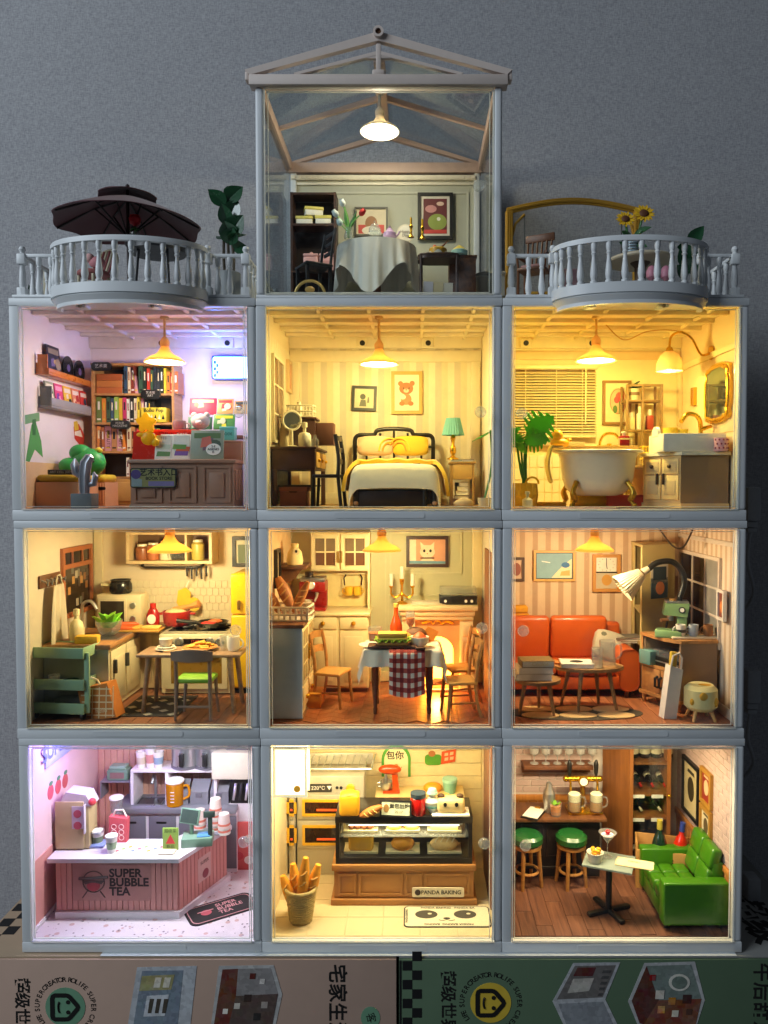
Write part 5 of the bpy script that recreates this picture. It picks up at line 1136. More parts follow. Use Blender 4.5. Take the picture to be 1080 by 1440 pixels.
# ================================================================== bathroom (upper right)
ox=cxof(2,3);xR=XR(2,3);xL=XL(2,3)
BC_=mat('#e6d5a2',.55,.05);ceiling_beams(2,3,BC_)
TILE=mat('#e9e0c4',.25,.04)
bw=BKW[2,3];a0,a1,b0,b1=bx(724,800,640,712,103);a1=AX(850,103)
nx,nz=12,4;tw_=(a1-a0)/nx;thh=(AZ(640,103)-F)/nz;proto=part(bw,'tile',B(0,tw_-.45,-.6,0,0,thh-.45,.2,1),TILE,loc=(a0-ox,103.55,F-ROWZ[2]+.2))
for i in range(nx):
    for k in range(nz):
        if i or k:dup(proto,bw,(a0-ox+i*tw_,103.55,F-ROWZ[2]+.2+k*thh))
part(bw,'top_trim',B(-h+3,h-3,101.4,103.5,AZ(494,102)-ROWZ[2]-6,AZ(494,102)-ROWZ[2],.4),mat('#dfc08a',.6))
rw=RTW[2,3]
part(rw,'picture_rail',B(h-4,h-2.33,4,103,100,104,.5),BC_);part(rw,'wall_panel',B(h-3.0,h-2.33,6,60,52,92,.4),mat('#e0c096',.6));part(rw,'corner_trim',B(h-5,h-2.34,99,103.4,6.5,110,.4),BC_)
# venetian blind
x0,x1,z0,z1=bx(725,838,513,613,99)
t=th('venetian_blind','cream venetian blind over the bathroom window','blind',(x0,99,z0));W_,H_=x1-x0,z1-z0;BL=mat('#e3d2a0',.5)
part(t,'headrail',B(-1,W_+1,-2,2.5,H_-3,H_,.4),BL);n=23;proto=None
for i in range(n):
    q=1.5+i*(H_-5)/n
    if proto is None:proto=part(t,'slat',B(0,W_,-1.6,1.6,-.18,.18).rot('X',24),BL,loc=(0,0,q))
    else:dup(proto,t,(random.uniform(-.3,.3),0,q))
part(t,'bottom_rail',B(0,W_,-1.4,1.4,-1.2,.4,.3),BL);part(t,'wand',CY(.5,8,H_-3,W_*.86,-2.8,n=8),BL)
for u in(.12,.5,.82):part(t,'cord',CY(.22,0,H_-3,W_*u,-2,n=5),BL)
part(bw,'window_pane',B(x0-ox,x1-ox,103.0,103.5,z0-ROWZ[2],z1-ROWZ[2]-3),mat('#6a4a24',.2));part(bw,'window_sill',B(x0-ox-1,x1-ox-8,98,103,z0-ROWZ[2]-7,z0-ROWZ[2]-4,.4),mat('#bfa878',.5))
x,z=at(868,566,101);picture('brown framed pink flower print behind the bathroom shelf',(x,BKY-.1,z),20,31,mat('#8a5f22',.5),mat('#e6d2a0',.6),fw=1.8,art=((DISC(1,1,6,9,24),mat('#c97a5a',.6)),(DISC(1,1,5.4,8.4,24),mat('#e0b48a',.6)),(DISC(2,4,3,3.4),mat('#d2564a',.6)),(DISC(0,2,2,2.4),mat('#c94a44',.6)),([(1.4,-8),(2,-8),(2.2,1),(1.6,1)],mat('#5a7a3a',.6)),(DISC(-1.2,-4.6,1.6,2.8),mat('#5a7a3a',.6))))
# ladder shelf
yl=84;x0,x1,_,z1=bx(881,931,540,700,yl);LW=mat('#8a6a35',.5,.1)
t=th('ladder_shelf','brown wooden ladder shelf behind the bathtub','shelf',(x0,yl,F));W_,H_=x1-x0,z1-F
for a in(0,W_*.42,W_-1.6):part(t,'post',B(a,a+1.6,0,1.6,0,H_,.2),LW);part(t,'post',B(a,a+1.6,14,15.6,0,H_,.2),LW)
LS=[AZ(q,yl)-F for q in(692,604,562)]
for q in LS:part(t,'shelf',B(.1,W_-.1,1.65,13.95,q-1.2,q,.2),LW);part(t,'rail',B(1.65,W_-1.7,-.3,.9,q-1.4,q-.1,.2),LW)
part(t,'rail',B(1.65,W_-1.7,.2,1.4,H_-1.6,H_,.2),LW)
SX=x0
t=th('shelf_plant','dark green leafy plant in a white pot on the ladder shelf','plant',(SX+7,yl+7,F+LS[2]+.05));part(t,'pot',CY(3.6,0,8,r1=4.2,n=18),mat('#cdbf94',.5));part(t,'printed_shape',CY(4.06,3.4,5.6,n=18),mat('#7a5a3a',.5))
for dx,dy,dz,ww in((-5,-3,13,5),(3,-4,14.5,6),(9,-3,12,6),(12,1,11,5),(0,3,13,5),(5,2,15,5)):part(t,'leaf',LEAF((0,0,8),(dx,dy,dz),ww,1.5,(.1,1,.3)),mat('#1e4a22',.35))
BT=[('cream','#d9c48a'),('white','#e6dfc8'),('brick red','#a8442c'),('pale yellow','#e3cf7a'),('amber','#b9822a')]
for i,(n_,c)in enumerate(BT):
    q=LS[1]if i<3 else LS[0];hh=(12,16,14,10,9)[i]
    t=th('toiletry_bottle',f'{n_} toiletry bottle on the {"middle" if i < 3 else "lowest"} ladder shelf','bottle',(SX+5+(i%3)*6.4,yl+6,F+q+.05));part(t,'body',BC(5,4,hh*.72,bv=.9),mat(c,.35));part(t,'cap',CY(1.5,hh*.72,hh,n=12),mat('#e8e0c8',.4))
t=th('wire_caddy','yellow wire caddy at the ladder shelf front','caddy',(AX(915,70),72,AZ(645,70)));YW=mat('#d9b62a',.4)
for q in(0,4,8):part(t,'rim',TU([(a,b,q)for a,b in RR(-6,6,-4,4,1)],.45,6,True),YW)
for k in range(7):part(t,'wire',CY(.35,0,8,-6+2*k,-4,n=6),YW)
part(t,'foot',BC(9,6,AZ(645,70)-F-1).mv(0,0,-(AZ(645,70)-F-.5)),mat('#c9b070',.6))
# bathtub
yt=34;x0,x1,z0,z1=bx(783,902,632,700,yt);TB=mat('#ece6d4',.22,.03,coat=.3)
t=th('bathtub','white clawfoot bathtub in the middle of the bathroom','bathtub',((x0+x1)/2,yt+4,F+.4));hw=(x1-x0)/2;zr=AZ(633,yt-8)-F;zb=AZ(697,yt)-F
def tubf(prof,nn=44):
    v=[];f=[]
    for rx_,ry_,z_ in prof:
        for i in range(nn):
            a=2*math.pi*i/nn;ca,sa=math.cos(a),math.sin(a)
            v.append((rx_*math.copysign(abs(ca)**.92,ca),ry_*math.copysign(abs(sa)**.92,sa),z_))
    for j in range(len(prof)-1):
        for i in range(nn):f.append((j*nn+i,j*nn+(i+1)%nn,(j+1)*nn+(i+1)%nn,(j+1)*nn+i))
    f.append(tuple(range(nn-1,-1,-1)));f.append(tuple((len(prof)-1)*nn+i for i in range(nn)));return Sh(v,f)
part(t,'basin',tubf([(hw*.45,8,zb-.5),(hw*.62,11,zb+1),(hw*.76,13.5,zb+4.5),(hw*.84,15,zb+11),(hw*.89,16,zr-5),(hw*.94,17,zr-2.2),(hw*1.05,19,zr-1.4),(hw*1.07,19.4,zr-.4),(hw*1.04,19,zr),(hw*.9,16,zr-1),(hw*.84,14,zr-8),(hw*.7,11,zb+3)]),TB)
CG=mat('#a8832a',.3,.15,metal=.8)
for sx in(-.62,.62):
    for sy in(-1,1):
        fx=sx*hw;part(t,'claw_foot',TU(CRV([(fx*.95,sy*11,zb+8),(fx*1.12,sy*14.5,zb+2),(fx*1.05,sy*13.5,zb-3),(fx*1.16,sy*15,1.2)]),[1.8]+[1.6]*6+[2.0]*6+[1.1]*5+[1.3],10),CG);part(t,'claw_ball',SP(fx*1.16,sy*15,1.4,1.6,1.6,1.4),CG)
TUB=((x0+x1)/2,yt+4,F+.4+zr)
one('bath_tray','bamboo tray laid across the bathtub','tray',B(-hw*.82,hw*.86,-8,8,.15,1.3,.4)+B(-hw*.82,hw*.86,-8,-7,1.32,2.6,.3),mat('#c79a4e',.5,.15),(TUB[0]+1,TUB[1]+2,TUB[2]))
x,_=at(876,620,40);t=th('soap_dispenser','red soap dispenser standing on the bath tray','bottle',(x,TUB[1],TUB[2]+1.5));part(t,'body',BC(6.4,5,7.5,bv=1),mat('#8f1f1c',.3));part(t,'pump',LA([(1,7.5),(1,9),(1.6,9.2),(1.6,10),(.3,10.3)],n=10),WW);part(t,'caddy',HOLE(-4.4,4.4,0,6,.9,-3.6,-2.8),mat('#e2cf8a',.4))
x,_=at(858,620,52);t=th('bath_faucet','gold bath faucet with telephone shower at the bathtub','faucet',(x,54,TUB[2]-3));YG=mat('#d9a82c',.25,.1,metal=.85)
part(t,'spout',TU(CRV([(-6,0,0),(-6,0,9),(-3,-1,14),(3,-2,14),(6,-3,10)]),.9,8),YG);part(t,'cross_bar',TU([(-8,0,6),(8,0,6)],1.1,8),YG);part(t,'valve',LA([(1.8,0),(2.2,2),(1.2,4),(1.6,6)],n=12).mv(6,0,0),YG);part(t,'valve',LA([(1.8,0),(2.2,2),(1.2,4),(1.6,6)],n=12).mv(0,0,2),YG);part(t,'handset',TU([(6,-1,12),(11,-1,9)],[1,2],8),mat('#e8e0c4',.3));part(t,'riser',CY(.8,-TUB[2]+F+5,2,-1,0,n=8),YG)
x,_=at(778,628,30);DUCK=mat('#e8a41c',.4)
t=th('rubber_duck','yellow rubber duck at the end of the bathtub','toy',(TUB[0]-hw*.98,TUB[1]-5,TUB[2]+1.6),0);part(t,'body',SP(1,0,2.6,6,4,3.2),DUCK);part(t,'head',SP(-.5,0,7.4,3.6),DUCK);part(t,'beak',SP(-4,-.6,7,1.6,1.2,.7),mat('#d2641c',.4));part(t,'tail',SP(7,0,4.6,1.6,1.4,1),DUCK)
one('hand_towel','cream towel draped over the tub end under the duck','towel',GR(8,16,lambda u,v:((-3+16*(v-.62)if v>.62 else-3-2.2*math.sin(v*5)),-6+12*u,(.9 if v>.62 else.9-(.62-v)*34+.6*math.sin(u*9))+.9*math.sin(min(1,max(0,(v-.5)*5))*3.14)),.9),mat('#e0c884',.9,.12,700,bump=.3),(TUB[0]-hw*1.02,TUB[1]-6,TUB[2]+.3),ang=70)
# toilet behind
x,_=at(905,690,62);t=th('toilet','cream white toilet pan between bathtub and vanity','toilet',(x+3,58,F+.3));q=AZ(657,56)-F
part(t,'pan',LA([(12,0),(11,q*.3),(14,q*.7),(19,q-2.4),(19.4,q-2)],n=30),mat('#e3c89a',.3));part(t,'seat',LA([(19.6,q-1.9),(20,q-.6),(19,q+.6),(.3,q+.8)],n=30),mat('#ead9b0',.3))
one('pink_box','flat pink box on the floor beneath the tub','box',BC(26,12,7.4,bv=.4),mat('#c24a3a',.5),(AX(883,42),46,F+.4));
one('rolled_towel','rolled yellow towel under the bathtub','towel',CY(3.6,-14,14,n=18,bv=.8).rot('Y',90).mv(0,0,3.6),mat('#d9b83a',.9,.15,600,bump=.4),(AX(836,44),48,F+.4))
# vanity
yv=14;x0=AX(923,yv);xm=AX(957,yv);x1=AX(1024,yv);zz=AZ(636,yv)-F
VC=mat('#d2b27c',.5,.06);VS=mat('#8f704c',.55,.05)
t=th('vanity_cabinet','tan vanity cabinet with cream doors below the basin','cabinet',(x0,yv,F+.3));W_=x1-x0;D_=30
part(t,'side_panel',B(xm-x0,W_,0,D_*.92,1,zz-2),VS);part(t,'front_case',PR([(0,D_*.8),(xm-x0-.1,0),(xm-x0-.1,D_*.9),(0,D_*.9)],'z',3,zz-2),VC)
vt=th
ax_,ay_=(xm-x0),-D_*.8;L_=math.hypot(ax_,ay_);an=math.degrees(math.atan2(ay_,ax_));CD_=mat('#ecca84',.5)
def onface(name,u0,u1,q0,q1,y0_,y1_,m,bv=.2):return part(t,name,B(u0,u1,y0_,y1_,q0,q1,bv),m,loc=(0,D_*.8,0),rz=an)
for i in range(2):
    a,b=L_*(.04+.48*i),L_*(.48+.48*i)
    onface('drawer_front',a,b,zz-13,zz-4,-.9,-.03,CD_);onface('drawer_inset',a+1.4,b-1.4,zz-11.5,zz-5.5,-1.2,-.92,VC)
    part(t,'drawer_knob',SP((a+b)/2,-2,zz-8.5,1.2),mat('#5a3a1c',.4),loc=(0,D_*.8,0),rz=an)
    onface('door',a,b,5,zz-14,-.9,-.03,CD_);onface('door_inset',a+2,b-2,8,zz-17,-1.2,-.92,VC)
    onface('door_handle',(b-2.4)if i==0 else(a+1.2),(b-1.2)if i==0 else(a+2.4),zz*.42,zz*.62,-2.6,-1.22,mat('#3a2414',.4))
part(t,'countertop',PR([(-2,D_*.8),(xm-x0,-1.5),(W_+.6,-1.5),(W_+.6,D_),(-2,D_)],'z',zz-1.95,zz),mat('#e3d9ba',.3));part(t,'plinth',PR([(-1,D_*.8),(xm-x0,-.8),(W_+.3,-.8),(W_+.3,D_*.9),(-1,D_*.9)],'z',0,2.9),VC)
BZ=F+.3+zz
t=th('wash_basin','white rectangular wash basin on the vanity cabinet','basin',(x0,yv,BZ+.05));hb=AZ(609,yv)-BZ
part(t,'bowl',B(4,W_-1,1,3,0,hb,.7)+B(4,W_-1,27,29,0,hb,.7)+B(4,6.4,3.02,26.98,0,hb,.7)+B(W_-3.4,W_-1,3.02,26.98,0,hb,.7)+B(6.42,W_-3.42,3.02,26.98,0,2),mat('#e9e2cc',.2));part(t,'splash_lobe',PR(ARC(0,0,6,0,180,10),'x',0,2).mv(3.6,16,hb*.9),mat('#e9e2cc',.2))
x,_=at(980,600,30);t=th('basin_faucet','arched gold faucet behind the wash basin','faucet',(x,40,BZ+.1));part(t,'spout',TU(CRV([(6,0,0),(6,0,hb+6),(3,-2,hb+12),(-4,-5,hb+13),(-9,-8,hb+8)]),1.4,10),YG);part(t,'lever',TU([(6,0,hb+4),(13,0,hb+6)],[1.6,.9],8),YG);part(t,'base',CY(2.6,0,4,6,0,n=14),YG)
for px,nm,rr,hh in((950,'round yellow translucent cup at the basin',4.6,12),(966,'yellow translucent cup under the gold faucet',4.2,11)):
    x,_=at(px,600,36);one('tumbler',nm,'cup',LA([(rr*.85,0),(rr,hh),(rr*.86,hh),(rr*.72,.8),(.2,.8)],n=18),mat('#e3cf52',.25,.05,trl=.4),(x,46,BZ+hb*.4))
x,_=at(1014,620,12);t=th('dotted_cup','pink cup with dark dots at the basin corner','cup',(x,12.2,BZ+.1));part(t,'body',LA([(3.6,0),(4,.6),(4,8),(3.5,8),(3.2,1),(.2,1)],n=20),mat('#cf9aa4',.35))
for a in range(200,341,35):
    for k,q in enumerate((2,4.4,6.8)):part(t,'printed_dot',SP(3.95*math.cos(R(a+17*(k%2))),3.95*math.sin(R(a+17*(k%2))),q,.6,.6,.6,8,6),mat('#8a2a4a',.4))
# wall mirror and sconce
ym=WY(1012,xR);z=AZ(553,ym)
t=th('gilt_mirror','gilt framed mirror with wavy edge on the bathroom right wall','mirror',(xR-.6,ym,z),-90);GF=mat('#d2a02c',.3,.12,metal=.7)
ol=[]
for i in range(60):
    a=2*math.pi*i/60;ca,sa=math.cos(a),math.sin(a)
    ol.append((19*math.copysign(abs(ca)**.35,ca)*(1+.04*math.cos(10*a)),17.5*math.copysign(abs(sa)**.35,sa)*(1+.05*math.cos(8*a))))
part(t,'frame',PR(ol,'y',-2.2,-.05),GF);part(t,'bead',TU([(a*.88,-2.4,b*.88)for a,b in ol],1.1,6,True),GF);part(t,'glass',PR([(a*.82,b*.82)for a,b in ol],'y',-2.6,-2.22),mat('#8f9a86',.06,0,metal=.9))
ya=WY(976,xR);picture('tiny gilt print beside the gilt mirror',(xR-.1,ya,AZ(558,ya)),6,12,GF,mat('#b98a4a',.6),'right',fw=1)
x,z=at(941,522,46);yw=46;t=th('wall_sconce','gold swan neck wall lamp with frosted shade in the bathroom','lamp',(x,yw,z));hh=AZ(494,yw)-z;dx=xR-x
part(t,'arm',TU(CRV([(0,0,hh),(1,0,hh+9),(7,0,hh+12),(14,0,hh+8),(20,0,hh-2),(dx-1,0,hh-1)]),.8,8),YG);part(t,'wall_plate',CY(4.4,0,1.4,n=20,bv=.4).rot('Y',-90).mv(dx-.1,0,hh-1),YG);part(t,'cap',LA([(2.6,hh-.5),(2,hh+2),(.8,hh+3)],n=14),YG)
part(t,'shade',LA([(8.2,0),(7.8,hh*.4),(5.6,hh*.8),(2.6,hh),(2.2,hh),(5.2,hh*.78),(7.4,hh*.4),(7.9,0),(8.2,0)],n=30,cap=False),mat('#e9cf9a',.4,.03,trl=.6));part(t,'bulb',SP(0,0,hh*.3,3),mat('#fff0c0',.5,0,emit=10));plight('sconce_light',(x,yw,z+1),.12,(1.0,.72,.25),3)
t=one('lamp_cable','thin cable looping along the bathroom ceiling','cable',TU(CRV([(AX(850,50),50,AZ(457,50)),(AX(875,55),55,AZ(478,55)),(AX(905,55),55,AZ(467,55)),(AX(930,52),52,AZ(464,52)),(AX(958,48),48,AZ(466,48))]),.35,6),mat('#b98a2a',.5))
# plants and small things at the front left
xp,_=at(737,700,30);t=th('monstera','monstera with split leaves in a woven yellow pot','plant',(xp,28,F+.3));q=AZ(680,24)-F
part(t,'pot',LA([(7,0),(8.2,q*.5),(7.4,q),(6.6,q),(6.4,q*.3),(.3,q*.25)],n=28).warp(lambda a,b,c:(a*(1+.03*math.sin(14*math.atan2(b,a)+c*2.4)),b*(1+.03*math.sin(14*math.atan2(b,a)+c*2.4)),c)),mat('#cfa92c',.7,.2,500,bump=.4),15);part(t,'handle',TU([(4+4*math.cos(R(a)),-4,q-.5+4*math.sin(R(a)))for a in range(0,181,15)],.7,6),mat('#cfa92c',.7))
MON=mat('#6cc244',.35,.2,trl=.45)
for bx_,by_,tx,ty,ww in((742,612,780,583,20),(738,620,772,618,14),(733,628,722,606,10),(728,632,738,622,10),(725,610,720,600,8)):
    a,b=at(bx_,by_,24);c,d=at(tx,ty,20)
    part(t,'stem',TU(CRV([(random.uniform(-2,2),0,q-1),((a-xp)*.5,-1,(b-F)*.6),(a-xp,-3,b-F)]),.7,6),mat('#3a7a2e',.5));part(t,'leaf',LEAF((a-xp,-3,b-F),(c-xp,-7,d-F),ww*1.15,1,'cam',44,.12,.3,.72),MON)
x,_=at(742,700,8);t=th('lotion_bottle','small white lotion bottle in front of the woven pot','bottle',(x,9,F+.9));q=AZ(702,8)-F;part(t,'body',LA([(2.6,0),(3,.5),(3,q*.8),(1.2,q)],n=16),mat('#e8e2cc',.35));part(t,'pump',LA([(.9,q),(.9,q+2),(1.5,q+2.1),(1.4,q+3.6),(.3,q+3.8)],n=10),mat('#e8e2cc',.35))
one('bath_mat','pale pink bath mat with wavy edge on the bathroom floor','mat',PR([(33*math.cos(a)*(1+.05*math.sin(7*a)),12*math.sin(a)*(1+.06*math.sin(5*a)))for a in[2*math.pi*i/48 for i in range(48)]],'z',0,.6),mat('#d9b6b4',.9,.12,700,bump=.5),(AX(795,12),16,F+.05))
one('folded_towel','folded yellow towel on the floor behind the bath mat','towel',BC(20,9,3.4,bv=1.3,seg=3),mat('#d2a836',.9,.15,600,bump=.4),(AX(775,34),40,F+.1))
# ------------------------------------------------------------------ middle row
def FY(py,z):
    b=(PY0-py)/FP;k=(z-CZ)/(b*math.cos(PIT)-math.sin(PIT));return k*(math.cos(PIT)+b*math.sin(PIT))-CD
def fp(px,py,z):y=FY(py,z);return at(px,py,y)[0],y
def lathe_thing(nm,label,cat,loc,parts_,rz=0):
    t=th(nm,label,cat,loc,rz)
    for pn,pr_,m in parts_:part(t,pn,LA(pr_,n=20),m)
    return t
def candle_pic(*a,**k):return picture(*a,**k)
F=FL0[3]+.45;xL=XL(3,1);ox=cxof(3,1);h=BW/2
def planks3(c_,m,w_=9,ln=46):floor_planks(3,c_,w_,ln,m)
# ================================================================== kitchen
planks3(1,wood('#6a4028','#8e5a3a',50),10)
KC=mat('#ddd0a6',.5,.05);WT=wood('#a06e40','#c08c56',50);CRT=mat('#e6dcb8',.25,.04)
bw=BKW[3,1]
part(bw,'corner_pilaster',B(-h+3,-h+9,101,103.5,7,122,.4),KC)
x0,x1=AX(152,103)-ox,AX(324,103)-ox;z0,z1=AZ(900,103),AZ(816,103);nx,nz=20,8;tw_,t_h=(x1-x0)/nx,(z1-z0)/nz;proto=None
for k in range(nz):
    for i in range(nx):
        loc=(x0+(i-(.5 if k%2 else 0))*tw_,103.55,z0-ROWZ[3]+k*t_h)
        if proto is None:proto=part(bw,'tile',B(0,tw_-.35,-.5,0,0,t_h-.35,.15,1),CRT,loc=loc)
        else:dup(proto,bw,loc)
# window and hook rail on the left wall
ya,yb=WY(83,xL),WY(127,xL);z0,z1=AZ(872,ya),AZ(772,ya);TC=mat('#a8643a',.5,.1)
t=th('kitchen_window','terracotta framed window on the kitchen side wall','window',(xL+.1,ya,z0),90);W_,H_=yb-ya-2,z1-z0
part(t,'frame',HOLE(0,W_,0,H_,3,-2,-.05),TC);part(t,'transom',B(3,W_-3,-1.9,-.3,H_*.70,H_*.70+3),TC);part(t,'pane',B(3,W_-3,-.7,-.2,3,H_-3),mat('#33281c',.12))
for k in(1,2):part(t,'glazing_bar',B(W_*k/3-.6,W_*k/3+.6,-1.6,-.75,H_*.74,H_-3),TC)
for k in range(14):u,v=random.uniform(5,W_-9),random.uniform(5,H_*.62);part(t,'printed_shape',FL([(u,v),(u+4,v),(u+4,v+5),(u,v+5)],-.72-.01*k,.05),mat(('#8a5a2a','#6a6a5a','#b98a4a','#4a3a2a','#a8a08a')[k%5],.4),0)
ya,yb=WY(51,xL),WY(80,xL);z=AZ(822,ya)
t=th('hook_rail','brown wooden hook rail on the kitchen side wall','hooks',(xL+.1,ya,z-3),90);W_=yb-ya
part(t,'board',B(0,W_,-1.4,-.05,0,8,.5),mat('#6b4424',.5))
for k in range(5):part(t,'hook',TU([(2+k*(W_-4)/4,-1.4,5),(2+k*(W_-4)/4,-4,4),(2+k*(W_-4)/4,-5,2),(2+k*(W_-4)/4,-5.4,5)],.6,6),STEEL)
t=th('apron','pale striped apron hanging from the hook rail','apron',(xL+5,ya+W_*.55,z-40),90)
part(t,'cloth',GR(22,10,lambda u,v:((u-.5)*(22-9*v**2),-1.4*math.sin(u*16)*(1-v*.5)-1,38*v),.4),mat('#cfc3a6',.85,.08),60);part(t,'strap',TU([(-5,-1,37),(-2,-1,44),(2,-1,44),(5,-1,37)],.5,6),mat('#cfc3a6',.85))
# L-shaped units
zw=AZ(906,26)-F;xw0,yw0=xL+.5,24;xf=AX(158,24)+0;
xf=at(156,905,26)[0]
t=th('sink_unit','cream corner sink unit with wooden worktop','kitchen unit',(xL+.4,0,F));W_=xf-xL
part(t,'body',B(0,W_-2,26,80,1,zw-3),KC);part(t,'worktop',B(0,W_,24,80,zw-2.95,zw,.4),WT)
part(t,'end_panel',B(0,W_-1.9,25.2,25.96,1,zw-3.1),mat('#a8a890',.55))
for k in range(2):part(t,'door',B(W_-1.98,W_-1,28+k*26,52+k*26,5,zw-5,.3),KC);part(t,'door_inset',B(W_-.98,W_-.5,32+k*26,48+k*26,10,zw-10,.3),KC);part(t,'door_handle',B(W_-.9,W_+1.4,50-k*20,52-k*20,zw*.55,zw*.75,.4),mat('#3a3a38',.4))
sx0,sx1=at(135,895,46)[0]-xL,at(172,895,46)[0]-xL;part(t,'sink',HOLE(0,sx1-sx0,0,26,1.4,0,.5).rot('X',-90).mv(sx0,38,zw+.55),STEEL);part(t,'sink_bowl',B(sx0+1.2,sx1-1.2,39,63,zw+.02,zw+.2),mat('#5c5a50',.35,metal=.5))
zw+=0;WZ=F+zw
xb1=AX(223,78)
t=th('back_worktop_unit','cream kitchen unit with worktop along the back wall','kitchen unit',(xf+.5,80.3,F));W_=xb1-xf-1
part(t,'body',B(-40,W_,1,22.5,1,zw-3),KC);part(t,'worktop',B(-W_-20,W_,-1,23,zw-2.95,zw,.4),WT)
for k in range(2):part(t,'door',B(1+k*W_/2,(k+1)*W_/2-.6,.2,.98,5,zw-5,.3),KC);part(t,'door_inset',B(3.5+k*W_/2,(k+1)*W_/2-3,-.3,.18,9,zw-9,.3),KC)
# microwave and pot
x,z=at(167,850,86);t=th('microwave','cream microwave oven in the kitchen corner','microwave',(AX(167,84),89,WZ+.05));hh=AZ(836,82)-WZ
part(t,'case',BC(31,16,hh,bv=1.4),KC);part(t,'door',B(-14,5.5,-8.6,-8.02,2,hh-2.4,.4),mat('#d2c6a0',.4));part(t,'door_glass',B(-12,4,-8.9,-8.62,4,hh-4.4),mat('#2a2620',.1))
for q in(.28,.68):part(t,'dial',CY(2,0,1.4,n=16,bv=.2).rot('X',90).mv(10,-8.02,hh*q),STEEL)
MZ=WZ+hh;x,_=at(167,836,84);t=th('black_pot','black saucepan standing on the microwave','pot',(x,88,MZ+.1));part(t,'body',LA([(7,0),(8.4,2),(8.2,7),(7,9.5),(7.6,10),(6,9),(.3,3)],n=28),mat('#1a1917',.25));part(t,'rim',LA([(7.6,10),(7.8,10.6),(7,10.6),(7,10)],n=28),mat('#3a3a34',.3));part(t,'handle',TU([(-8,-1,6),(-12,-3,7),(-14,-4,7)],1.2,8),mat('#c9bd8a',.4))
# worktop things
x=at(123,870,50)[0];t=th('kitchen_faucet','chrome swan neck faucet over the kitchen sink','faucet',(x-2,56,WZ+.05));part(t,'spout',TU(CRV([(-4,0,0),(-4,0,16),(-2,-1,21),(3,-2,22),(7,-3,17)]),1.1,8),STEEL);part(t,'lever',TU([(-4,0,4),(-9,-2,8)],.8,6),STEEL)
lathe_thing('soap_bottle','cream soap bottle beside the kitchen sink','bottle',(at(106,893,34)[0],36,WZ+.05),(('body',[(4,0),(4.6,1),(4.6,8),(3.4,12),(1.4,14),(1.2,16),(2,16.4),(1.8,20),(.4,20.4)],mat('#d9cd9e',.4)),))
one('sponge','yellow sponge on the worktop edge','sponge',BC(14,7,5,bv=1),mat('#d9ab2c',.9,.2,600,bump=.5),(at(122,898,28)[0],29,WZ+.05),6)
x=at(148,880,44)[0];t=th('salad_bowl','glass bowl of green lettuce by the sink','bowl',(x,50,WZ+.6));part(t,'bowl',LA([(4,0),(7,4),(8.6,10),(8.2,10),(6.6,4.4),(3.6,.8)],n=24,cap=False),GLASS)
for k in range(22):a=k*2.4;r=2+(k%5)*1.6;part(t,'lettuce_leaf',LEAF((r*.4*math.cos(a),r*.4*math.sin(a),5),(r*1.25*math.cos(a),r*1.25*math.sin(a),11+6*random.random()),8.5,1,(-math.sin(a),math.cos(a),.3),5,.3),mat(('#6ab42a','#98d03c','#7cc430')[k%3],.45))
x=at(192,880,64)[0];t=th('chopping_board','round board with bread slices on the worktop','board',(x,70,WZ+.1));part(t,'board',BC(30,15,1.4,bv=.5),mat('#b98a3c',.5));part(t,'bread_slice',BC(14,9,1.8,x=-6,z=1.45,bv=.8),mat('#dcae4a',.7));part(t,'bread_slice',BC(12,8,1.8,x=8,z=1.45,bv=.8),mat('#e0bd62',.7))
for k in range(3):one('carrot',f"{('long', 'middle', 'short')[k]} orange carrot on the kitchen worktop",'carrot',TU([(-8+k,0,0),(6-k,1,0),(9-k,1,0)],[2.2,1.5,.3],10),mat('#c9581c',.5),(at(177,872,66)[0]-1,66+k*4,WZ+2.2+(k%2)*2),8*k)
x=at(211,870,74)[0];t=th('ketchup_bottle','red ketchup bottle with white label','bottle',(x,80,WZ+.1));part(t,'body',LA([(5,0),(5.6,1),(5.6,11),(4,15),(2.4,17)],n=20).sc(1,.7,1),mat('#a11414',.3));part(t,'cap',LA([(2.6,17),(2.4,21),(.4,21.2)],n=16),mat('#b8241c',.4));part(t,'label_print',FL(DISC(0,8,3.6,4.2),-3.7,.3),PAPER,0)
# cooker
x0,x1=AX(223,66),AX(323,66);t=th('cooker','cream range cooker with gas hob','cooker',((x0+x1)/2,66,F));W_=x1-x0;CK=mat('#d9cda6',.4,.05)
part(t,'body',B(-W_/2,W_/2,2,36,1,zw-11),CK);part(t,'control_panel',B(-W_/2-.4,W_/2+.4,-1,36,zw-10.95,zw-1.6,.5),CK);part(t,'hob',B(-W_/2+1,W_/2-1,1,35,zw-1.55,zw-.4,.3),mat('#b5ad90',.3,metal=.3));part(t,'hob_glass',B(-W_/2+4,W_/2-4,4,32,zw-.38,zw),mat('#2a2a26',.15))
for k in(-.36,-.22,.22,.36):part(t,'dial',CY(3,0,2,n=20,bv=.4).rot('X',90).mv(k*W_,-1.05,zw-6.3),STEEL);part(t,'dial_cap',CY(1.8,0,2.8,n=16).rot('X',90).mv(k*W_,-1.05,zw-6.3),mat('#8a8470',.35,metal=.5))
part(t,'display',FL(RR(-9,9,zw-8,zw-4.4,.5),-1.05,.3),mat('#1c1410',.2),0);txt(t,'12:08',2.6,mat('#c2402a',.4,0),0,-1.4,zw-6.2)
part(t,'oven_frame',HOLE(-W_/2+3,W_/2-3,4,zw-13,3.4,1,1.98),CK);part(t,'oven_window',B(-W_/2+6.5,W_/2-6.5,1.4,1.96,7.5,zw-16.5),mat('#8a6a22',.3))
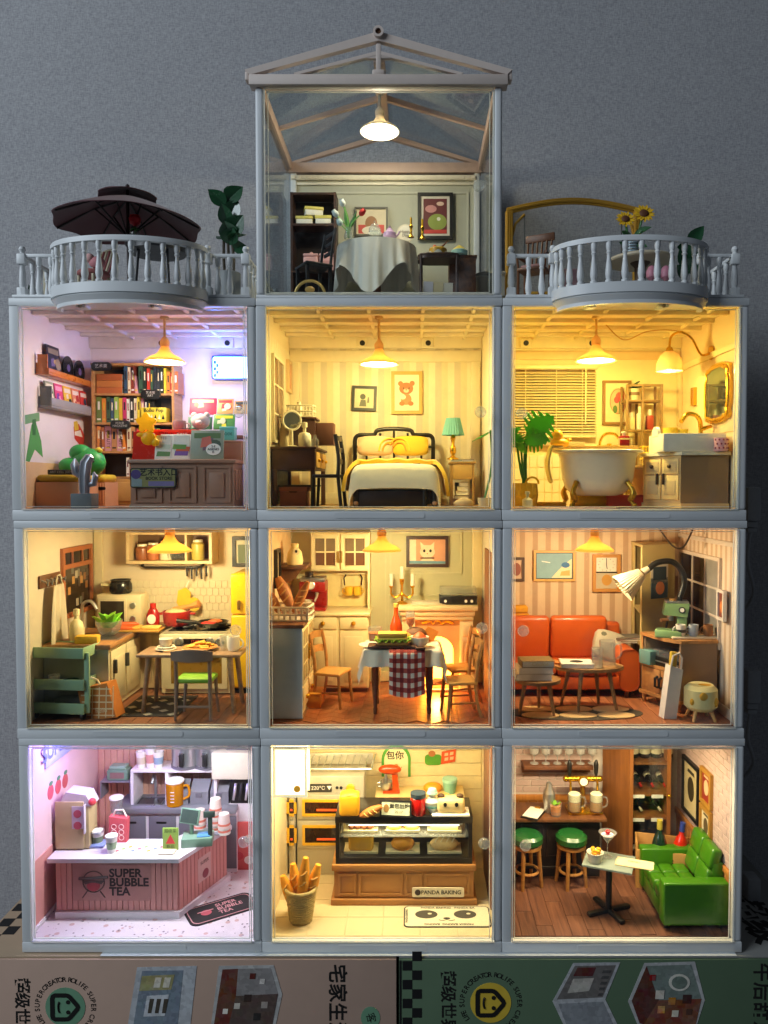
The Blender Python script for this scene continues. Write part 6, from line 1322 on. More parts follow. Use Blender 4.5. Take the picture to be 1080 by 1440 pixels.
for a,b in((-.26,18),(.24,18)):part(t,'burner',TU([(a*W_+6*math.cos(k*.524),b+6*math.sin(k*.524),zw+.7)for k in range(12)],.8,6,True),BLACK);part(t,'grate',TU([(a*W_-8,b,zw+1),(a*W_+8,b,zw+1)],.6,6)+TU([(a*W_,b-8,zw+1),(a*W_,b+8,zw+1)],.6,6),BLACK)
for k in range(2):part(t,'oven_handle',TU([(-W_*.3,-1,zw-14),(W_*.3,-1,zw-14)],.8,8),STEEL)if k==0 else None
HZ=WZ+1.8;x=at(246,865,78)[0]
t=th('red_casserole','red casserole pot with a wooden lid on the hob','pot',(x,82,HZ));RD=mat('#a8281c',.3,coat=.3);part(t,'body',LA([(7.5,0),(8.8,2),(9.4,9.6),(8.8,9.8),(8.4,3),(.3,2.5)],n=28),RD);part(t,'handle',B(-13,-9,-2,2,7,8.6,.6),RD);part(t,'handle',B(9,13,-2,2,7,8.6,.6),RD)
part(t,'spatula',TU([(-2,0,10),(10,-2,13),(16,-3,15)],[2.2,1.6,2.6],8),mat('#c98a44',.5));part(t,'noodles',SP(0,0,9.4,7.6,7.6,2),mat('#cdbb86',.7,.3,700,bump=.6))
x=at(292,860,74)[0];t=th('frying_pan','black frying pan holding two steaks','pan',(x+2,78,HZ));part(t,'body',LA([(9,0),(11,3),(10.4,3.2),(8.6,.9),(.3,.9)],n=30),mat('#171715',.3));part(t,'handle',TU([(-9,-4,3),(-22,-8,5)],[1.2,1.5],8),mat('#171715',.4));part(t,'steak',SP(-2,-3,2.2,5,3.6,1.4),mat('#b9302a',.5));part(t,'steak',SP(1,4,2.4,5,3,1.6),mat('#c46a3a',.5))
# upper shelf, rail, utensils
x0,x1,z0,z1=bx(177,298,752,793,84);KC=mat('#c4ab7c',.5,.05);t=th('wall_shelf','cream open wall shelf with dishes above the cooker','shelf',(x0,84,z0));W_,H_=x1-x0,z1-z0
part(t,'board',B(0,W_,0,19,0,2),KC);part(t,'side_panel',B(0,2,0,19,2.02,H_),KC);part(t,'side_panel',B(W_-2,W_,0,19,2.02,H_),KC);part(t,'back_panel',B(2.02,W_-2.02,17.5,19,2.02,H_),mat('#6a4a2a',.5));part(t,'top_panel',B(0,W_,0,19,H_+.02,H_+1.6),KC);part(t,'divider',B(W_*.68,W_*.68+1.4,1,17,2.05,H_),KC)
KC=mat('#ddd0a6',.5,.05)
for k,(u,c,nm)in enumerate(((.14,'#8a5230','brown jar'),(.27,'#a8643a','copper jar'),(.42,'#cfc4a0','cream canister'),(.80,'#b5a24a','olive box'))):
    lathe_thing('shelf_jar',f'{nm} on the cream kitchen wall shelf','jar',(x0+W_*u,92,z0+2.1),(('body',[(4,0),(4.4,1),(4.4,8+k),(3,9.4+k)],mat(c,.35)),('lid',[(3.4,9.5+k),(3.4,11+k),(.4,11.2+k)],mat('#d8cfae',.4))))
t=th('plate_rack','glass plates standing on the kitchen wall shelf','plates',(x0+W_*.57,92,z0+2.1))
for k in range(7):part(t,'plate',CY(6,-.25,.25,n=20).rot('Y',90).mv(-6+k*2,0,6),GLASS)
zr=AZ(798,96);a0,a1=AX(197,96),AX(283,96)
t=th('utensil_rail','black wall rail with hanging utensils','rail',((a0+a1)/2,96,zr));W_=a1-a0
part(t,'bar',TU([(-W_/2,7.4,3),(-W_/2,2,1),(-W_/2+3,0,0),(W_/2-3,0,0),(W_/2,2,1),(W_/2,7.4,3)],.9,8),mat('#2a241a',.4))
for k in range(5):part(t,'hook',TU([(W_*.26+k*3.4,0,.8),(W_*.26+k*3.4,-1.4,-2),(W_*.26+k*3.4,-.6,-6-(k%2)*2)],.7,6),BLACK)
YM=mat('#dcbc34',.8,.1);x=AX(257,96)
t=th('oven_mitt','yellow oven cloth hanging from the utensil rail','cloth',(x,96,zr-32));part(t,'cloth',PR([(-7,10),(0,0),(6,8),(7,20),(2,25),(-5,22)],'y',-1,.6),YM);part(t,'loop',TU([(2,0,25),(4,0,29),(5,0,31)],.4,5),PAPER)
one('yellow_pot_holder','round yellow pot holder beside the oven cloth','pot holder',PR(DISC(0,0,6.4,6.8,24),'y',-.8,.8),YM,(AX(271,96),96,zr-26))
x,z=at(342,776,101);picture('black framed green picture above the yellow fridge',(x+2,BKY-.1,z),20,21.5,BLACK,mat('#cfcbb0',.6),fw=2.6,art=(([(-6,-8),(6,-8),(6,5),(-6,5)],mat('#6a7a62',.6)),))
# fridge
YFR=mat('#ecbe1e',.3,.04,coat=.4);x0=AX(322,68);x1=XR(3,1)-.5;zf=AZ(806,70)-F
t=th('fridge','yellow retro fridge in the kitchen corner','fridge',((x0+x1)/2,70,F));W_=x1-x0
part(t,'body',B(-W_/2,W_/2,2,32,2,zf,3.2,4),YFR);part(t,'freezer_door',B(-W_/2+.2,W_/2-.2,-1.2,1.9,zf*.66,zf-.4,2.6,4),YFR);part(t,'door',B(-W_/2+.2,W_/2-.2,-1.2,1.9,4,zf*.655,2.6,4),YFR);part(t,'handle',B(-W_/2+5,-W_/2+7,-3.4,-1.25,zf*.7,zf*.78,.7),mat('#8a6a2a',.3,metal=.6));part(t,'emblem',TU([(W_*.16+3.6*math.cos(k*.4),-1.5,zf*.78+3.6*math.sin(k*.4))for k in range(16)],.6,6,True),mat('#4a4a44',.4));part(t,'plinth',B(-W_/2+1,W_/2-1,1,30,0,1.95),BLACK)
# table
zt=0
tx0,ty0=at(195,921,30)[0],0
t=th('kitchen_table','grey brown rectangular kitchen table','table',(at(271,935,36)[0],38,F));TWD=wood('#86684e','#a58463',40);zt=AZ(921,25)-F;W_=(AX(345,28)-AX(195,28))*.98
part(t,'tabletop',B(-W_/2,W_/2,-12.5,13,zt-2,zt,.7),TWD);legs4(t,W_-14,18,zt-2,1.8,TWD,3)
TZ3=F+zt;TXC=at(271,935,36)[0]
x=at(229,905,32)[0];t=th('tea_cup','white cup on two saucers on the kitchen table','cup',(x,38,TZ3+.1));WPT=mat('#e3dcc6',.3)
for k in range(2):part(t,'saucer',LA([(3,k*1.3),(6.6-k,k*1.3+1.2),(6.4-k,k*1.3+1.4),(.3,k*1.3+.9)],n=24),WPT)
part(t,'bowl',LA([(2,2.4),(3.6,4),(4.2,7.4),(3.8,7.4),(3,4),(.2,3)],n=22),WPT)
x=at(277,908,32)[0];t=th('chips_plate','oval wooden plate heaped with yellow chips','plate',(x,39,TZ3+.1));part(t,'plate',LA([(7,0),(11,2),(10.6,2.3),(.3,1)],n=28),mat('#b5793a',.5))
for k in range(26):a=random.uniform(0,6.3);r=random.uniform(0,6.6);part(t,'chip',TU([(r*math.cos(a)-2.5,r*math.sin(a),2+.35*(7-r)),(r*math.cos(a)+2.5,r*math.sin(a)+random.uniform(-2,2),2.4+.45*(7-r))],.7,5),mat(('#e0ae1c','#d99a18','#e8c03a')[k%3],.5))
one('drinking_glass','clear ribbed drinking glass on the kitchen table','glass',LA([(2.8,0),(3.4,9),(3.1,9),(2.5,.8)],n=18,cap=False),GLASS,(at(312,905,32)[0],40,TZ3+.1));mug('white mug at the kitchen table end',(at(324,905,30)[0],38,TZ3+.1),4,9,WPT,-10)
one('cutlery','small wooden spoon on the kitchen table','spoon',TU([(-6,0,.6),(4,1,.6),(7,1,.8)],[.5,.6,1.4],8),mat('#c9a26a',.5),(at(243,918,30)[0],31,TZ3+.2))
# chair
x,y=fp(284,1000,F);GW=mat('#8a7260',.5,.1)
t=th('kitchen_chair','grey brown chair with green seat at the kitchen table','chair',(x,20,F));zs=AZ(952,16)-F
part(t,'seat',BC(22,17,3,z=zs-3,bv=1.4),mat('#7fb02a',.6))
for s in(-1,1):part(t,'leg',TU([(s*10,-8,zs-2),(s*10.5,-9,0)],[1.4,.9],8),GW);part(t,'leg',TU([(s*9,8,zs-2),(s*10.5,9,0)],[1.2,.8],8),GW);part(t,'back_post',TU([(s*10,-8,zs-2),(s*10,-9.5,zs+14)],1.2,8),GW);part(t,'side_rail',TU([(s*10,-8,zs-3),(s*9,8,zs-3)],.9,8),GW)
part(t,'backrest',GR(12,3,lambda u,v:((u-.5)*25,-11-2.5*math.sin(math.pi*u),zs+11.5+5.2*v+2.4*math.sin(math.pi*u)*(v-.3)),1.4),GW);part(t,'stretcher',TU([(-10,-8.4,8),(10,-8.4,8)],.8,8),GW)
# mat, trolley, bag
x,y=fp(228,990,F);t=th('checker_mat','black and cream checkered mat under the kitchen table','mat',(x-6,30,F));part(t,'base',B(-14,24,-12,34,.02,.5),mat('#2a2622',.8));proto=None
for i in range(5):
    for k in range(6):
        if(i+k)%2==0:q=PR([(0,-3),(3,0),(0,3),(-3,0)],'z',.5,.62);proto=proto or part(t,'printed_diamond',q,mat('#b5ac94',.8),0,loc=(-10+i*7.4,-8+k*7.4,0));dup(proto,t,(-10+i*7.4,-8+k*7.4,0))
CG3=mat('#93b48e',.4,.06);x,y=fp(106,1000,F)
t=th('utility_trolley','dark green three tier trolley on castors','trolley',(x-2,22,F),-6);tops=[AZ(q,18)-F for q in(985,952,908)]
for q in tops:
    part(t,'tray',HOLE(-17,17,-10,10,1,-6,0).rot('X',90).mv(0,0,q-0)if 0 else(B(-17,17,-10,-9,q-6.5,q,.4)+B(-17,17,9,10,q-6.5,q,.4)+B(-17,-16,-8.98,8.98,q-6.5,q,.4)+B(16,17,-8.98,8.98,q-6.5,q,.4)+B(-16,16,-9,9,q-6.5,q-5.8)),CG3)
for sx in(-15,15):
    for sy in(-7.5,7.5):part(t,'post',B(sx-1.6,sx+1.6,sy-.8,sy+.8,4,tops[2]-3,.4).mv(math.copysign(3,sx)),CG3);part(t,'castor',CY(2.2,-1,1,n=14,bv=.3).rot('Y',90).mv(sx,sy,2.2),BLACK);part(t,'castor_fork',BC(3,3,3,x=sx,y=sy,z=3.2,bv=.4),BLACK)
part(t,'push_bar',TU([(-17,-7.5,5),(17,-7.5,5)],.9,8),STEEL)
one('green_bowl','small dark green bowl on the middle trolley tier','bowl',LA([(2.4,0),(5,3.4),(4.6,3.4),(2,.6),(.2,.6)],n=18),mat('#3a5a3a',.4),(x+2,20,F+tops[1]-5.6));one('white_cup','white cup on the middle trolley tier','cup',CY(3,0,6,r1=3.4,n=16),WPT,(x-9,22,F+tops[1]-5.6));one('storage_tub','clear storage tub on the lowest trolley tier','tub',BC(16,9,7,bv=1),GLASS,(x+1,22,F+tops[0]-5.6));one('green_leaf_plate','pale green plate on the lowest trolley tier','plate',CY(5,0,.8,n=20),mat('#8fae6a',.5),(x+3,18,F+tops[0]-5.5))
x,y=fp(170,995,F);t=th('shopping_bag','orange checked paper bag leaning beside the trolley','bag',(x-2,19,F),-10);BAGM=mat('#c4772e',.7)
part(t,'bag',PR([(-11,0),(10,0),(7,21),(-13,19)],'y',-5,5),BAGM);t.rotation_euler[1]=R(-8)
for k in range(5):part(t,'printed_line',FL([(-11+k*4.6,.5),(-10.4+k*4.6,.5),(-12+k*4.6+5,19),(-12.6+k*4.6+5,19)],-5,.15),mat('#e8cfa0',.7),0);part(t,'printed_line',FL([(-11,3+k*4),(9,1+k*4),(9,1.7+k*4),(-11,3.7+k*4)],-5.05,.15),mat('#e8cfa0',.7),0)
part(t,'handle',TU([(-9,-3,19),(-8,-3,23),(-4,-3,25),(0,-3,23),(1,-3,20)],.7,6),mat('#e3d3b0',.6));txt(t,'hello',4,mat('#e8cfa0',.7),1,-5.1,5)
# ================================================================== dining room
ox=cxof(3,2);xL=XL(3,2);xR=XR(3,2);F=FL0[3]+.4;fl=FLR[3,2];HB=wood('#96542e','#aa663c',60,rough=.3);proto={}
for i in range(-1,9):
    for k in range(-1,13):
        for s in(0,1):
            cx_=-60+i*17+(8.5 if s else 0);cy_=4+k*8.6
            if abs(cx_)<61 and 8<cy_<98:
                if s not in proto:proto[s]=part(fl,'parquet_block',PR([(-4.15,(-1)**s*2.9-4.2),(4.15,(-1)**s*-2.9-4.2),(4.15,(-1)**s*-2.9+4.2),(-4.15,(-1)**s*2.9+4.2)],'z',0,.4),HB,loc=(cx_,cy_,6.2))
                else:dup(proto[s],fl,(cx_,cy_,6.2))
DC=mat('#e0d2a0',.5,.05);bw=BKW[3,2]
MO=mat('#c9c7a0',.6)
zz=lambda py:AZ(py,103)-ROWZ[3];xx=lambda px:AX(px,103)-ox
part(bw,'wall_moulding',HOLE(xx(548),xx(650),zz(807),zz(748),1.2,102.6,103.5),MO);part(bw,'wall_moulding',HOLE(xx(520),xx(543),zz(905),zz(748),1.0,102.7,103.5),MO);part(bw,'wall_moulding',HOLE(xx(545),xx(662),zz(880),zz(836),1.0,102.7,103.5),MO);part(bw,'baseboard',B(-h+3,h-3,102,103.5,6.7,14,.3),DC);part(bw,'pilaster',B(xx(664),h-2.5,99,103.5,6.7,121,.4),DC)
part(RTW[3,2],'door_panel',B(h-3.6,h-2.33,20,70,7,105,.3),mat('#7a4a28',.5));part(RTW[3,2],'door_trim',B(h-4,h-2.34,16,19.9,7,108,.3),DC)
# dresser
y0=72;x0,x1=AX(432,y0),AX(518,y0);zc=AZ(862,y0)-F
t=th('dresser','cream kitchen dresser with glazed upper doors','dresser',(x0,y0,F));W_=x1-x0;zu0,zu1=AZ(803,88)-F,AZ(749,88)-F
part(t,'lower_case',B(0,W_,1,31,3,zc-2),DC);part(t,'worktop',B(-1,W_+1,-1,31,zc-1.98,zc,.4),DC);part(t,'plinth',B(1,W_-1,3,30,0,2.95),mat('#6a4526',.5));part(t,'back_board',B(0,W_,29.6,31,zc+.02,zu0),mat('#e6d796',.55));part(t,'side_panel',B(W_-1.6,W_,16,29.5,zc+.02,zu0),DC);part(t,'upper_case',B(0,W_,16,31,zu0+.02,zu1),DC)
for k in range(2):
    a,b=1+k*W_/2,(k+1)*W_/2-1
    part(t,'drawer_front',B(a,b,0,.97,zc-11,zc-3,.3),DC);part(t,'drawer_knob',SP((a+b)/2,-.8,zc-7,1.5),GOLD);part(t,'door',B(a,b,0,.97,4,zc-12,.3),DC);part(t,'door_inset',B(a+3,b-3,-.5,-.03,8,zc-16,.3),DC)
    d=part(t,'glazed_door',HOLE(a-.4,b+.4,zu0+1,zu1-1,2.6,14.4,15.97),DC);part(t,'door_handle',B(W_/2-1.8+2*k,W_/2-.2+2*k,13,14.38,zu0+6,zu0+14,.3),mat('#8a6a2a',.4))
    for i in range(2):
        for j in range(2):u0=a+2.3+i*(b-a-4.4)/2;v0=zu0+3.7+j*(zu1-zu0-7.4)/2;part(d,'pane',B(u0+.4,u0+(b-a-4.4)/2-.5,15,15.5,v0+.4,v0+(zu1-zu0-7.4)/2-.4),mat(('#7a6a52','#6a4a34')[1-j],.12))
    part(d,'glazing_bar',B((a+b)/2-.5,(a+b)/2+.5,14.6,15.6,zu0+3.6,zu1-3.6),DC);part(d,'glazing_bar',B(a+2,b-2,14.7,15.6,(zu0+zu1)/2-.5,(zu0+zu1)/2+.5),DC)
part(t,'hook_bar',TU([(W_*.42,26,zu0-3),(W_*.95,26,zu0-3)],.8,8),DC)
for k in range(2):
    px_=(490,502)[k];g=mug(('yellow mug hanging under the dresser, nearer the coffee machine','yellow mug hanging under the dresser, nearer the candelabra')[k],(AX(px_,96),97,F+zu0-18),2.9,6,mat('#e0b430',.4),200 if k==0 else 20);part(g,'hook',TU([(3,0,7),(3.6,0,12),(2,0,14.6)],.5,6),BLACK)
x=AX(440,84);t=th('coffee_machine','red espresso machine on the dresser','coffee machine',(x,86,F+zc+.1));RC=mat('#8f1c16',.3,coat=.3);hh=AZ(810,80)-F-zc
part(t,'base',BC(18,16,2.4,bv=.5),RC);part(t,'back_block',B(-9,9,1,8,2.42,hh-4,.5),RC);part(t,'head',B(-9,9,-8,.95,hh*.56,hh-4,.8),RC);part(t,'top_deck',B(-8.4,8.4,-7,8,hh-3.98,hh-1.5,.4),STEEL);part(t,'bean_hopper',CY(3,hh-1.4,hh+2,-3,0,n=16),mat('#2a1c18',.3));part(t,'gauge',CY(2.6,0,.8,n=20).rot('X',90).mv(-1,-8.05,hh*.74),PAPER);part(t,'gauge_ring',TU([(-1+2.7*math.cos(k*.4),-8.6,hh*.74+2.7*math.sin(k*.4))for k in range(16)],.4,6,True),STEEL);part(t,'portafilter',TU([(3,-6,hh*.5),(3,-8,hh*.42),(2,-11,hh*.3)],[1.4,1,.8],8),STEEL)
mug('white espresso cup under the red machine',(x-3,81,F+zc+2.6),2.8,5,WPT,180)
# brown wall shelf with kettle, small picture
ys=60;a0=xL+.2;z=AZ(798,ys);t=th('bracket_shelf','brown bracket shelf on the dining room side wall','shelf',(a0,ys-12,z));BWN=wood('#5f3c22','#7a5130',40)
part(t,'board',B(0,18,0,26,0,2,.4),BWN);part(t,'bracket',PR([(0,0),(14,0),(8,-8),(2,-10),(0,-20)],'y',4,6),BWN);part(t,'bracket',PR([(0,0),(14,0),(8,-8),(2,-10),(0,-20)],'y',20,22),BWN)
t=th('cream_bag','cream cloth bag with dark keyhole tag on the bracket shelf','bag',(a0+9,ys,z+2.1));part(t,'bag',LA([(6.4,0),(7,3),(6,10),(3,14),(3.4,17),(2.8,17.6)],n=18),mat('#dcc88a',.8));part(t,'tag',FL(DISC(2,11,2.6,3.2),-5.6,.4),mat('#e8dcb0',.6),0);part(t,'tag_hole',FL(DISC(2,11.4,1,1.3),-6.1,.2),BLACK,0)
ya=WY(387,xL);picture('black framed picture low on the dining room side wall',(xL+.1,ya,AZ(799,ya)),14,24,BLACK,mat('#8a7a5a',.6),'left')
# blue grey cabinet at front left
y0=12;x0=xL+.4;x1=at(437,870,40)[0];zc=AZ(878,y0)-F
t=th('sideboard','tall sideboard with pale blue end panel and wooden top','sideboard',(x0,y0,F));W_=at(425,950,y0)[0]-x0;BLU=mat('#c4d2d8',.5,.05)
part(t,'end_panel',B(0,W_,0,1.6,1,zc-2.4),BLU);part(t,'body',B(0,W_-1,1.62,52,1,zc-2.4),DC);part(t,'top',B(-.3,W_+1.2,-1.4,53,zc-2.35,zc,.5),wood('#6a4224','#8a5a34',40));part(t,'foot',B(.4,W_+.3,-.6,52,0,.95),mat('#7a5636',.5))
for k in range(2):
    a,b=4+k*24,26+k*24
    d=part(t,'door',B(W_-.98,W_+.2,a,b,zc*.34,zc-5,.3),DC);part(t,'drawer_front',B(W_-.98,W_+.2,a,b,5,zc*.32,.3),DC);part(t,'drawer_knob',SP(W_+1.2,(a+b)/2,zc*.18,1.5),GOLD);part(t,'door_handle',B(W_+.22,W_+1.8,b-3-k*17,b-1.6-k*17,zc*.55,zc*.72,.3),GOLD)
    for i in range(2):
        for j in range(3):part(d,'pane',B(W_+.1,W_+.5,a+2+i*9.4,a+9.6+i*9.4,zc*.34+3+j*zc*.18,zc*.34+1.6+(j+1)*zc*.18),mat('#b9a878',.15))
SZ=F+zc;x=AX(407,30);t=th('bread_basket','white crate of long loaves on the sideboard','basket',(x,30,SZ+.1),-4);WBK=mat('#d8cfb8',.45)
for q in(.5,4,8.4):part(t,'rim',TU([(a,b,q)for a,b in RR(-13,13,-9,9,1.5)],.7,6,True),WBK)
for k in range(8):part(t,'slat',B(-12.5+k*3.5,-11.3+k*3.5,-9.4,-8.6,.5,8.4),WBK);part(t,'slat',B(-12.5+k*3.5,-11.3+k*3.5,8.6,9.4,.5,8.4),WBK)
part(t,'base',BC(25,17,.5),WBK)
CRU=mat('#a8672a',.6,.25,260,bump=.3)
def baguette(label,loc,L_,r,rx_,ry_,grp=None):
    pts=[(0,0,L_*(i/8-.5))for i in range(9)];s=TU(pts,[r*(.35+.65*math.sin(math.pi*(i+.6)/9.2))for i in range(9)],12)
    t=th('baguette',label,'bread',loc,0,grp);t.rotation_euler=(R(rx_),R(ry_),0);part(t,'loaf',s,CRU)
    for k in range(3):part(t,'score',TU([(-r*.55,-r*.8,L_*(-.22+.2*k)),(0,-r*1.0,L_*(-.18+.2*k)),(r*.55,-r*.8,L_*(-.12+.2*k))],r*.14,5),mat('#dcae62',.7))
    return t
baguette('thick loaf leaning at the back of the white crate',(x-4,34,SZ+16),26,5,0,-24);baguette('slim loaf at the outer side of the white crate',(x+7,28,SZ+14),26,3.6,0,26);baguette('short loaf nearest the side wall in the crate',(x-10,26,SZ+12),20,4,0,-30)
# fireplace
y0=80;x0,x1=AX(563,y0),AX(668,y0);zm=AZ(851,y0)-F;FPM=mat('#e0cd9c',.5,.05)
t=th('fireplace','cream fireplace with glowing hearth and mantel','fireplace',((x0+x1)/2,y0,F));W_=(x1-x0);W2=W_/2
part(t,'mantel',B(-W2-2,W2+2,-5,23,zm-3,zm,.6),FPM);part(t,'mantel_moulding',B(-W2,W2,-3,23,zm-7,zm-3.02,.8),FPM);part(t,'mantel_moulding',B(-W2+1,W2-1,-1.6,23,zm-10,zm-7.02,.6),FPM)
for s in(-1,1):part(t,'pilaster',B(min(s*(W2-1),s*(W2-10)),max(s*(W2-1),s*(W2-10)),0,23,0,zm-10.02,.4),FPM);part(t,'pilaster_panel',HOLE(min(s*(W2-3),s*(W2-8.8)),max(s*(W2-3),s*(W2-8.8)),13,zm-24,1.1,-.6,-.03),FPM);part(t,'pilaster_block',B(min(s*(W2-2.8),s*(W2-8.4)),max(s*(W2-2.8),s*(W2-8.4)),-.9,-.03,zm-21,zm-13,.5),FPM);part(t,'plinth',B(min(s*W2,s*(W2-10.6)),max(s*W2,s*(W2-10.6)),-1.5,22,0,10,.6),FPM)
ap=W2-10.1;arch=[(-ap,0),(-ap,zm-10.1),(ap,zm-10.1),(ap,0)]+[(ap*.74,0)]+[(ap*.74*math.cos(R(a)),25+ap*.74*math.sin(R(a)))for a in range(0,181,15)]+[(-ap*.74,0)]
part(t,'surround',PR(arch,'y',3,21),mat('#d2a26a',.55));part(t,'ornament',TU(CRV([(-ap*.7,2.4,zm-13),(-ap*.4,2.2,zm-11.6),(-ap*.2,2.2,zm-13),(0,2.2,zm-11.2),(ap*.2,2.2,zm-13),(ap*.4,2.2,zm-11.6),(ap*.7,2.4,zm-13)]),.8,6),GOLD);part(t,'fire_panel',B(-ap*.73,ap*.73,14,15,.3,25+ap*.72),mat('#ffb545',.5,0,emit=8))
part(t,'hearth',B(-W2,W2,-5,-1.6,0,1.4,.3),FPM)
for k in range(3):part(t,'log',TU([(-6+k*2,9+k,2+k),(6-k,10-k,2.4+k)],1.4,8),mat('#4a2a16',.8))
plight('fire_light',((x0+x1)/2,y0+3,F+14),.10,(1.0,.48,.10),4)
MZ=F+zm;x,_=at(616,850,84)
t=th('candelabra','gold three armed candelabra on the mantel','candelabra',(AX(565,84),86,MZ+.1));hh=AZ(806,86)-MZ
part(t,'stem',LA([(5,0),(4.4,1),(1.4,2.4),(1,6),(1.8,8),(1,10),(.9,hh-6),(1.6,hh-4),(2.2,hh)],n=18),GOLD)
for s in(-1,1):part(t,'arm',TU(CRV([(0,0,hh-12),(s*5,0,hh-16),(s*9,0,hh-13),(s*9,0,hh-8)]),.8,8),GOLD);part(t,'cup',LA([(1,hh-8),(2.3,hh-6)],n=12).mv(s*9),GOLD);part(t,'candle',CY(1.6,hh-6,hh+4,s*9,0,n=12),mat('#efe6d0',.5,trl=.2))
part(t,'candle',CY(1.6,hh,hh+10,n=12),mat('#efe6d0',.5,trl=.2))
x=AX(645,82);t=th('record_player','black record player with clear lid on the mantel','record player',(x,88,MZ+.1));part(t,'case',BC(26,15,6,bv=.6),mat('#1c1b1a',.35));part(t,'lid',BC(25,14,5,z=6.4,bv=.5),GLASS);part(t,'platter',CY(6,6.02,6.38,n=28),BLACK)
for k in(-9,5,9):part(t,'dial',CY(1,0,.6,n=12).rot('X',90).mv(k,-7.55,2.6),PAPER)
one('newspaper','folded newspaper lying on the mantel','newspaper',BC(24,12,1.2,bv=.3)+BC(22,11,.6,z=1.22,bv=.2),mat('#cfc6ac',.7,.25,900),(AX(602,82),86,MZ+.1),3)
x,z=at(601,776,101);CTF=mat('#e6d9b8',.6);picture('brown framed print of a white cat above the mantel',(x,BKY-.1,z),30,22,mat('#3a2216',.45),mat('#d9a07c',.6),fw=2.2,art=(([(-13,-8.6),(-8,-8.6),(-8,8.6),(-13,8.6)],mat('#e8dcc0',.6)),([(-5,7),(-4.4,0),(4.6,0),(5,7),(2.4,4.6),(-2.4,4.6)],CTF),(DISC(0,-.2,5.4,4.4),CTF),(DISC(0,-7,5,2.4),CTF),([(-12.8,-8.6),(12.8,-8.6),(12.8,-6.8),(-12.8,-6.4)],mat('#6a9ab0',.6)),(DISC(-2.2,.6,.9,1.1),INK),(DISC(2.2,.6,.9,1.1),INK),(DISC(0,-1.4,.5,.4),mat('#c9705a',.6)),([(-5,-4),(5,-4),(5,-5),(-5,-5)],mat('#5a3a2a',.6))))
# chairs
OW=wood('#9a6a34','#b98546',40)
def dchair(label,x,y,rz):
    t=th('dining_chair',label,'chair',(x,y,F),rz,'wooden dining chairs');zs=22
    part(t,'seat',BC(20,18,2,z=zs-2,bv=.8),mat('#c9954a',.6,.25,600,bump=.4))
    for s in(-1,1):part(t,'leg',TU(CRV([(s*8.6,-8,zs-2),(s*9,-8.6,10),(s*9.6,-9.6,0)]),1,8),OW);part(t,'leg',TU(CRV([(s*8.6,7.6,zs-1),(s*8.6,8.6,10),(s*9,11.5,0)]),1,8),OW);part(t,'back_post',TU(CRV([(s*8.6,7.8,zs-1),(s*9,8.8,zs+10),(s*9,11.6,zs+24)]),1.1,8),OW);part(t,'stretcher',TU([(s*8.8,-8,9),(s*8.8,9,9)],.6,6),OW)
    for q in(12,21):part(t,'back_slat',GR(8,2,lambda u,v:((u-.5)*17.4,8.8+q*.12+1.4*math.sin(math.pi*u),zs+q-2+v*4.4+.8*math.sin(math.pi*u)),1),OW)
    return t
x,y=fp(468,972,F);dchair('wooden chair on the dresser side of the dining table',x+3,46,72);x,y=fp(634,998,F);dchair('wooden chair nearest the viewer at the dining table end',x+5,24,-80);dchair('wooden chair behind, in front of the fireplace',x+7,56,-74)
# table
zt=AZ(908,34)-F;xt=at(566,925,34)[0];t=th('dining_table','brown legged dining table under a white cloth','table',(xt,36,F));DTW=wood('#5a3420','#7a4828',40);W_=47
part(t,'tabletop',B(-W_/2+1,W_/2-1,-15,15,zt-2.4,zt-.6),DTW);part(t,'apron',HOLE(-W_/2+4,W_/2-4,-13,13,1,zt-7,zt-2.45)if 0 else B(-W_/2+5,W_/2-5,-12,12,zt-7,zt-2.45),DTW)
for sx in(-1,1):
    for sy in(-1,1):part(t,'leg',LA([(1.2,0),(1.5,3),(1.1,4),(2.4,zt*.5),(2.6,zt-3)],n=14).mv(sx*(W_/2-7),sy*11),DTW)
def dcloth(u,v):
    x=(u-.5)*(W_+24);y=(v-.5)*52;ex=max(0,abs(x)-W_/2);ey=max(0,abs(y)-15.4);d=ex+ey
    cx_=math.copysign(min(abs(x),W_/2+ex*.28),x);cy_=math.copysign(min(abs(y),15.4+ey*.22),y)
    return(cx_+.5*math.sin(y*.7)*(ex>0),cy_+.7*math.sin(x*.5)*(ey>0),zt+.2-d*.93-(.3*math.sin(x*.9)if d>0 else 0))
one('tablecloth','white cloth with drooping corners on the dining table','tablecloth',GR(50,34,dcloth),mat('#f0e5c8',.85,.05,sheen=.2),(xt,36,F),ang=70)
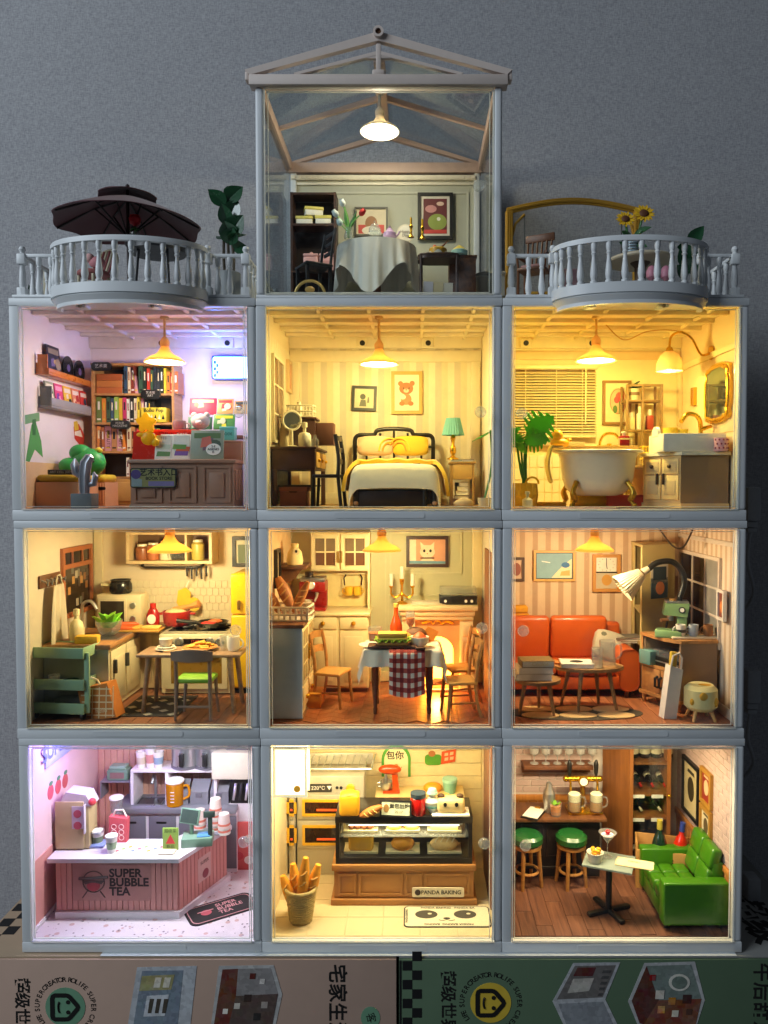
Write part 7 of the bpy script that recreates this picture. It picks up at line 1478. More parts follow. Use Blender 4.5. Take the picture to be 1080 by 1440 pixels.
def checker(nm,c1,c2,c3,sc_):
    m=bpy.data.materials.new(nm);m.use_nodes=True;N=m.node_tree.nodes;Lk=m.node_tree.links;p=N['Principled BSDF'];p.inputs['Roughness'].default_value=.85
    tc=N.new('ShaderNodeTexCoord');sp=N.new('ShaderNodeSeparateXYZ');Lk.new(tc.outputs['UV'],sp.inputs[0]);o=[]
    for ax in(0,1):
        mu=N.new('ShaderNodeMath');mu.operation='MULTIPLY';mu.inputs[1].default_value=sc_[ax];fr=N.new('ShaderNodeMath');fr.operation='FRACT';gt=N.new('ShaderNodeMath');gt.operation='GREATER_THAN';gt.inputs[1].default_value=.5
        Lk.new(sp.outputs[ax],mu.inputs[0]);Lk.new(mu.outputs[0],fr.inputs[0]);Lk.new(fr.outputs[0],gt.inputs[0]);o.append(gt.outputs[0])
    ad=N.new('ShaderNodeMath');ad.operation='ADD';Lk.new(o[0],ad.inputs[0]);Lk.new(o[1],ad.inputs[1]);dv=N.new('ShaderNodeMath');dv.operation='DIVIDE';dv.inputs[1].default_value=2.2;Lk.new(ad.outputs[0],dv.inputs[0])
    cr=N.new('ShaderNodeValToRGB');cr.color_ramp.interpolation='CONSTANT';e=cr.color_ramp.elements;e[0].color=(*lin(c1),1);e[1].position=.3;e[1].color=(*lin(c2),1);k=e.new(.8);k.color=(*lin(c3),1);Lk.new(dv.outputs[0],cr.inputs[0]);Lk.new(cr.outputs[0],p.inputs['Base Color']);return m
nu,nv=16,24
def nap(u,v):
    x=(u-.5)*21.5;y=-15.8+v*16 if v>.45 else 0;s=v*40
    if s<24:return(x,-19.6-.5*math.sin(x*.6)-s*0+(24-s)*-.06,zt-1.2-(24-s)*(1+.1*math.sin(u*3.1)))
    return(x,-19+(s-24)*1.0,zt+.9)
nb=one('checked_napkin','red and white checked napkin over the table front','napkin',GR(nu,nv,nap),checker('gingham','#e3d8c4','#a8483c','#7a1a18',(5,7.5)),(xt+3,36,F),ang=70)
uv=nb.data.uv_layers.new(name='u');W1=nu+1
for lp in nb.data.loops:i=lp.vertex_index;uv.data[lp.index].uv=((i%W1)/nu,(i//W1)/nv)
TZ2=F+zt+.4;pos=lambda px,y:at(px,915,y)[0]
t=th('sandwich_board','green salad sandwich on a dark wooden board','sandwich',(pos(552,24),25,TZ2+.8));part(t,'board',B(-15,15,-6,6,0,1.4,.5),mat('#4a2a18',.5));part(t,'board_handle',B(14,20,-9,-5,0,1.3,.5),mat('#4a2a18',.5));part(t,'bread_slice',BC(19,9,2.6,z=1.45,bv=1),mat('#c98f42',.7))
part(t,'lettuce',GR(24,6,lambda u,v:((u-.5)*22,(v-.5)*11,4.8+1.1*math.sin(u*34+v*7)),.5),mat('#8fae2a',.5));part(t,'bread_slice',BC(18,8.4,2.8,z=6.4,bv=1.2),mat('#dca93c',.7));part(t,'filling',BC(18.5,9,1.2,z=5.0,bv=.4),mat('#d9c052',.6))
lathe_thing('orange_bottle','tall orange bottle on the dining table','bottle',(pos(557,44),46,TZ2),(('body',[(4.6,0),(5,1),(5,13),(3.4,18),(1.9,22),(1.8,28)],mat('#c2480e',.2,.05,coat=.4)),('cap',[(2.1,28),(2.1,31),(.3,31.2)],mat('#c9a24a',.4))))
lathe_thing('wine_glass','wine glass with orange drink on the dining table','glass',(pos(577,42),44,TZ2),(('stem',[(3.4,0),(3.2,.5),(.5,1),(.5,10)],GLASS),('bowl',[(.6,10),(3,14),(3.4,20),(3.0,23),(2.7,23),(3,19)],GLASS),('drink',[(.5,11),(2.7,14.4),(3,18),(.2,18.1)],mat('#d97a1c',.2))))
lathe_thing('juice_tumbler','tumbler of orange juice at the table edge','glass',(pos(527,40),42,TZ2),(('glass',[(3.6,0),(4.6,10),(4.3,10),(3.3,.8)],GLASS),('drink',[(3.2,.9),(3.9,6.4),(.2,6.5)],mat('#d9701c',.2))))
lathe_thing('cream_bowl','cream bowl of dessert on the dining table','bowl',(pos(590,24),28,TZ2),(('bowl',[(3,0),(5.6,3),(5.8,6.6),(5.3,6.6),(.3,2)],WPT),('dessert',[(5.2,5),(4,7),(1.5,9),(.2,9.4)],mat('#d2602a',.5))))
one('round_bread','dark round loaf behind the dessert bowl','bread',SP(0,0,4.6,7,6,5).warp(lambda a,b,c:(a,b,max(0,c))),mat('#6a4428',.7,.4,300,bump=.4),(pos(585,42),44,TZ2));one('bread_chunk','torn piece of golden bread behind the sandwich','bread',SP(0,0,3.4,8,5,4).warp(lambda a,b,c:(a,b,max(0,c))),mat('#cf8f36',.7,.3,300,bump=.4),(pos(564,40),40,TZ2))
one('menu_card','orange folded card at the dining table end','card',B(-4,4,-.3,.3,0,9).rot('Y',28),mat('#d9852a',.6),(pos(600,44),46,TZ2))
lathe_thing('spectacles_dish','shallow white plate at the table side','plate',(pos(522,26),30,TZ2),(('plate',[(4,0),(8,1.2),(7.8,1.5),(.3,.7)],WPT),))
t=th('tool_crate','orange wooden crate on the floor beside the sideboard','crate',(at(442,985,40)[0],44,F+.05));part(t,'body',BC(9,16,8,bv=.5),mat('#c9821c',.5));part(t,'lid',BC(9.6,16.6,1.6,z=8.02,bv=.4),mat('#d9952c',.5))
# ================================================================== living room
ox=cxof(3,3);xL=XL(3,3);xR=XR(3,3);F=FL0[3]+.45
planks3(3,wood('#8a5230','#b3714a',50),10.5,54)
LWF=mat('#c99a4e',.5,.12)
x,z=at(780,796,101);picture('wide wood framed seaside print above the orange sofa',(x,BKY-.1,z),29.5,22,LWF,mat('#26221e',.5),fw=1.6,art=(([(-12.6,-8.8),(12.6,-8.8),(12.6,8.8),(-12.6,8.8)],mat('#7fa3ad',.6)),([(-2,-8.6),(12.4,-8.6),(12.4,5),(7,1),(3,-3)],mat('#e0d2a8',.6)),(DISC(8,.6,3,2),mat('#3a6a9a',.6)),([(4,-7),(11,-7),(11,-3),(5,-4)],mat('#c9a85a',.6)),([(-9,3),(-3,2),(-3,2.6),(-9,3.6)],PAPER)))
x,z=at(853,806,101);t=picture('wood framed wall clock with glass pendulum window',(x,BKY-.1,z),19.5,26.5,mat('#b9803a',.5,.12),mat('#b9a88a',.6),fw=2.2,fd=3,name='wall_clock',cat='clock',art=(([(-7,1),(7,1),(7,11),(-7,11)],mat('#e0d8c6',.5)),(DISC(.4,-5,3.6,4),mat('#c08a3a',.5))))
for a,L_ in((90,4.4),(-80,3.2)):part(t,'hand',FL([(-.25,6),(.25,6),(.25+L_*math.cos(R(a)),6+L_*math.sin(R(a))),(-.25+L_*math.cos(R(a)),6+L_*math.sin(R(a)))],-1.9,.15),INK,0)
for a in range(0,360,30):part(t,'hour_mark',FL(DISC(6*math.cos(R(a))*.9,6+4.4*math.sin(R(a)),.3,n=6),-1.9,.1),INK,0)
part(t,'crossbar',B(-7.6,7.6,-2.6,-1.6,.2,.9),INK)
x,z=at(727,801,101);picture('small brown oval framed photo near the living room corner',(x,BKY-.1,z),11,17,mat('#4a3022',.5),mat('#cfae92',.6),fw=1.8,art=((DISC(0,0,3,4.6),mat('#8a4a3a',.6)),))
# sofa
OL=mat('#bb5218',.38,.1,150,bump=.12,coat=.15);y0=58;x0,x1=xL+1,AX(902,y0);zs=AZ(925,62)-F;zb=AZ(866,86)-F
t=th('leather_sofa','orange leather sofa against the striped wall','sofa',(x0,y0,F));W_=x1-x0
part(t,'base',B(0,W_-1,3,42,5,14,1.2),OL);part(t,'backrest',B(0,W_-3,36,45,6,zb-6,2.5,3),OL)
aw=13
for k in range(2):
    a,b=1+k*(W_-aw-2)/2,1+(k+1)*(W_-aw-2)/2-.5
    part(t,'seat_cushion',B(a,b,2,36,14.05,21,2.6,3),OL);part(t,'back_cushion',B(a,b,29,37,20,zb,3,3).rot('X',6,(0,33,20)),OL)
    for q in(.3,.7):part(t,'button',SP(a+(b-a)*q,1.2,18,.7),mat('#8a3810',.5))if 0 else None
arm=RR(W_-aw,W_,5,zs+6,5,6);part(t,'armrest',PR(arm,'y',.5,42),OL);part(t,'arm_piping',TU([(a,.4,b)for a,b in arm],.5,6,True),mat('#9a3e10',.4))
for a in(4,W_-7):
    for b in(4,38):part(t,'leg',CY(1.6,0,5,a,b,n=10),mat('#5a3018',.5))
one('folded_blanket','yellow folded blanket on the sofa back','blanket',BC(26,9,6,bv=1.6,seg=3)+BC(24,9,5,z=6.1,bv=1.5,seg=3),mat('#cc8d14',.85,.15,600,bump=.4),(xL+15,97,F+zb-5.5))
t=th('patterned_cushion','grey and white patterned cushion at the sofa arm','cushion',(AX(860,70),76,F+21.5),8);t.rotation_euler[0]=R(-20);t.rotation_euler[1]=R(18)
part(t,'cover',SP(0,0,10,13,4,11,20,12).warp(lambda p,q,r:(max(-12,min(12,p*1.15)),q,10+max(-9.6,min(9.6,(r-10)*1.12)))),mat('#b5ad98',.85),60)
for i in range(3):
    for k in range(3):part(t,'printed_shape',FL(DISC(-7+i*7,4+k*6,2.2,1.6,6),-3.9+(abs(i-1)+abs(k-1))*.5,.3),mat('#6a6a58',.8),0)if(i+k)%2==0 else None
for k in range(3):book(f"{('bottom', 'middle', 'top')[k]} grey magazine piled on the sofa arm",(AX(884,84),86,F+zs+6.1+k*1.3),20,14,1.2,mat(('#8a8478','#cfc8b6','#6a665c')[k],.6),4*k)
# bookcase with pictures on its side
y0=70;x0,xm,x1=AX(890,100),AX(904,y0),AX(950,84);zb2=AZ(770,y0)-F;OC=mat('#bda86e',.55,.06)
t=th('tall_bookcase','olive cream tall bookcase in the living room corner','bookcase',(x0,y0,F));W_=x1-x0
part(t,'side_panel',PR([(xm-x0,0),(W_,14),(W_,15.4),(xm-x0-.6,1.4)],'z',0,zb2),OC);part(t,'side_panel',B(0,1.6,28,32,0,zb2),OC);part(t,'back_panel',B(1.6,W_,31,33,0,zb2),mat('#7a683c',.6));part(t,'top_panel',PR([(0,28),(xm-x0,-.5),(W_+.3,14),(W_+.3,33),(0,33)],'z',zb2+.02,zb2+1.6),OC)
for q in(4,zb2*.33,zb2*.55,zb2*.78):part(t,'shelf',PR([(1,28),(xm-x0-1,2),(W_-1,16),(W_-1,30),(2,30)],'z',q,q+1.4),OC)
nrm=(14,-(W_-(xm-x0)));
for k,(px,py,c,nm)in enumerate(((928,802,'#2c3a44','dark ship print'),(927,826,'#3a4a56','round planet print'))):
    x,z=at(px,py,72);an=math.degrees(math.atan2(14,W_-(xm-x0)));u=.5
    x=x0+(xm-x0)+(W_-(xm-x0))*u;g=th('postcard',f'{nm} pinned to the bookcase side','postcard',(x+.3,y0+14*u-.4,z-9+k*1),an);part(g,'card',B(-7.6,7.6,-.5,-.1,0,15 if k==0 else 14),mat('#c9c0ae' if k==0 else c,.5));part(g,'printed_shape',FL([(-6,2),(6,2),(6,11),(-6,11)]if k==0 else DISC(.5,7,4,4.4),-.5,.1),mat(c if k==0 else '#b9704a',.5),0)
for k,(u,q,c)in enumerate(((.2,.34,'#e08a3a'),(.32,.34,'#e7dcc0'),(.2,.56,'#7d7f86'),(.32,.56,'#151515'),(.24,.79,'#c98f5e'))):book(f"{('orange', 'cream', 'grey', 'black', 'tan')[k]} box file in the corner bookcase",(x0+5+u*14,y0+20,F+zb2*q+1.6),6,10,12,mat(c,.55))
# slanted cabinet
y0=24;x0,xm,x1=AX(914,40),at(956,910,26)[0],at(1006,910,30)[0];zc=AZ(905,26)-F
SWD=wood('#9a6a3a','#b9844c',40);SB=mat('#80664f',.55,.06)
t=th('record_cabinet','wooden record cabinet with slanted side by the window','cabinet',(x0,y0,F));A=xm-x0;W_=x1-x0;yb=30
part(t,'side_panel',PR([(A,0),(W_,3),(W_,5),(A-.4,2)],'z',6,zc),SB)
part(t,'back_panel',PR([(0,yb),(2,yb-1.6),(W_,yb),(W_,yb+2)],'z',6,zc),SB);part(t,'top',PR([(-1,yb),(A-8,8),(A,-.6),(W_+.4,2.4),(W_+.4,yb+2)],'z',zc+.02,zc+2),SWD);part(t,'middle_shelf',PR([(0,yb-1),(A-.6,1.4),(W_-1,5),(W_-1,yb)],'z',zc*.55,zc*.55+1.6),SWD);part(t,'bottom_board',PR([(-2,yb-1),(A-.4,-1),(W_-1,5),(W_-1,yb)],'z',6,8),SWD)
dx_,dy_=A,-(yb);L_=math.hypot(dx_,dy_);an=math.degrees(math.atan2(dy_,dx_))
for k in range(2):part(t,'door',B(L_*(.02+.49*k),L_*(.49+.49*k),-.4,1,8.1,zc*.54,.3),SWD,loc=(0,yb,0),rz=an);part(t,'door_handle',TU([(L_*(.44+.1*k),-.4,zc*.28),(L_*(.44+.1*k),-2.6,zc*.3),(L_*(.44+.1*k),-2.6,zc*.42),(L_*(.44+.1*k),-.4,zc*.44)],.8,6),BLACK,loc=(0,yb,0),rz=an)
part(t,'front_frame',B(0,1.4,-.4,1,zc*.55+1.62,zc,.2),SWD,loc=(0,yb,0),rz=an)
for a,b in((1,yb-3),(A,2),(W_-3,6),(W_-3,yb-2)):part(t,'leg',CY(1,0,6,a,b,r1=1.6,n=10),SWD)
CZ2=F+zc+2.1;SH=F+zc*.55+1.7
t=th('turntable','black turntable with clear lid inside the record cabinet','record player',(x0+A*.66+6,y0+17,SH),an);part(t,'case',BC(22,14,6,bv=.6),BLACK);part(t,'lid',BC(21,13,4,z=6.1,bv=.4),GLASS);part(t,'trim',BC(22.2,14.2,.8,z=2.6),STEEL)
one('clear_box','pale turquoise clear box in the record cabinet','box',BC(10,8,9,bv=.6),mat('#7fb2ae',.2,.05,clear=.35),(x0+A*.22,y0+25,SH),an)
GM=mat('#86a870',.35,.05,coat=.2);x=at(955,880,44)[0]
t=th('espresso_machine','sage green espresso machine on the record cabinet','coffee machine',(x-1,48,CZ2),-12);hh=30
part(t,'base',BC(20,16,2.4,bv=.6),BLACK);part(t,'column',B(1,10,-5,8,2.45,hh*.6,.8),GM);part(t,'head',PR([(-12,hh*.62),(10,hh*.56),(12,hh),(-10,hh)],'y',-7,8),GM);part(t,'top_deck',B(-10,11.4,-6.4,7.4,hh+.05,hh+2,.4),STEEL);part(t,'gauge',CY(2.4,0,.8,n=20).rot('X',90).mv(5,-7.05,hh*.8),PAPER);part(t,'gauge_rim',TU([(5+2.6*math.cos(k*.4),-7.6,hh*.8+2.6*math.sin(k*.4))for k in range(16)],.6,6,True),BLACK);part(t,'group_head',CY(3,hh*.42,hh*.6,-5,-1,n=16),STEEL);part(t,'portafilter',TU([(-5,-2,hh*.45),(-14,-5,hh*.44)],[1.2,1.5],8),mat('#b9804a',.5));part(t,'lid_knob',CY(3,hh+2.1,hh+3.6,-3,0,n=16),mat('#b98a4a',.5));part(t,'spout_leg',TU([(-8,-2,hh*.4),(-9,-2,2.4)],1,8),BLACK)
t=th('green_radio','small green speckled radio on the record cabinet','radio',(at(938,885,36)[0]+1,36,CZ2),-22);part(t,'case',BC(16,9,4.6,bv=.6),GM);part(t,'grille',B(-7,7,-3.4,3.4,4.62,5,.1),mat('#4f6a44',.6,.5,1500))
t=th('mug_tray','cream tray at the front of the record cabinet','tray',(at(976,897,31)[0]+1,32.5,CZ2));part(t,'tray',BC(30,8,1.4,bv=.5),mat('#cfc2a4',.5))
for k,(dx,c,nm)in enumerate(((-9,'#2a2622','black and white mug with handle on the tray'),(-1,'#9aa0a6','striped grey cup in the middle of the tray'),(8,'#8a5a34','brown cup at the tray end'))):g=mug(nm,(at(976,897,31)[0]+1+dx,32,CZ2+1.5),3.8,9,mat(c if k else '#d8d2c4',.4),180);part(g,'band',CY(3.9,3,5.4,n=20),mat(c,.4))
# arched desk lamp
x,z=at(897,818,46);xb_,zb_=at(968,835,44)
t=th('arc_lamp','black arched lamp with pleated cream shade over the sofa','lamp',(x,46,z));d0=Vector((-14,-4,-12));
q=[(at(a,b,48)[0]-x,2,at(a,b,48)[1]-z)for a,b in((912,800),(925,791),(945,790),(958,802),(962,820),(956,840))]
part(t,'arm',TU(CRV(q),1.9,10),BLACK);part(t,'socket',TU([q[0],(q[0][0]-4,1.6,q[0][2]-2.4)],[2,2.6],10),mat('#d9cfae',.4))
sh_=LA([(3.6,0),(9.6,-16),(9.3,-16),(3.3,0),(3.6,0)],n=60,cap=False).warp(lambda a,b,c:(a*(1+.03*math.cos(30*math.atan2(b,a))),b*(1+.03*math.cos(30*math.atan2(b,a))),c)).rot('Y',52).mv(q[0][0]-4.4,1.6,q[0][2]-2.8)
part(t,'shade',sh_,mat('#ddd3b4',.6,.04,trl=.35),20);part(t,'base',CY(4,0,1.5,n=20).mv(q[-1][0],2,CZ2-z),BLACK);part(t,'post',TU([q[-1],(q[-1][0],2,CZ2-z+1)],1.6,8),BLACK)
# window and print on right wall
y0,y1=WY(1017,xR),WY(959,xR);z0,z1=AZ(905,y0),AZ(776,y0);WHF=mat('#cfc0b0',.5);rw=RTW[3,3]
t=th('window_frame','white window with many panes on the living room side wall','window',(xR-.1,y1,z0-4),-90);W_,H_=y1-y0,z1-z0
part(t,'frame',HOLE(0,W_,0,H_,2.2,-1.8,-.05),WHF)
for i in range(3):
    for k in range(3):part(t,'pane',B(2.2+i*(W_-4.4)/3+.5,2.2+(i+1)*(W_-4.4)/3-.5,-.7,-.2,2.2+k*(H_-4.4)/3+.5,2.2+(k+1)*(H_-4.4)/3-.5),mat(('#231a14','#37281e','#8d8880')[i],.1+.2*(i==2),.5,90))
for k in(1,2):part(t,'glazing_bar',B(2.2,W_-2.2,-1.5,-.72,2.2+k*(H_-4.4)/3-.6,2.2+k*(H_-4.4)/3+.6),WHF);part(t,'glazing_bar',B(2.2+k*(W_-4.4)/3-.6,2.2+k*(W_-4.4)/3+.6,-1.4,-.71,2.2,H_-2.2),WHF)
part(rw,'baseboard',B(h-3.4,h-2.33,4,103,6.7,13,.3),WHF);part(rw,'picture_rail',B(h-3.4,h-2.33,4,103,110,113,.3),WHF)
ya=WY(1024,xR);picture('small white framed print of an orange cat beside the window',(xR-2,ya,AZ(851,ya)),10.5,18.5,mat('#d8cfc2',.5),mat('#7a3a22',.6),'right',fw=1.8,art=((DISC(0,-1,2.2,3.6),mat('#cf7a3a',.6)),))
# coffee tables
CTW=wood('#8a6236','#a87c48',40)
def ctable(label,xc,yc,rx_,ry_,zt,n):
    t=th('coffee_table',label,'table',(xc,yc,F+.7));part(t,'tabletop',PR(DISC(0,0,rx_,ry_,36),'z',zt-2,zt),CTW)
    for k in range(n):a=2*math.pi*(k+.5)/n+.3;part(t,'leg',TU([(rx_*.86*math.cos(a),ry_*.9*math.sin(a),0),(rx_*.6*math.cos(a),ry_*.6*math.sin(a),zt-2)],[.9,1.5],8),CTW)
    return F+.7+zt
zt=27
x=at(828,935,34)[0];zA=ctable('oval wooden coffee table in front of the orange sofa',x,34,21.5,12,zt,4)
x2=at(756,945,24)[0];zB=ctable('lower round side table with a pile of books',x2,24,14,12,21.5,3)
for k,(c,nm)in enumerate((('#cfc8b8','white book at the bottom of the side table pile'),('#d9d2c2','second white book in the side table pile'),('#6a5326','olive cookery book on top of the side table pile'))):
    g=book(nm,(x2-3+k,24,zB+.1+k*4),22-k,14,3.9,mat(c,.55),2*k)
txt(g,'Cookie',3.4,mat('#e0d3a8',.5),1,-7,2,name='title_lettering')
g=book('white art magazine lying on the oval coffee table',(x-8,33,zA+.1),20,15,2.6,mat('#cfcabc',.5),-4);part(g,'printed_shape',PR(DISC(0,0,4,3),'z',2.62,2.75),INK,0)
one('wooden_tray','orange wooden board half under the magazine','tray',BC(16,8,1.2,bv=.4),mat('#b9702a',.5),(x-17,39,zA+.1),-30)
t=th('glass_pitcher','ribbed glass pitcher on the oval coffee table','pitcher',(x+11,32,zA+.1));part(t,'body',LA([(5,0),(5.4,1),(4.6,8),(5,16),(4.6,16),(4.2,8),(4.8,1)],n=28,cap=False),GLASS);part(t,'handle',TU(CRV([(4.6,0,14),(8,0,13),(8.4,0,7),(5,0,4)]),.7,6),GLASS)
lathe_thing('tumbler','ribbed glass tumbler beside the pitcher','glass',(x+4,29,zA+.1),(('glass',[(3.2,0),(3.6,12),(3.3,12),(2.9,.8)],GLASS),))
# petal rug
x,y=fp(815,993,F);t=th('petal_rug','brown rug with cream oval petals under the coffee tables','rug',(at(810,993,26)[0],26,F+.05));part(t,'base',PR(DISC(0,0,41,15.5,48),'z',0,.35),mat('#4a4030',.9,.2,900,bump=.4))
for k in range(6):part(t,'petal',PR(DISC(-23+(k%3)*23,-6.6+13*(k//3),11.4,6.2,28),'z',.36,.9),mat('#d9b47a',.9,.15,900,bump=.4))
# stool and paper bag
x=at(985,1005,14)[0];t=th('cheese_stool','round cream stool with yellow spots','stool',(x,14,F),0);part(t,'cushion',CY(9.6,6,21,n=32,bv=2.4),mat('#d6c98c',.8))
for a,q,r in((-100,16,2.6),(-50,12,3),(-140,12,2.2)):part(t,'spot',SP(9.3*math.cos(R(a)),9.3*math.sin(R(a)),q,r,.9,r,12,8)if a==-100 else SP(9.0*math.cos(R(a)),9.0*math.sin(R(a)),q,r*.8,1.4,r,12,8),mat('#cf9a26',.8))
part(t,'spot',SP(2,-1,20.9,4,3,.5),mat('#cf9a26',.8));legs4(t,9,9,6,1.2,mat('#c99a5a',.5),2)
x=at(940,1000,16)[0];t=th('paper_bag','tall white paper bag with handle leaning on the cabinet','bag',(x,17,F),12);t.rotation_euler[1]=R(5);part(t,'bag',PR([(-4.4,0),(4,0),(5.4,30),(-3,32)],'y',-3,3),mat('#e3dacd',.7));part(t,'handle',TU([(-3,-3,30),(-2,-3,38),(2,-3,40),(4,-3,37),(4,-3,30)],.6,6),mat('#d9cdbc',.7));part(t,'contents',B(-2,2,-1.5,1.5,30,40,.6),mat('#b99a2a',.5))
one('ceiling_cable','dark cable sagging from the living room ceiling','cable',TU(CRV([(AX(925,50),50,ROWZ[3]+121),(AX(945,50),50,AZ(766,50)),(AX(962,50),50,AZ(769,50)),(AX(978,50),50,ROWZ[3]+122)]),.6,6),mat('#3a2c22',.5))
# ------------------------------------------------------------------ bottom row: bubble tea shop
F=FL0[4]+.02;ox=cxof(4,1);xL=XL(4,1);xR=XR(4,1);WT4=mat('#dcd6d8',.35,.03);PKW=mat('#c98a80',.5,.05);GS4=mat('#8c8c92',.4,.08,metal=.3)
ps=lambda px,py,y:at(px,py,y)[0]
bw=BKW[4,1];proto=None
for i in range(30):
    loc=(-h+3+i*4.5,103.5,6.5)
    if proto is None:proto=part(bw,'slat',B(0,4.1,-.8,0,0,112,.3,1),mat('#d6a48a',.5),loc=loc)
    else:dup(proto,bw,loc)
part(LFW[4,1],'wall_dado',B(-h+2.33,-h+2.7,3.5,103,6.5,48),mat('#d08f84',.6));part(LFW[4,1],'baseboard',B(-h+2.34,-h+3.6,3.5,103,6.5,9,.2),WT4)
# counter
zc=AZ(1207,22)-F;xA,xB=xL+6,ps(252,1285,23);xC,yC=fp(322,1238,F)
out=[(xA,23),(xB,23),(xC,yC),(xC-8,yC+12),(xB-12,48),(xA,48)]
t=th('tea_counter','pink slatted counter with white top reading SUPER BUBBLE TEA','counter',(xA,23,F));P_=[(a-xA,b-23)for a,b in out]
ins=lambda d:[(P_[0][0],d),(P_[1][0]-d*.4,d),(P_[2][0]-d*1.2,P_[2][1]+d*.3),P_[3],P_[4],P_[5]]
part(t,'body',PR(ins(1.5),'z',4,zc-2.6),PKW);part(t,'plinth',PR(ins(-1),'z',0,3.98),WT4);part(t,'countertop',PR([(-4,-2)]+[(P_[1][0]+.6,-2),(P_[2][0]+2.4,P_[2][1]-.6)]+[(P_[3][0]+1,P_[3][1]),P_[4],(-4,P_[5][1])],'z',zc-2.55,zc),WT4)
def slats(p0,p1,n):
    d=(p1[0]-p0[0],p1[1]-p0[1]);L_=math.hypot(*d);an=math.degrees(math.atan2(d[1],d[0]));pr=None
    for i in range(n):
        loc=(p0[0]+d[0]*i/n,p0[1]+d[1]*i/n,4)
        if pr is None:pr=part(t,'slat',B(0,L_/n-.35,-.6,0,0,zc-6.7,.2,1),PKW,loc=loc,rz=an)
        else:dup(pr,t,loc,an)
q=ins(1.45);slats(q[0],q[1],22);slats(q[1],q[2],13)
lx,lz=at(131,1243,23);lx-=xA;lz-=F
LOG=mat('#5a3f3c',.5,0);
part(t,'logo_patch',FL(RR(lx-13,ps(212,1240,23)-xA,lz-11,lz+12,1),.8,.1),mat('#b57d74',.5),0)
part(t,'logo_mark',TU([(lx+6.6*math.cos(a*.3),.6,lz+1+6.6*math.sin(a*.3))for a in range(21)],.35,5,True)+TU([(lx-9,.6,lz+3),(lx+9,.6,lz+4)],.9,5)+TU([(lx-7,.6,lz-9),(lx-4,.6,lz-5)],.35,5)+TU([(lx+7,.6,lz-9),(lx+4,.6,lz-5)],.35,5),LOG);part(t,'logo_mark',FL(DISC(lx,lz-1.4,4,3.4),.55,.2),mat('#b0303c',.5),0);part(t,'logo_mark',FL([(lx-7,lz+2),(lx+7,lz+2),(lx+5,lz-.4),(lx+1,lz+.6),(lx-1,lz+.6),(lx-5,lz-.4)],.3,.15),LOG,0)
txt(t,'SUPER\nBUBBLE\nTEA',7.2,mat('#33211f',.5,0),ps(153,1240,23)-xA,.7,lz+0.5,ax='LEFT',bold=.035,line=.80)
g=part(t,'side_print',FL(RR(-6,7,8,24,1),-.65,.12),mat('#c9a49a',.5),0,loc=((q[1][0]+q[2][0])/2-.2,(q[1][1]+q[2][1])/2-.4,4),rz=math.degrees(math.atan2(q[2][1]-q[1][1],q[2][0]-q[1][0])));part(g,'printed_shape',FL(DISC(1.5,12,3,3),-.8,.12),mat('#8a3a44',.5),0);txt(g,'SUPER',3,LOG,.5,-.8,20,bold=.02)
TZ4=F+zc+.1
def cup(label,px,py,y,r,hh,m,lid=None,band=None,nm='paper_cup',z=None):
    t=th(nm,label,'cup',(ps(px,py,y),y,TZ4 if z is None else z));part(t,'body',LA([(r*.72,0),(r,hh),(r*.9,hh),(r*.64,.5),(.2,.5)],n=20),m)
    if lid:part(t,'lid',LA([(r*1.06,hh-.6),(r*1.06,hh+.5),(r*.8,hh+1.2),(.2,hh+1.3)],n=20),lid)
    if band:part(t,'printed_band',LA([(r*.80,hh*.25),(r*.93,hh*.68)],n=20),band)
    return t
t=th('sealing_machine','beige cup sealing machine at the pink wall','machine',(ps(104,1185,36),39,TZ4));BG=mat('#b59f72',.45,.05);hh=AZ(1122,30)-TZ4
part(t,'side_panel',B(-11,9,-8,-6.5,1,hh,.5),BG);part(t,'body',B(-10.8,12,-6.45,8,1,hh-4,.5),BG);part(t,'sloped_top',PR([(-10,hh-3.9),(14,hh-3.9),(10,hh+4),(-4,hh+6)],'y',-6,7),mat('#c9bfc2',.35));part(t,'film_strip',B(9.2,10,-9,2,hh*.35,hh-2,.2),mat('#c9c0cc',.4));part(t,'film_strip',FL([(1,hh*.45),(9,hh*.45),(9,hh-3),(1,hh-3)],-8.05,.3),mat('#c4b6c2',.4),0)
for k in(.52,.76):part(t,'printed_dot',FL(DISC(5,hh*k,2.8),-8.4,.2),mat('#b0485a',.5),0)
part(t,'cup_ring',TU([(13,-2+4*math.cos(a*.5),8+0*a)if 0 else(15+4.4*math.cos(a*.5),4.4*math.sin(a*.5),hh*.3)for a in range(12)],.7,6,True),STEEL);part(t,'blue_tray',B(9,21,-5,5,.4,2,.3),mat('#8a9ad0',.4));part(t,'knob',SP(14,-5,hh-1,2.6),mat('#c23a40',.4))
cup('stack of white paper lids beside the sealing machine',137,1168,40,5,11,mat('#d8d4d2',.5),PAPER,mat('#6a7a5a',.5),'lid_stack');cup('white takeaway cup with green print and lid on the counter',157,1190,30,4.4,12.5,mat('#dcd8d0',.45),mat('#e6e4e0',.3),mat('#8aa07a',.5));cup('clear takeaway cup behind the counter',164,1150,70,4.4,14,GLASS,PAPER,None,'clear_cup',F+zc+4)
t=th('red_gift_bag','red patterned gift bag standing on the counter','bag',(ps(169,1172,46),45,TZ4));part(t,'bag',PR([(-7.6,0),(6.4,0),(7.4,19),(-7.2,21)],'y',-3,3),mat('#c9525a',.6));part(t,'handle',TU([(-5,0,20),(-3,0,25),(3,0,25.4),(5.6,0,20)],.8,6),mat('#d8ccc0',.5))
for k in range(6):part(t,'printed_ring',TU([(-3.4+(k%2)*6+2*math.cos(a*.7),-3.1,4+(k//2)*4.4+2*math.sin(a*.7))for a in range(9)],.3,4,True),mat('#e8c0b8',.6))
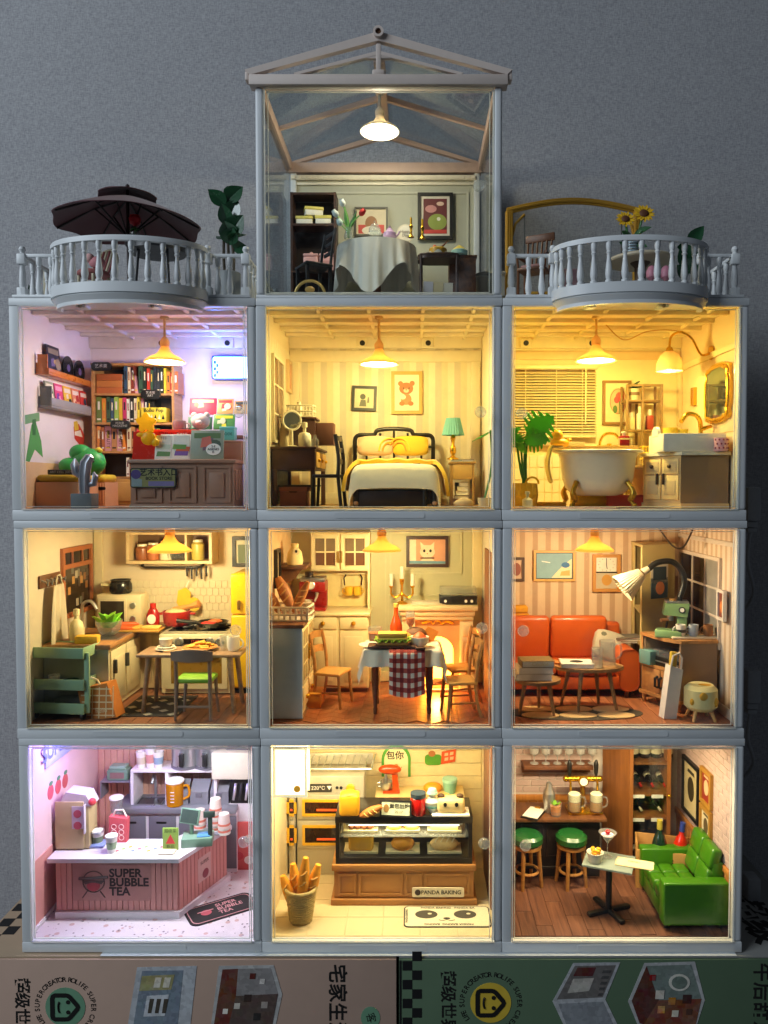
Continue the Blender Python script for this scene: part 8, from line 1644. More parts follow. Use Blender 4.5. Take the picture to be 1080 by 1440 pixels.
t=th('menu_sheet','printed menu sheet lying on the white counter','menu',(ps(205,1192,34),33,TZ4));part(t,'sheet',B(-20,12,-5,8,0,.3),PAPER)
for k in range(9):part(t,'printed_shape',PR(DISC(-17+k*3.3,-2+(k%3)*2.6,1.3,1.6,8),'z',.3,.42),mat(('#d9707a','#8fbf6a','#e0a84a','#7a8ac9')[k%4],.5),0)
txt(t,'SUPER BUBBLE TEA',2.2,mat('#5a6ab0',.5),-4,5.6,.3,'floor');part(t,'second_sheet',B(10,20,-7,2,.35,.7),mat('#d9c9a0',.5))
t=th('standing_card','green and red standing card on the counter','card',(ps(240,1184,33),33,TZ4));part(t,'card',B(-5,5,-.4,.4,0,14,.2),mat('#8fae4a',.5));part(t,'printed_shape',FL([(-3,4),(3,4),(0,10)],-.4,.15),mat('#c9302c',.5),0);txt(t,'超级茶',2.6,mat('#3a3a20',.5),0,-.45,12);txt(t,'新品',2.6,mat('#3a3a20',.5),0,-.45,2)
t=th('cash_register','sage green cash register on the counter','cash register',(ps(277,1170,40),42,TZ4),8);SG=mat('#6f8f76',.4,.05)
part(t,'drawer',BC(24,16,7,bv=.6),SG);part(t,'keyboard',B(0,10,-6,3,7.02,8,.3),mat('#4f86b0',.4));part(t,'screen_post',BC(3,3,10,x=-5,y=2,z=7,bv=.4),SG);part(t,'screen',B(-12,5,-1,.8,0,12,.4).rot('X',-20).rot('Z',-25).mv(-4,0,15),SG);part(t,'screen_face',B(-11,4,-1.3,-1.05,1,11).rot('X',-20).rot('Z',-25).mv(-4,0,15),mat('#39463e',.2));part(t,'card_reader',BC(3.4,3,17,x=10,y=-3,z=7,bv=.4),mat('#3a4a40',.4));part(t,'display',B(5,14,-5,-3.4,22,27,.4),mat('#3a4a40',.4))
for px,py,y,n_,nm in((281,1145,62,2,'stack of pale paper cups behind the cash register'),(303,1142,60,4,'tall stack of striped paper cups at the counter end'),(315,1142,56,2,'short stack of cups at the counter tip')):
    t=th('cup_stack',nm,'cups',(ps(px,py,y),y,TZ4))
    for k in range(n_):part(t,'paper_cup',LA([(4.2,0),(3.3,9),(.3,9.2)],n=18).mv(0,0,k*4.2),mat('#cfd2c4' if k%2==0 else '#d8c8bc',.5));part(t,'stripe',LA([(4.1,1.6),(3.95,3)],n=18).mv(0,0,k*4.2),mat('#c9705a',.5))
t=th('cup_tray','steel tray under the cups at the counter end','tray',(ps(305,1140,60)-1,57,TZ4-.05));part(t,'tray',BC(18,9,1,bv=.3),GS4)
# back counter
y0=78;xb0=xL+22;zk=AZ(1136,y0)-F;xb1=ps(332,1136,y0)
t=th('steel_back_counter','grey steel back counter with sink and shelf','counter',(xb0,y0,F));W_=xb1-xb0;DG4=mat('#6a686e',.45,.06)
part(t,'cabinet',B(0,W_,1,24,0,zk-4),WT4);part(t,'countertop',B(-1,W_,-1,24,zk-3.95,zk,.4),GS4)
for k in range(4):part(t,'door',B(2+k*W_/4,(k+1)*W_/4,0,.98,3,zk-6,.3),DG4);part(t,'door_slot',FL(RR((k+.5)*W_/4-3,(k+.5)*W_/4+4,zk-11,zk-9.6,.5),0,.15),BLACK,0)
sxa,sxb=ps(190,1120,84)-xb0,ps(229,1120,84)-xb0;part(t,'sink',HOLE(sxa,sxb,4,20,1,0,.8).rot('X',-90).mv(0,0,zk+.82)if 0 else B(sxa,sxb,3,4,zk,zk+1)+B(sxa,sxb,17,18,zk,zk+1)+B(sxa,sxa+1,4,17,zk,zk+1)+B(sxb-1,sxb,4,17,zk,zk+1),STEEL);part(t,'sink_bowl',B(sxa+1,sxb-1,4,17,zk+.02,zk+.2),mat('#4f4d50',.3,metal=.5))
part(t,'faucet',TU(CRV([((sxa+sxb)/2,20,zk),((sxa+sxb)/2,20,zk+12),((sxa+sxb)/2,16,zk+16),((sxa+sxb)/2,12,zk+12)]),1,8),STEEL)
zs_=AZ(1082,84)-F;u0,u1=ps(184,1080,84)-xb0,ps(305,1080,84)-xb0
part(t,'upper_shelf',B(u0,u1,5,24,zs_-2,zs_,.4),WT4)
for u in(u0,(sxb+2),u1-2):part(t,'shelf_side',B(u,u+2,5,24,zk+.02,zs_-2.05),WT4)
for k in range(3):u=sxb+5+k*14;part(t,'topping_bin',PR([(5.5,zk+.1),(5.5,zk+9),(14,zk+15),(14,zk+.1)],'x',u,u+12.6),GS4);part(t,'bin_plate',BC(4,.6,3,x=u+6,y=5.2,z=zk+5),DG4)
z4=F+zs_+.1
for k,px in enumerate((260,292)):
    t=th('steel_urn',('steel drink urn on the upper shelf, nearer the cups','steel drink urn on the upper shelf, nearer the dispenser')[k],'urn',(ps(px,1070,88),92,z4));part(t,'body',CY(10,0,27,n=28,bv=.8),STEEL);part(t,'tap',B(-1.6,1.6,-13,-10,3,12,.6),BLACK);part(t,'badge',FL(DISC(0,19,3,1.6),-9.9,.3),mat('#d9b83a',.5),0);part(t,'base_ring',CY(10.4,-.02,2,n=28),DG4)
for k,(px,c)in enumerate(((199,'#c9b9a0'),(212,'#c98a80'),(223,'#8aa0b0'))):cup(('white cup with flower print on the upper shelf','tall pink striped cup on the upper shelf','square white carton with blue print on the upper shelf')[k],px,1075,88,5,15+4*(k==1),mat('#dcd6ce',.5),None,mat(c,.5),z=z4)
t=th('cassette_toy','sage green toaster with pink buttons on a riser','appliance',(ps(165,1095,88),92,F+zk+15.1));part(t,'case',BC(18,11,9,bv=1.2),SG);part(t,'display',FL(RR(-6,6,2,7,.6),-5.5,.3),mat('#8a6a64',.4),0);part(t,'lid',BC(14,9,3,z=9,bv=.6),mat('#8aa890',.4));part(t,'riser',B(-14,12,-7,9,-1.2,-.1,.2)+B(-14,-13,-7,9,-15,-1.25)+B(11,12,-7,9,-15,-1.25),GS4)
t=th('amber_pitcher','yellow measuring pitcher with white lid','pitcher',(ps(244,1125,80),83,F+zk+.1));part(t,'body',CY(8.4,0,24,r1=9.2,n=28,bv=.6),mat('#d28a12',.15,.05,trl=.3));part(t,'lid',CY(9.6,24.1,27,n=28,bv=.7),PAPER);part(t,'handle',TU(CRV([(9,0,20),(14,0,20),(15,0,10),(9,0,6)]),1.3,8),mat('#d28a12',.2));
for k in range(4):part(t,'scale_mark',FL([(-2,6+3.4*k),(2,6+3.4*k),(2,6.6+3.4*k),(-2,6.6+3.4*k)],-9.1,.2),PAPER,0)
t=th('drink_dispenser','cream drink dispenser with black taps at the right wall','dispenser',(ps(330,1110,80),84,F));CD4=mat('#d9d2bc',.4);zd=AZ(1066,70)-F;zm_=AZ(1100,76)-F
part(t,'tower',B(-14,18,0,18,0,zm_-18),WT4);part(t,'head',B(-16,18,-4,18,zm_,zd,1),CD4);part(t,'tap_panel',B(-4,18,0,18,zm_-17.95,zm_-.05),mat('#22201f',.4));part(t,'top_hatch',B(-7,9,1,13,zd+.02,zd+1.6,.5),mat('#77757a',.4));part(t,'hatch_knob',SP(1,6,zd+3,2),BLACK)
for k in range(4):part(t,'tap',TU([(0+k*4.2,-.2,zm_-4),(0+k*4.2,-3.4,zm_-8),(-1+k*4.2,-4,zm_-14)],[1,1.1,.8],8),BLACK if k%2 else STEEL)
t=th('red_poster','red poster with flowers below the drink dispenser','poster',(ps(339,1180,80),82.5,F+.1));part(t,'board',B(-14,12,-.6,.6,0,AZ(1152,80)-F-3,.2),mat('#c4524c',.5))
for k in range(6):part(t,'printed_shape',FL(DISC(-9+(k%3)*7,7+(k//3)*12+3*(k%2),3.4,3,10),-.6-.03*k,.15),mat(('#d9a09a','#b02a34','#e0c4b4')[k%3],.5),0)
# wall sign, stickers, mat, strip light
ya,yb=WY(56,xL),WY(93,xL);z0=AZ(1082,ya);t=th('wall_sign','blue SUPER sign on the pink tea shop wall','sign',(xL+.1,(ya+yb)/2,z0),90);part(t,'panel',B(-(yb-ya)/2,(yb-ya)/2,-1,-.05,0,26,.2),mat('#a9b0d8',.5));txt(t,'SUPER',13,mat('#5f6cb0',.5),-4,-1,9,bold=.03)
for k,(px,py,c)in enumerate(((64,1114,'#d05a68'),(75,1106,'#cf5a60'),(85,1098,'#c85a5a'))):ya=WY(px,xL);t=th('fruit_sticker',f"{('pink peach', 'red strawberry', 'red cherry')[k]} sticker on the pink wall",'sticker',(xL+.05,ya,AZ(py,ya)),90);part(t,'fruit',FL(DISC(0,0,4,4.6),-.02,.15),mat(c,.5),0);part(t,'leaf',FL(DISC(.6,5.4,2.4,1.4),-.1,.15),mat('#5f8f6a',.5),0)
x,y=fp(310,1279,F);t=th('shop_mat','black doormat with pink SUPER BUBBLE TEA lettering','mat',(x,y,F+.05),32);part(t,'base',PR(RR(-21,22,-11,11,5,6),'z',0,.5),mat('#241d1d',.85,.2,900,bump=.3));part(t,'border',PR(RR(-19.6,20.6,-9.6,9.6,4.2,6),'z',.5,.58),mat('#c58a8c',.8),0);part(t,'field',PR(RR(-19,20,-9,9,3.8,6),'z',.58,.64),mat('#241d1d',.85),0)
txt(t,'SUPER\nBUBBLE\nTEA',4.8,mat('#c58a8c',.8),-2,0,.64,'floor',ax='LEFT',bold=.015,line=.92);part(t,'logo_mark',PR(DISC(-9,0,3.4,3),'z',.64,.74),mat('#b0505a',.8),0);part(t,'logo_mark',PR([(-14,1.4),(-4,1.4),(-4,2.2),(-14,2.2)],'z',.74,.8),mat('#c58a8c',.8),0)
def strip(label,x0,x1,y,z,watt,col,em):
    t=th('strip_light',label,'light',((x0+x1)/2,y,z),0);w_=(x1-x0)/2
    part(t,'housing',B(-w_-2,w_+2,-2.5,2.5,.6,2.4,.3),WHITE);part(t,'diffuser',B(-w_,w_,-2,2,-.2,.58,.2),mat(em,.4,0,emit=6))
    a=bpy.data.lights.new('strip_glow','AREA');a.shape='RECTANGLE';a.size=2*w_*S;a.size_y=4*S;a.energy=watt;a.color=col;put(bpy.data.objects.new('strip_glow',a),None,((x0+x1)/2,y,z-.6),0)
zl=ROWZ[4]+BH-4.8
strip('cool white strip light under the tea shop ceiling',ps(175,1048,22),ps(300,1048,22),24,zl,.18,(.93,.91,1.0),'#eef2ff')
plight('violet_glow',(xL+14,30,zl-6),.09,(.45,.32,1.0),4)
# ================================================================== bakery
ox=cxof(4,2);xL=XL(4,2);xR=XR(4,2);fl=FLR[4,2];proto=None;CT4=mat('#d9c59a',.35,.06,60)
for i in range(6):
    for k in range(5):
        loc=(-h+3+i*22.4,3.6+k*20,6.2)
        if proto is None:proto=part(fl,'tile',B(0,22,0,19.6,0,.3,.15,1),CT4,loc=loc)
        else:dup(proto,fl,loc)
F=FL0[4]+.32;bw=BKW[4,2];proto=None
for k in range(12):
    loc=(0,103.5,8+k*9.4)
    if proto is None:proto=part(bw,'wall_board',B(-h+3,h-3,-.6,0,0,9.1,.2,1),mat('#dccb98',.55),loc=loc)
    else:dup(proto,bw,loc)
part(RTW[4,2],'door_panel',B(h-3.4,h-2.33,30,80,7,116,.3),mat('#7a4f3a',.5))
x0,x1,z0,z1=bx(381,432,1051,1122,8);t=th('lantern','glowing white hanging lantern box in the bakery','lantern',((x0+x1)/2+.5,14,z0));W_,H_=x1-x0-1,z1-z0
part(t,'glow_panel',B(-W_/2+1,W_/2-1,-5,5,1,H_-1),mat('#fff2cf',.5,0,emit=2.2));part(t,'frame',HOLE(-W_/2,W_/2,0,H_,1.6,-5.6,-5.02)+HOLE(-W_/2,W_/2,0,H_,1.6,5.02,5.6),mat('#fff0c4',.4,0,emit=.75));part(t,'emblem',FL(DISC(W_*.2,5,2),-5.1,.3),mat('#d9a02c',.5,0,emit=.5),0);part(t,'hanger',CY(1,H_,ROWZ[4]+BH-2.3-z0,n=8),BLACK)
plight('lantern_light',((x0+x1)/2+12,22,z0+H_*.5),.16,(1.0,.83,.50),7)
strip('warm strip light above the bakery display',ox-34,ox+50,30,zl,.20,(1.0,.80,.46),'#fff0cc')
SV4=mat('#bdb7a4',.35,.06,metal=.35);YT=mat('#d9a526',.4)
def oven(label,x0,x1,y0,tops,disp):
    t=th('deck_oven',label,'oven',(x0,y0,F));W_=x1-x0;H_=tops[0]
    part(t,'body',B(0,W_,1,26,0,H_,.6),SV4)
    for q0,q1 in tops[1:]:part(t,'door',B(1,W_-1,-.2,.97,q0,q1,.4),SV4);part(t,'window_frame',HOLE(4,W_-4,q0+2.4,q1-2.4,1.8,-1,-.22),YT);part(t,'window',B(5.8,W_-5.8,-.7,-.22,q0+4.2,q1-4.2),mat('#2a1a12',.1));part(t,'heating_glow',B(W_*.3,W_*.62,-.9,-.72,q0+6,q0+7.4),mat('#e0501c',.5,0,emit=.8))
    if disp:
        part(t,'display',FL(RR(W_*.12,W_*.52,H_-11,H_-5.4,.6),.98,.4),mat('#3a3630',.3),0);txt(t,'▲ 220℃ ▼',3.6,PAPER,W_*.32,.5,H_-8.2)
        for k in(.6,.66):part(t,'button',FL(DISC(W_*k,H_-8,1),.98,.5),BLACK,0)
        part(t,'dial',CY(3,0,2.6,n=20,bv=.4).rot('X',90).mv(W_*.8,.98,H_-8),YT)
    return t
y0=74;a0,a1=ps(417,1150,y0),ps(512,1150,y0);H_=AZ(1092,y0)-F
zq=[AZ(q,y0)-F for q in(1206,1193,1155,1152,1119)]
oven('silver deck oven showing 220 degrees with two glowing windows',a0,a1,y0,[H_,(zq[1],zq[2]),(zq[3],zq[4])],True);oven('second narrower deck oven behind the lantern',xL+1,a0-.8,y0,[H_,(zq[1],zq[2]),(zq[3],zq[4])],False)
t=th('wire_rack','wire cooling rack lying on top of the oven','rack',((a0+a1)/2,88,F+H_+.3));x_=28
part(t,'frame',TU([(a,b,3)for a,b in RR(-x_,x_,-9,9,1)],.7,6,True),STEEL)
for k in range(12):part(t,'wire',TU([(-x_+3+k*4.8,-9,3),(-x_+5+k*4.8,9,7)],.45,5),STEEL)
part(t,'foot',B(-x_,x_,8,9,.05,8,.2),SV4)
# back table with mixer
y0=78;x0,x1=ps(527,1125,y0),ps(654,1125,y0);zt=AZ(1124,y0)-F
t=th('bakery_table','cream work table along the bakery wall','table',(x0,y0,F));W_=x1-x0;part(t,'top',B(0,W_,0,24,zt-2,zt,.4),mat('#dcc384',.5));part(t,'front_panel',B(1,W_-1,1,23,0,zt-2.05),mat('#d2b878',.55));BT4=F+zt+.1
OM=mat('#c2410f',.3,.05,coat=.3);t=th('stand_mixer','orange red stand mixer with steel bowl','mixer',(ps(548,1105,86),90,BT4),0);part(t,'base',B(-9,13,-6,6,0,3,1.2),OM);part(t,'column',PR([(4,3),(12,3),(10,24),(3,24)],'y',-4,4),OM);part(t,'head',SP(0,0,30,15,6,6.4,20,12),OM);part(t,'bowl',LA([(4,3.2),(7.6,7),(8.4,15),(7.8,15),(.3,6)],n=24).mv(-5),STEEL);part(t,'whisk',LA([(.8,24),(2.6,18),(2,13),(.3,11)],n=10).mv(-5),STEEL);part(t,'bowl_handle',TU([(-13,0,13),(-16,0,12),(-15,0,8),(-12,0,8)],.8,6),STEEL)
x,z=at(557,1064,101);t=th('arch_sign','green arched wall sign with a bear face reading 包你','sign',(x,BKY-.7,z-15));ar=[(-13,0),(-13,16)]+ARC(0,16,13,180,0,14)+[(13,0)]
part(t,'border',PR(ar,'y',-1,-.05),mat('#4f9a3a',.5));part(t,'field',PR([(a*.82,b*.93)for a,b in ar],'y',-1.2,-1.02),mat('#e6d9a8',.5));txt(t,'包你',8,INK,-1,-1.2,19,bold=.02);part(t,'bear_mark',FL(DISC(0,10,2,1.6),-1.2,.15),mat('#c9783a',.5),0);part(t,'bear_mark',TU([(-5,-1.4,9),(-3,-1.4,6.4),(0,-1.4,8),(3,-1.4,6.4),(5,-1.4,9)],.4,5),mat('#c9783a',.5))
x,z=at(620,1066,101);t=th('cactus_sign','green and orange checked wall sign in the bakery','sign',(x,BKY-.7,z-5));part(t,'green_shape',PR(RR(-18,1,-1,11,4),'y',-1,-.05),mat('#4f8f2a',.5));part(t,'bear_mark',FL(DISC(-10,12,4,3.4),-.6,.5),mat('#a8683a',.5),0);part(t,'orange_panel',PR([(0,0),(16,3),(17,17),(1,14)],'y',-1.1,-.06),mat('#cf4f1c',.5))
for a in(0,1):
    for b in(0,1):part(t,'printed_square',FL([(4+a*6,4+b*5.4+a),(8+a*6,4.6+b*5.4+a),(8.4+a*6,8+b*5.4+a),(4.4+a*6,7.4+b*5.4+a)],-1.1,.15),mat('#e3b48a',.5),0)
t=th('bun_board','golden bun on a wooden board on the work table','bread',(ps(612,1110,84),90,BT4));part(t,'board',BC(26,14,1.4,bv=.4),mat('#dcb86a',.5));part(t,'bun',SP(-2,0,4.4,9,6,5),mat('#d98a16',.5,.15));lathe_thing('mint_tub','mint green paper tub on the work table','tub',(ps(633,1107,84),90,BT4),(('body',[(6,0),(8,12),(7.4,12),(.3,2)],mat('#7fb59a',.5)),('lid',[(8.2,12),(8,15),(.3,15.4)],mat('#9ccab0',.5))))
# display case
y0=38;x0,x1=ps(472,1215,y0),ps(664,1215,y0);zb=AZ(1215,y0)-F;zt=AZ(1148,y0)-F;W_=x1-x0;D_=30;BRN=mat('#a8743c',.5,.06)
t=th('bakery_counter','brown panelled bakery counter with glass display case and PANDA BAKING sign','counter',(x0,y0,F));BKF=mat('#1d1712',.35)
part(t,'base',B(-1,W_+1,0,D_,2,zb-4,.3),BRN);part(t,'plinth',B(-3,W_+3,-2,D_+1,0,4,.6),BRN);part(t,'ledge',B(-2.4,W_+2.4,-1.6,D_+1,zb-3.95,zb,.6),BRN)
for a,b in((.02,.15),(.17,.49),(.51,.63),(.65,.98)):part(t,'panel_frame',HOLE(a*W_,b*W_,6,zb-6,1.3,-.9,-.03),BRN)
for a in(0,W_-2.4):
    for b in(0,D_-2.4):part(t,'case_post',B(a,a+2.4,b,b+2.4,zb+4,zt-4),BKF)
part(t,'case_bottom',B(0,W_,0,D_,zb+.02,zb+3.98,.3),BKF);part(t,'case_top',B(-.3,W_+.3,-.3,D_,zt-4.5,zt,.4),BKF)
part(t,'front_glass',B(2.45,W_-2.45,.5,1.1,zb+4,zt-4.6),PANE);zsh=(zb+zt)/2+1.5;part(t,'glass_shelf',B(2.5,W_-2.5,1.4,D_-2,zsh,zsh+.8),GLASS);part(t,'case_back',B(2.45,W_-2.45,D_-2,D_-1.4,zb+4,zt-4.6),mat('#d8b878',.4))
g=part(t,'sign_plate',PR(RR(0,33,0,6,1),'y',-1.6,-.95),mat('#e6d6b0',.5),loc=(W_*.56,0,5.4));txt(g,'PANDA BAKING',3.5,mat('#2a2018',.5,0),18.4,-1.6,3,bold=.02);part(g,'panda_mark',FL(DISC(3.6,3,1.9),-1.6,.15),mat('#3a2a20',.5),0)
strip('small strip light inside the bakery display case',x0+8,x0+W_-8,y0+5,F+zt-7.2,.02,(1.0,.80,.42),'#fff0cc')
TR=mat('#d8cba4',.4);GB4=mat('#c9851c',.5,.2,200,bump=.2)
for r_ in range(2):
    for k in range(3):
        zz=F+(zb+4.1 if r_==0 else zsh+.9);xx_=x0+W_*(.18+.31*k);nm=('left','middle','right')[k];rw_='lower' if r_==0 else 'upper'
        t=th('pastry_tray',f'cream tray at the {nm} of the {rw_} display shelf','tray',(xx_,y0+11,zz));part(t,'tray',BC(22,13,.8,bv=.3)+B(-11,11,-6.5,-6,.82,1.8)+B(-11,11,6,6.5,.82,1.8),TR)
        L_=(('yellow square loaf','ribbed golden bun','split white loaf'),('dark chocolate rolls','iced ring doughnuts','plain sponge slab'))[r_][k]
        t=th('pastry',f'{L_} on the {nm} tray of the {rw_} display shelf','bread',(xx_,y0+10,zz+.9))
        if(r_,k)==(0,0):part(t,'loaf',B(-8,8,-4,4,0,11,2,3),mat('#d9a31c',.6,.15));part(t,'loaf_top',SP(-4,0,11,4,3.6,2)+SP(4,0,11,4,3.6,2),mat('#c98a16',.6))
        elif(r_,k)==(0,1):part(t,'loaf',SP(0,0,4,7.6,5,5).warp(lambda a,b,c:(a,b*(1+.1*math.cos(a*2.4)),max(0,c*(1+.07*math.cos(a*2.4))))),GB4)
        elif(r_,k)==(0,2):part(t,'loaf',SP(0,0,3.6,9.4,4.6,4.6).warp(lambda a,b,c:(a,b,max(0,c))),mat('#d9b57a',.7,.2,250));[part(t,'score',TU([(-6+3.6*i,-3.6,6),(-4+3.6*i,-1,8.2)],.5,5),mat('#efdcb4',.7))for i in range(4)]
        elif(r_,k)==(1,0):[part(t,'roll',SP(-6+4*i,0,2.4,2.4,4.4,2.6),mat('#6a3416',.5))for i in range(4)]
        elif(r_,k)==(1,1):[(part(t,'ring',TU([(s*5.6+3*math.cos(a*.5),3*math.sin(a*.5),1.8)for a in range(13)],1.8,8,True),mat('#cf9a3a',.5)),part(t,'icing',TU([(s*5.6+3*math.cos(a*.5),3*math.sin(a*.5),2.6)for a in range(13)],1.5,8,True),mat('#d98a6a' if s>0 else '#e3c06a',.35)))for s in(-1,1)]
        else:part(t,'slab',BC(18,8,4.6,bv=.8),mat('#dcc07a',.6))
TZ5=F+zt+.1
t=th('square_loaf','tall yellow square loaf on the display case','bread',(ps(491,1140,38),42,TZ5));part(t,'loaf',BC(12.5,10,13.5,bv=1.6,seg=3),mat('#dca01a',.5,.15));part(t,'crust',SP(0,0,13,6.2,5,2),mat('#c9861a',.5))
baguette('small horn shaped roll lying on the display case',(ps(521,1138,36),38,TZ5+3),16,2.8,10,62)
t=th('price_board','small black framed price board on the display case','sign',(ps(556,1140,35),37,TZ5),-6);t.rotation_euler[0]=R(-14);part(t,'frame',HOLE(-10,10,0,10,1,-.6,.6),INK);part(t,'card',B(-9.2,9.2,-.3,.3,.8,9.2),mat('#cfd2b4',.5));txt(t,'面包出炉',3.2,INK,2.4,-.4,6.4,bold=.02);txt(t,'20.17',2.4,INK,2,-.4,3);part(t,'printed_shape',FL(DISC(-6,5,1.8,2.6),-.4,.1),mat('#8f6a3a',.5),0)
lathe_thing('jam_jar','red jam jar with dark blue lid on the display case','jar',(ps(588,1138,38),42,TZ5),(('body',[(4.6,0),(5,.8),(5,10),(4.4,11)],mat('#b5160f',.2,coat=.4)),('lid',[(4.9,11.1),(4.9,13.6),(.4,14)],mat('#2c3c48',.4))))
t=th('piping_bag','white and teal piping bag on the display case','piping bag',(ps(608,1135,38),42,TZ5));part(t,'bag',LA([(.6,0),(5,5),(5.4,8),(2,11),(3.4,14),(2,16)],n=16).sc(1,.7,1),mat('#d8dccb',.5));part(t,'stripe',LA([(4.4,4.2),(5.2,5.6)],n=16).sc(1.02,.72,1),mat('#4f9a92',.5));part(t,'tip',LA([(3.5,13),(2.4,16.2),(.4,17)],n=14).sc(1.03,.74,1),mat('#8fc4b4',.5))
t=th('panda_toast','white tray with panda faced cake on the display case','cake',(ps(634,1135,38),43,TZ5));part(t,'tray',BC(24,13,1.4,bv=.5),PAPER);part(t,'cake',BC(18,10,9,z=1.45,bv=2.4,seg=3),mat('#e0c98a',.5));part(t,'ear',SP(-6,0,11,2.4,1.8,1.6),mat('#4a3018',.5));part(t,'ear',SP(6,0,11,2.4,1.8,1.6),mat('#4a3018',.5));[part(t,'eye',FL(DISC(s*3.6,7.4,1.1,1.4),-5,.3),INK,0)for s in(-1,1)]
# wicker bin of baguettes
x,y=fp(421,1303,F);t=th('wicker_basket','round wicker basket on the bakery floor','basket',(x,y+7,F+.05));WK=mat('#b09a62',.7,.3,700,bump=.4)
for k in range(13):part(t,'weave',TU([((7.4+k*.24)*(1+.025*(1 if(a+k)%2 else-1))*math.cos(a*.19635),(7.4+k*.24)*(1+.025*(1 if(a+k)%2 else-1))*math.sin(a*.19635),1.2+k*1.72)for a in range(32)],.95,6,True),WK)
part(t,'rim',TU([(10.9*math.cos(a*.26),10.9*math.sin(a*.26),23.6)for a in range(24)],1.3,8,True),WK);part(t,'lining',LA([(6.8,.1),(9.9,22),(9.6,22),(6.4,.8),(.2,.8)],n=24),mat('#5f4c26',.7))
CRU=mat('#e8a030',.55,.2,260,bump=.25)
for k,(dx,dy,ry_,L_)in enumerate(((-6.5,0,-20,27),(-3,3,-8,33),(1.5,-2,6,40),(6,1,16,34))):baguette(f"{('shortest', 'second shortest', 'tallest', 'right leaning')[k]} baguette in the wicker basket",(x+dx*1.15,y+7+dy,F+4+L_/2),L_,4.4,0,ry_)
x=ps(628,1290,24);y=23.5;t=th('panda_mat','cream doormat with a panda face and PANDA BAKING lettering','mat',(x,y,F+.05));y0_=8.4;MTK=mat('#2f2822',.85,0)
part(t,'edge',PR(RR(-26.5,27,-11.6,11.2,3),'z',0,.45),MTK);part(t,'field',PR(RR(-25.7,26.2,-10.9,10.5,2.4),'z',.45,.55),mat('#d9cfae',.85,.1,900));
for s in(-1,1):part(t,'eye_patch',PR(DISC(s*12-.5,1.8,7,4.6,20),'z',.55,.63),mat('#4a4338',.85),0);part(t,'eye_glint',PR(DISC(s*12+1.6,2.4,1.3,.9,10),'z',.63,.7),mat('#d9cfae',.85),0)
part(t,'nose',PR(DISC(0,-2.6,2.2,1,12),'z',.55,.65),MTK,0);part(t,'mouth',TU([(-5,-4.4,.6),(-2.5,-5.2,.6),(0,-4,.6),(2.5,-5.2,.6),(5,-4.4,.6)],.22,4),MTK)
txt(t,'PANDA BAKING   PANDA BA',2.6,MTK,1,8.8,.55,'floor',bold=.03);txt(t,'PANDA BAKING  BAKING',2.6,MTK,1,-9,.55,'floor',spin=180,bold=.03);txt(t,'PANDA BAKING',2.0,MTK,-24.6,0,.55,'floor',spin=90,bold=.03)
# ================================================================== bar
ox=cxof(4,3);xL=XL(4,3);xR=XR(4,3);floor_planks(4,3,10,42,wood('#553426','#7d523c',50));F=FL0[4]+.45
BRK=mat('#bda49c',.7,.12,150,bump=.2);WN=wood('#a8692c','#c4843c',40,(1,1,.08));rw=RTW[4,3];bw=BKW[4,3];proto={}
def bricks(par,fn,u0,u1,v0,v1,bw_,bh,key,shp):
    k=0;v=v0
    while v<v1-1:
        u=u0-(bw_/2 if k%2 else 0)
        while u<u1:
            a,b=max(u,u0),min(u+bw_,u1)
            if b-a>1:
                kk=(key,round(b-a,1))
                if kk not in proto:proto[kk]=part(par,'brick',shp(b-a-.5,bh-.5),BRK,loc=fn(a,v))
                else:dup(proto[kk],par,fn(a,v))
            u+=bw_
        v+=bh;k+=1
zw=AZ(1137,103)-ROWZ[4]
bricks(rw,lambda u,v:(h-2.33,u,v),4,103,zw+2,121,12,4.6,'r',lambda l,q:B(-.6,0,0,l,0,q,.2,1));bricks(bw,lambda u,v:(u,103.55,v),-h+3,8,zw+12,121,12,4.6,'b',lambda l,q:B(0,l,-.6,0,0,q,.2,1))
for k in range(17):part(rw,'wainscot_board',B(h-3.2,h-2.34,4+k*5.8,9.5+k*5.8,7,zw-2,.2,1),WN)
part(rw,'dado_rail',B(h-4.4,h-2.33,4,103,zw-1.9,zw+1.8,.5),WN)
for k in range(11):part(bw,'wainscot_board',B(-h+3+k*7,-h+9.7+k*7,102.7,103.5,7,zw+6,.2,1),WN)
part(bw,'dado_rail',B(-h+3,8,101.6,103.5,zw+6.1,zw+10.5,.5),WN)
# bar counter
yf_=FY(1231,F);yf_=min(yf_,70);x1=ps(852,1160,yf_);zc=AZ(1150,yf_)-F;t=th('bar_counter','black bar counter with brown wooden top','bar',(xL+.5,yf_,F));W_=x1-xL
part(t,'body',B(0,W_-4,2,24,0,zc-2.5),mat('#1b1613',.4));part(t,'top',B(0,W_,-2,26,zc-2.45,zc,.5),wood('#5f3a20','#7d5030',40));part(t,'foot_rail',TU([(1,-3,9),(W_-5,-3,9)],.9,8),mat('#3a332e',.3,metal=.6));[part(t,'front_panel',HOLE(2+k*17,17+k*17,14,zc-5,1,1.3,1.97),mat('#221b17',.4))for k in range(3)]
BZ4=F+zc+.1;yb=yf_+10;G4=mat('#c99a26',.25,.1,metal=.85)
t=th('beer_taps','gold beer tower with two black tap handles','beer taps',(ps(821,1130,yb),yb+4,BZ4));hh=AZ(1090,yb)-BZ4
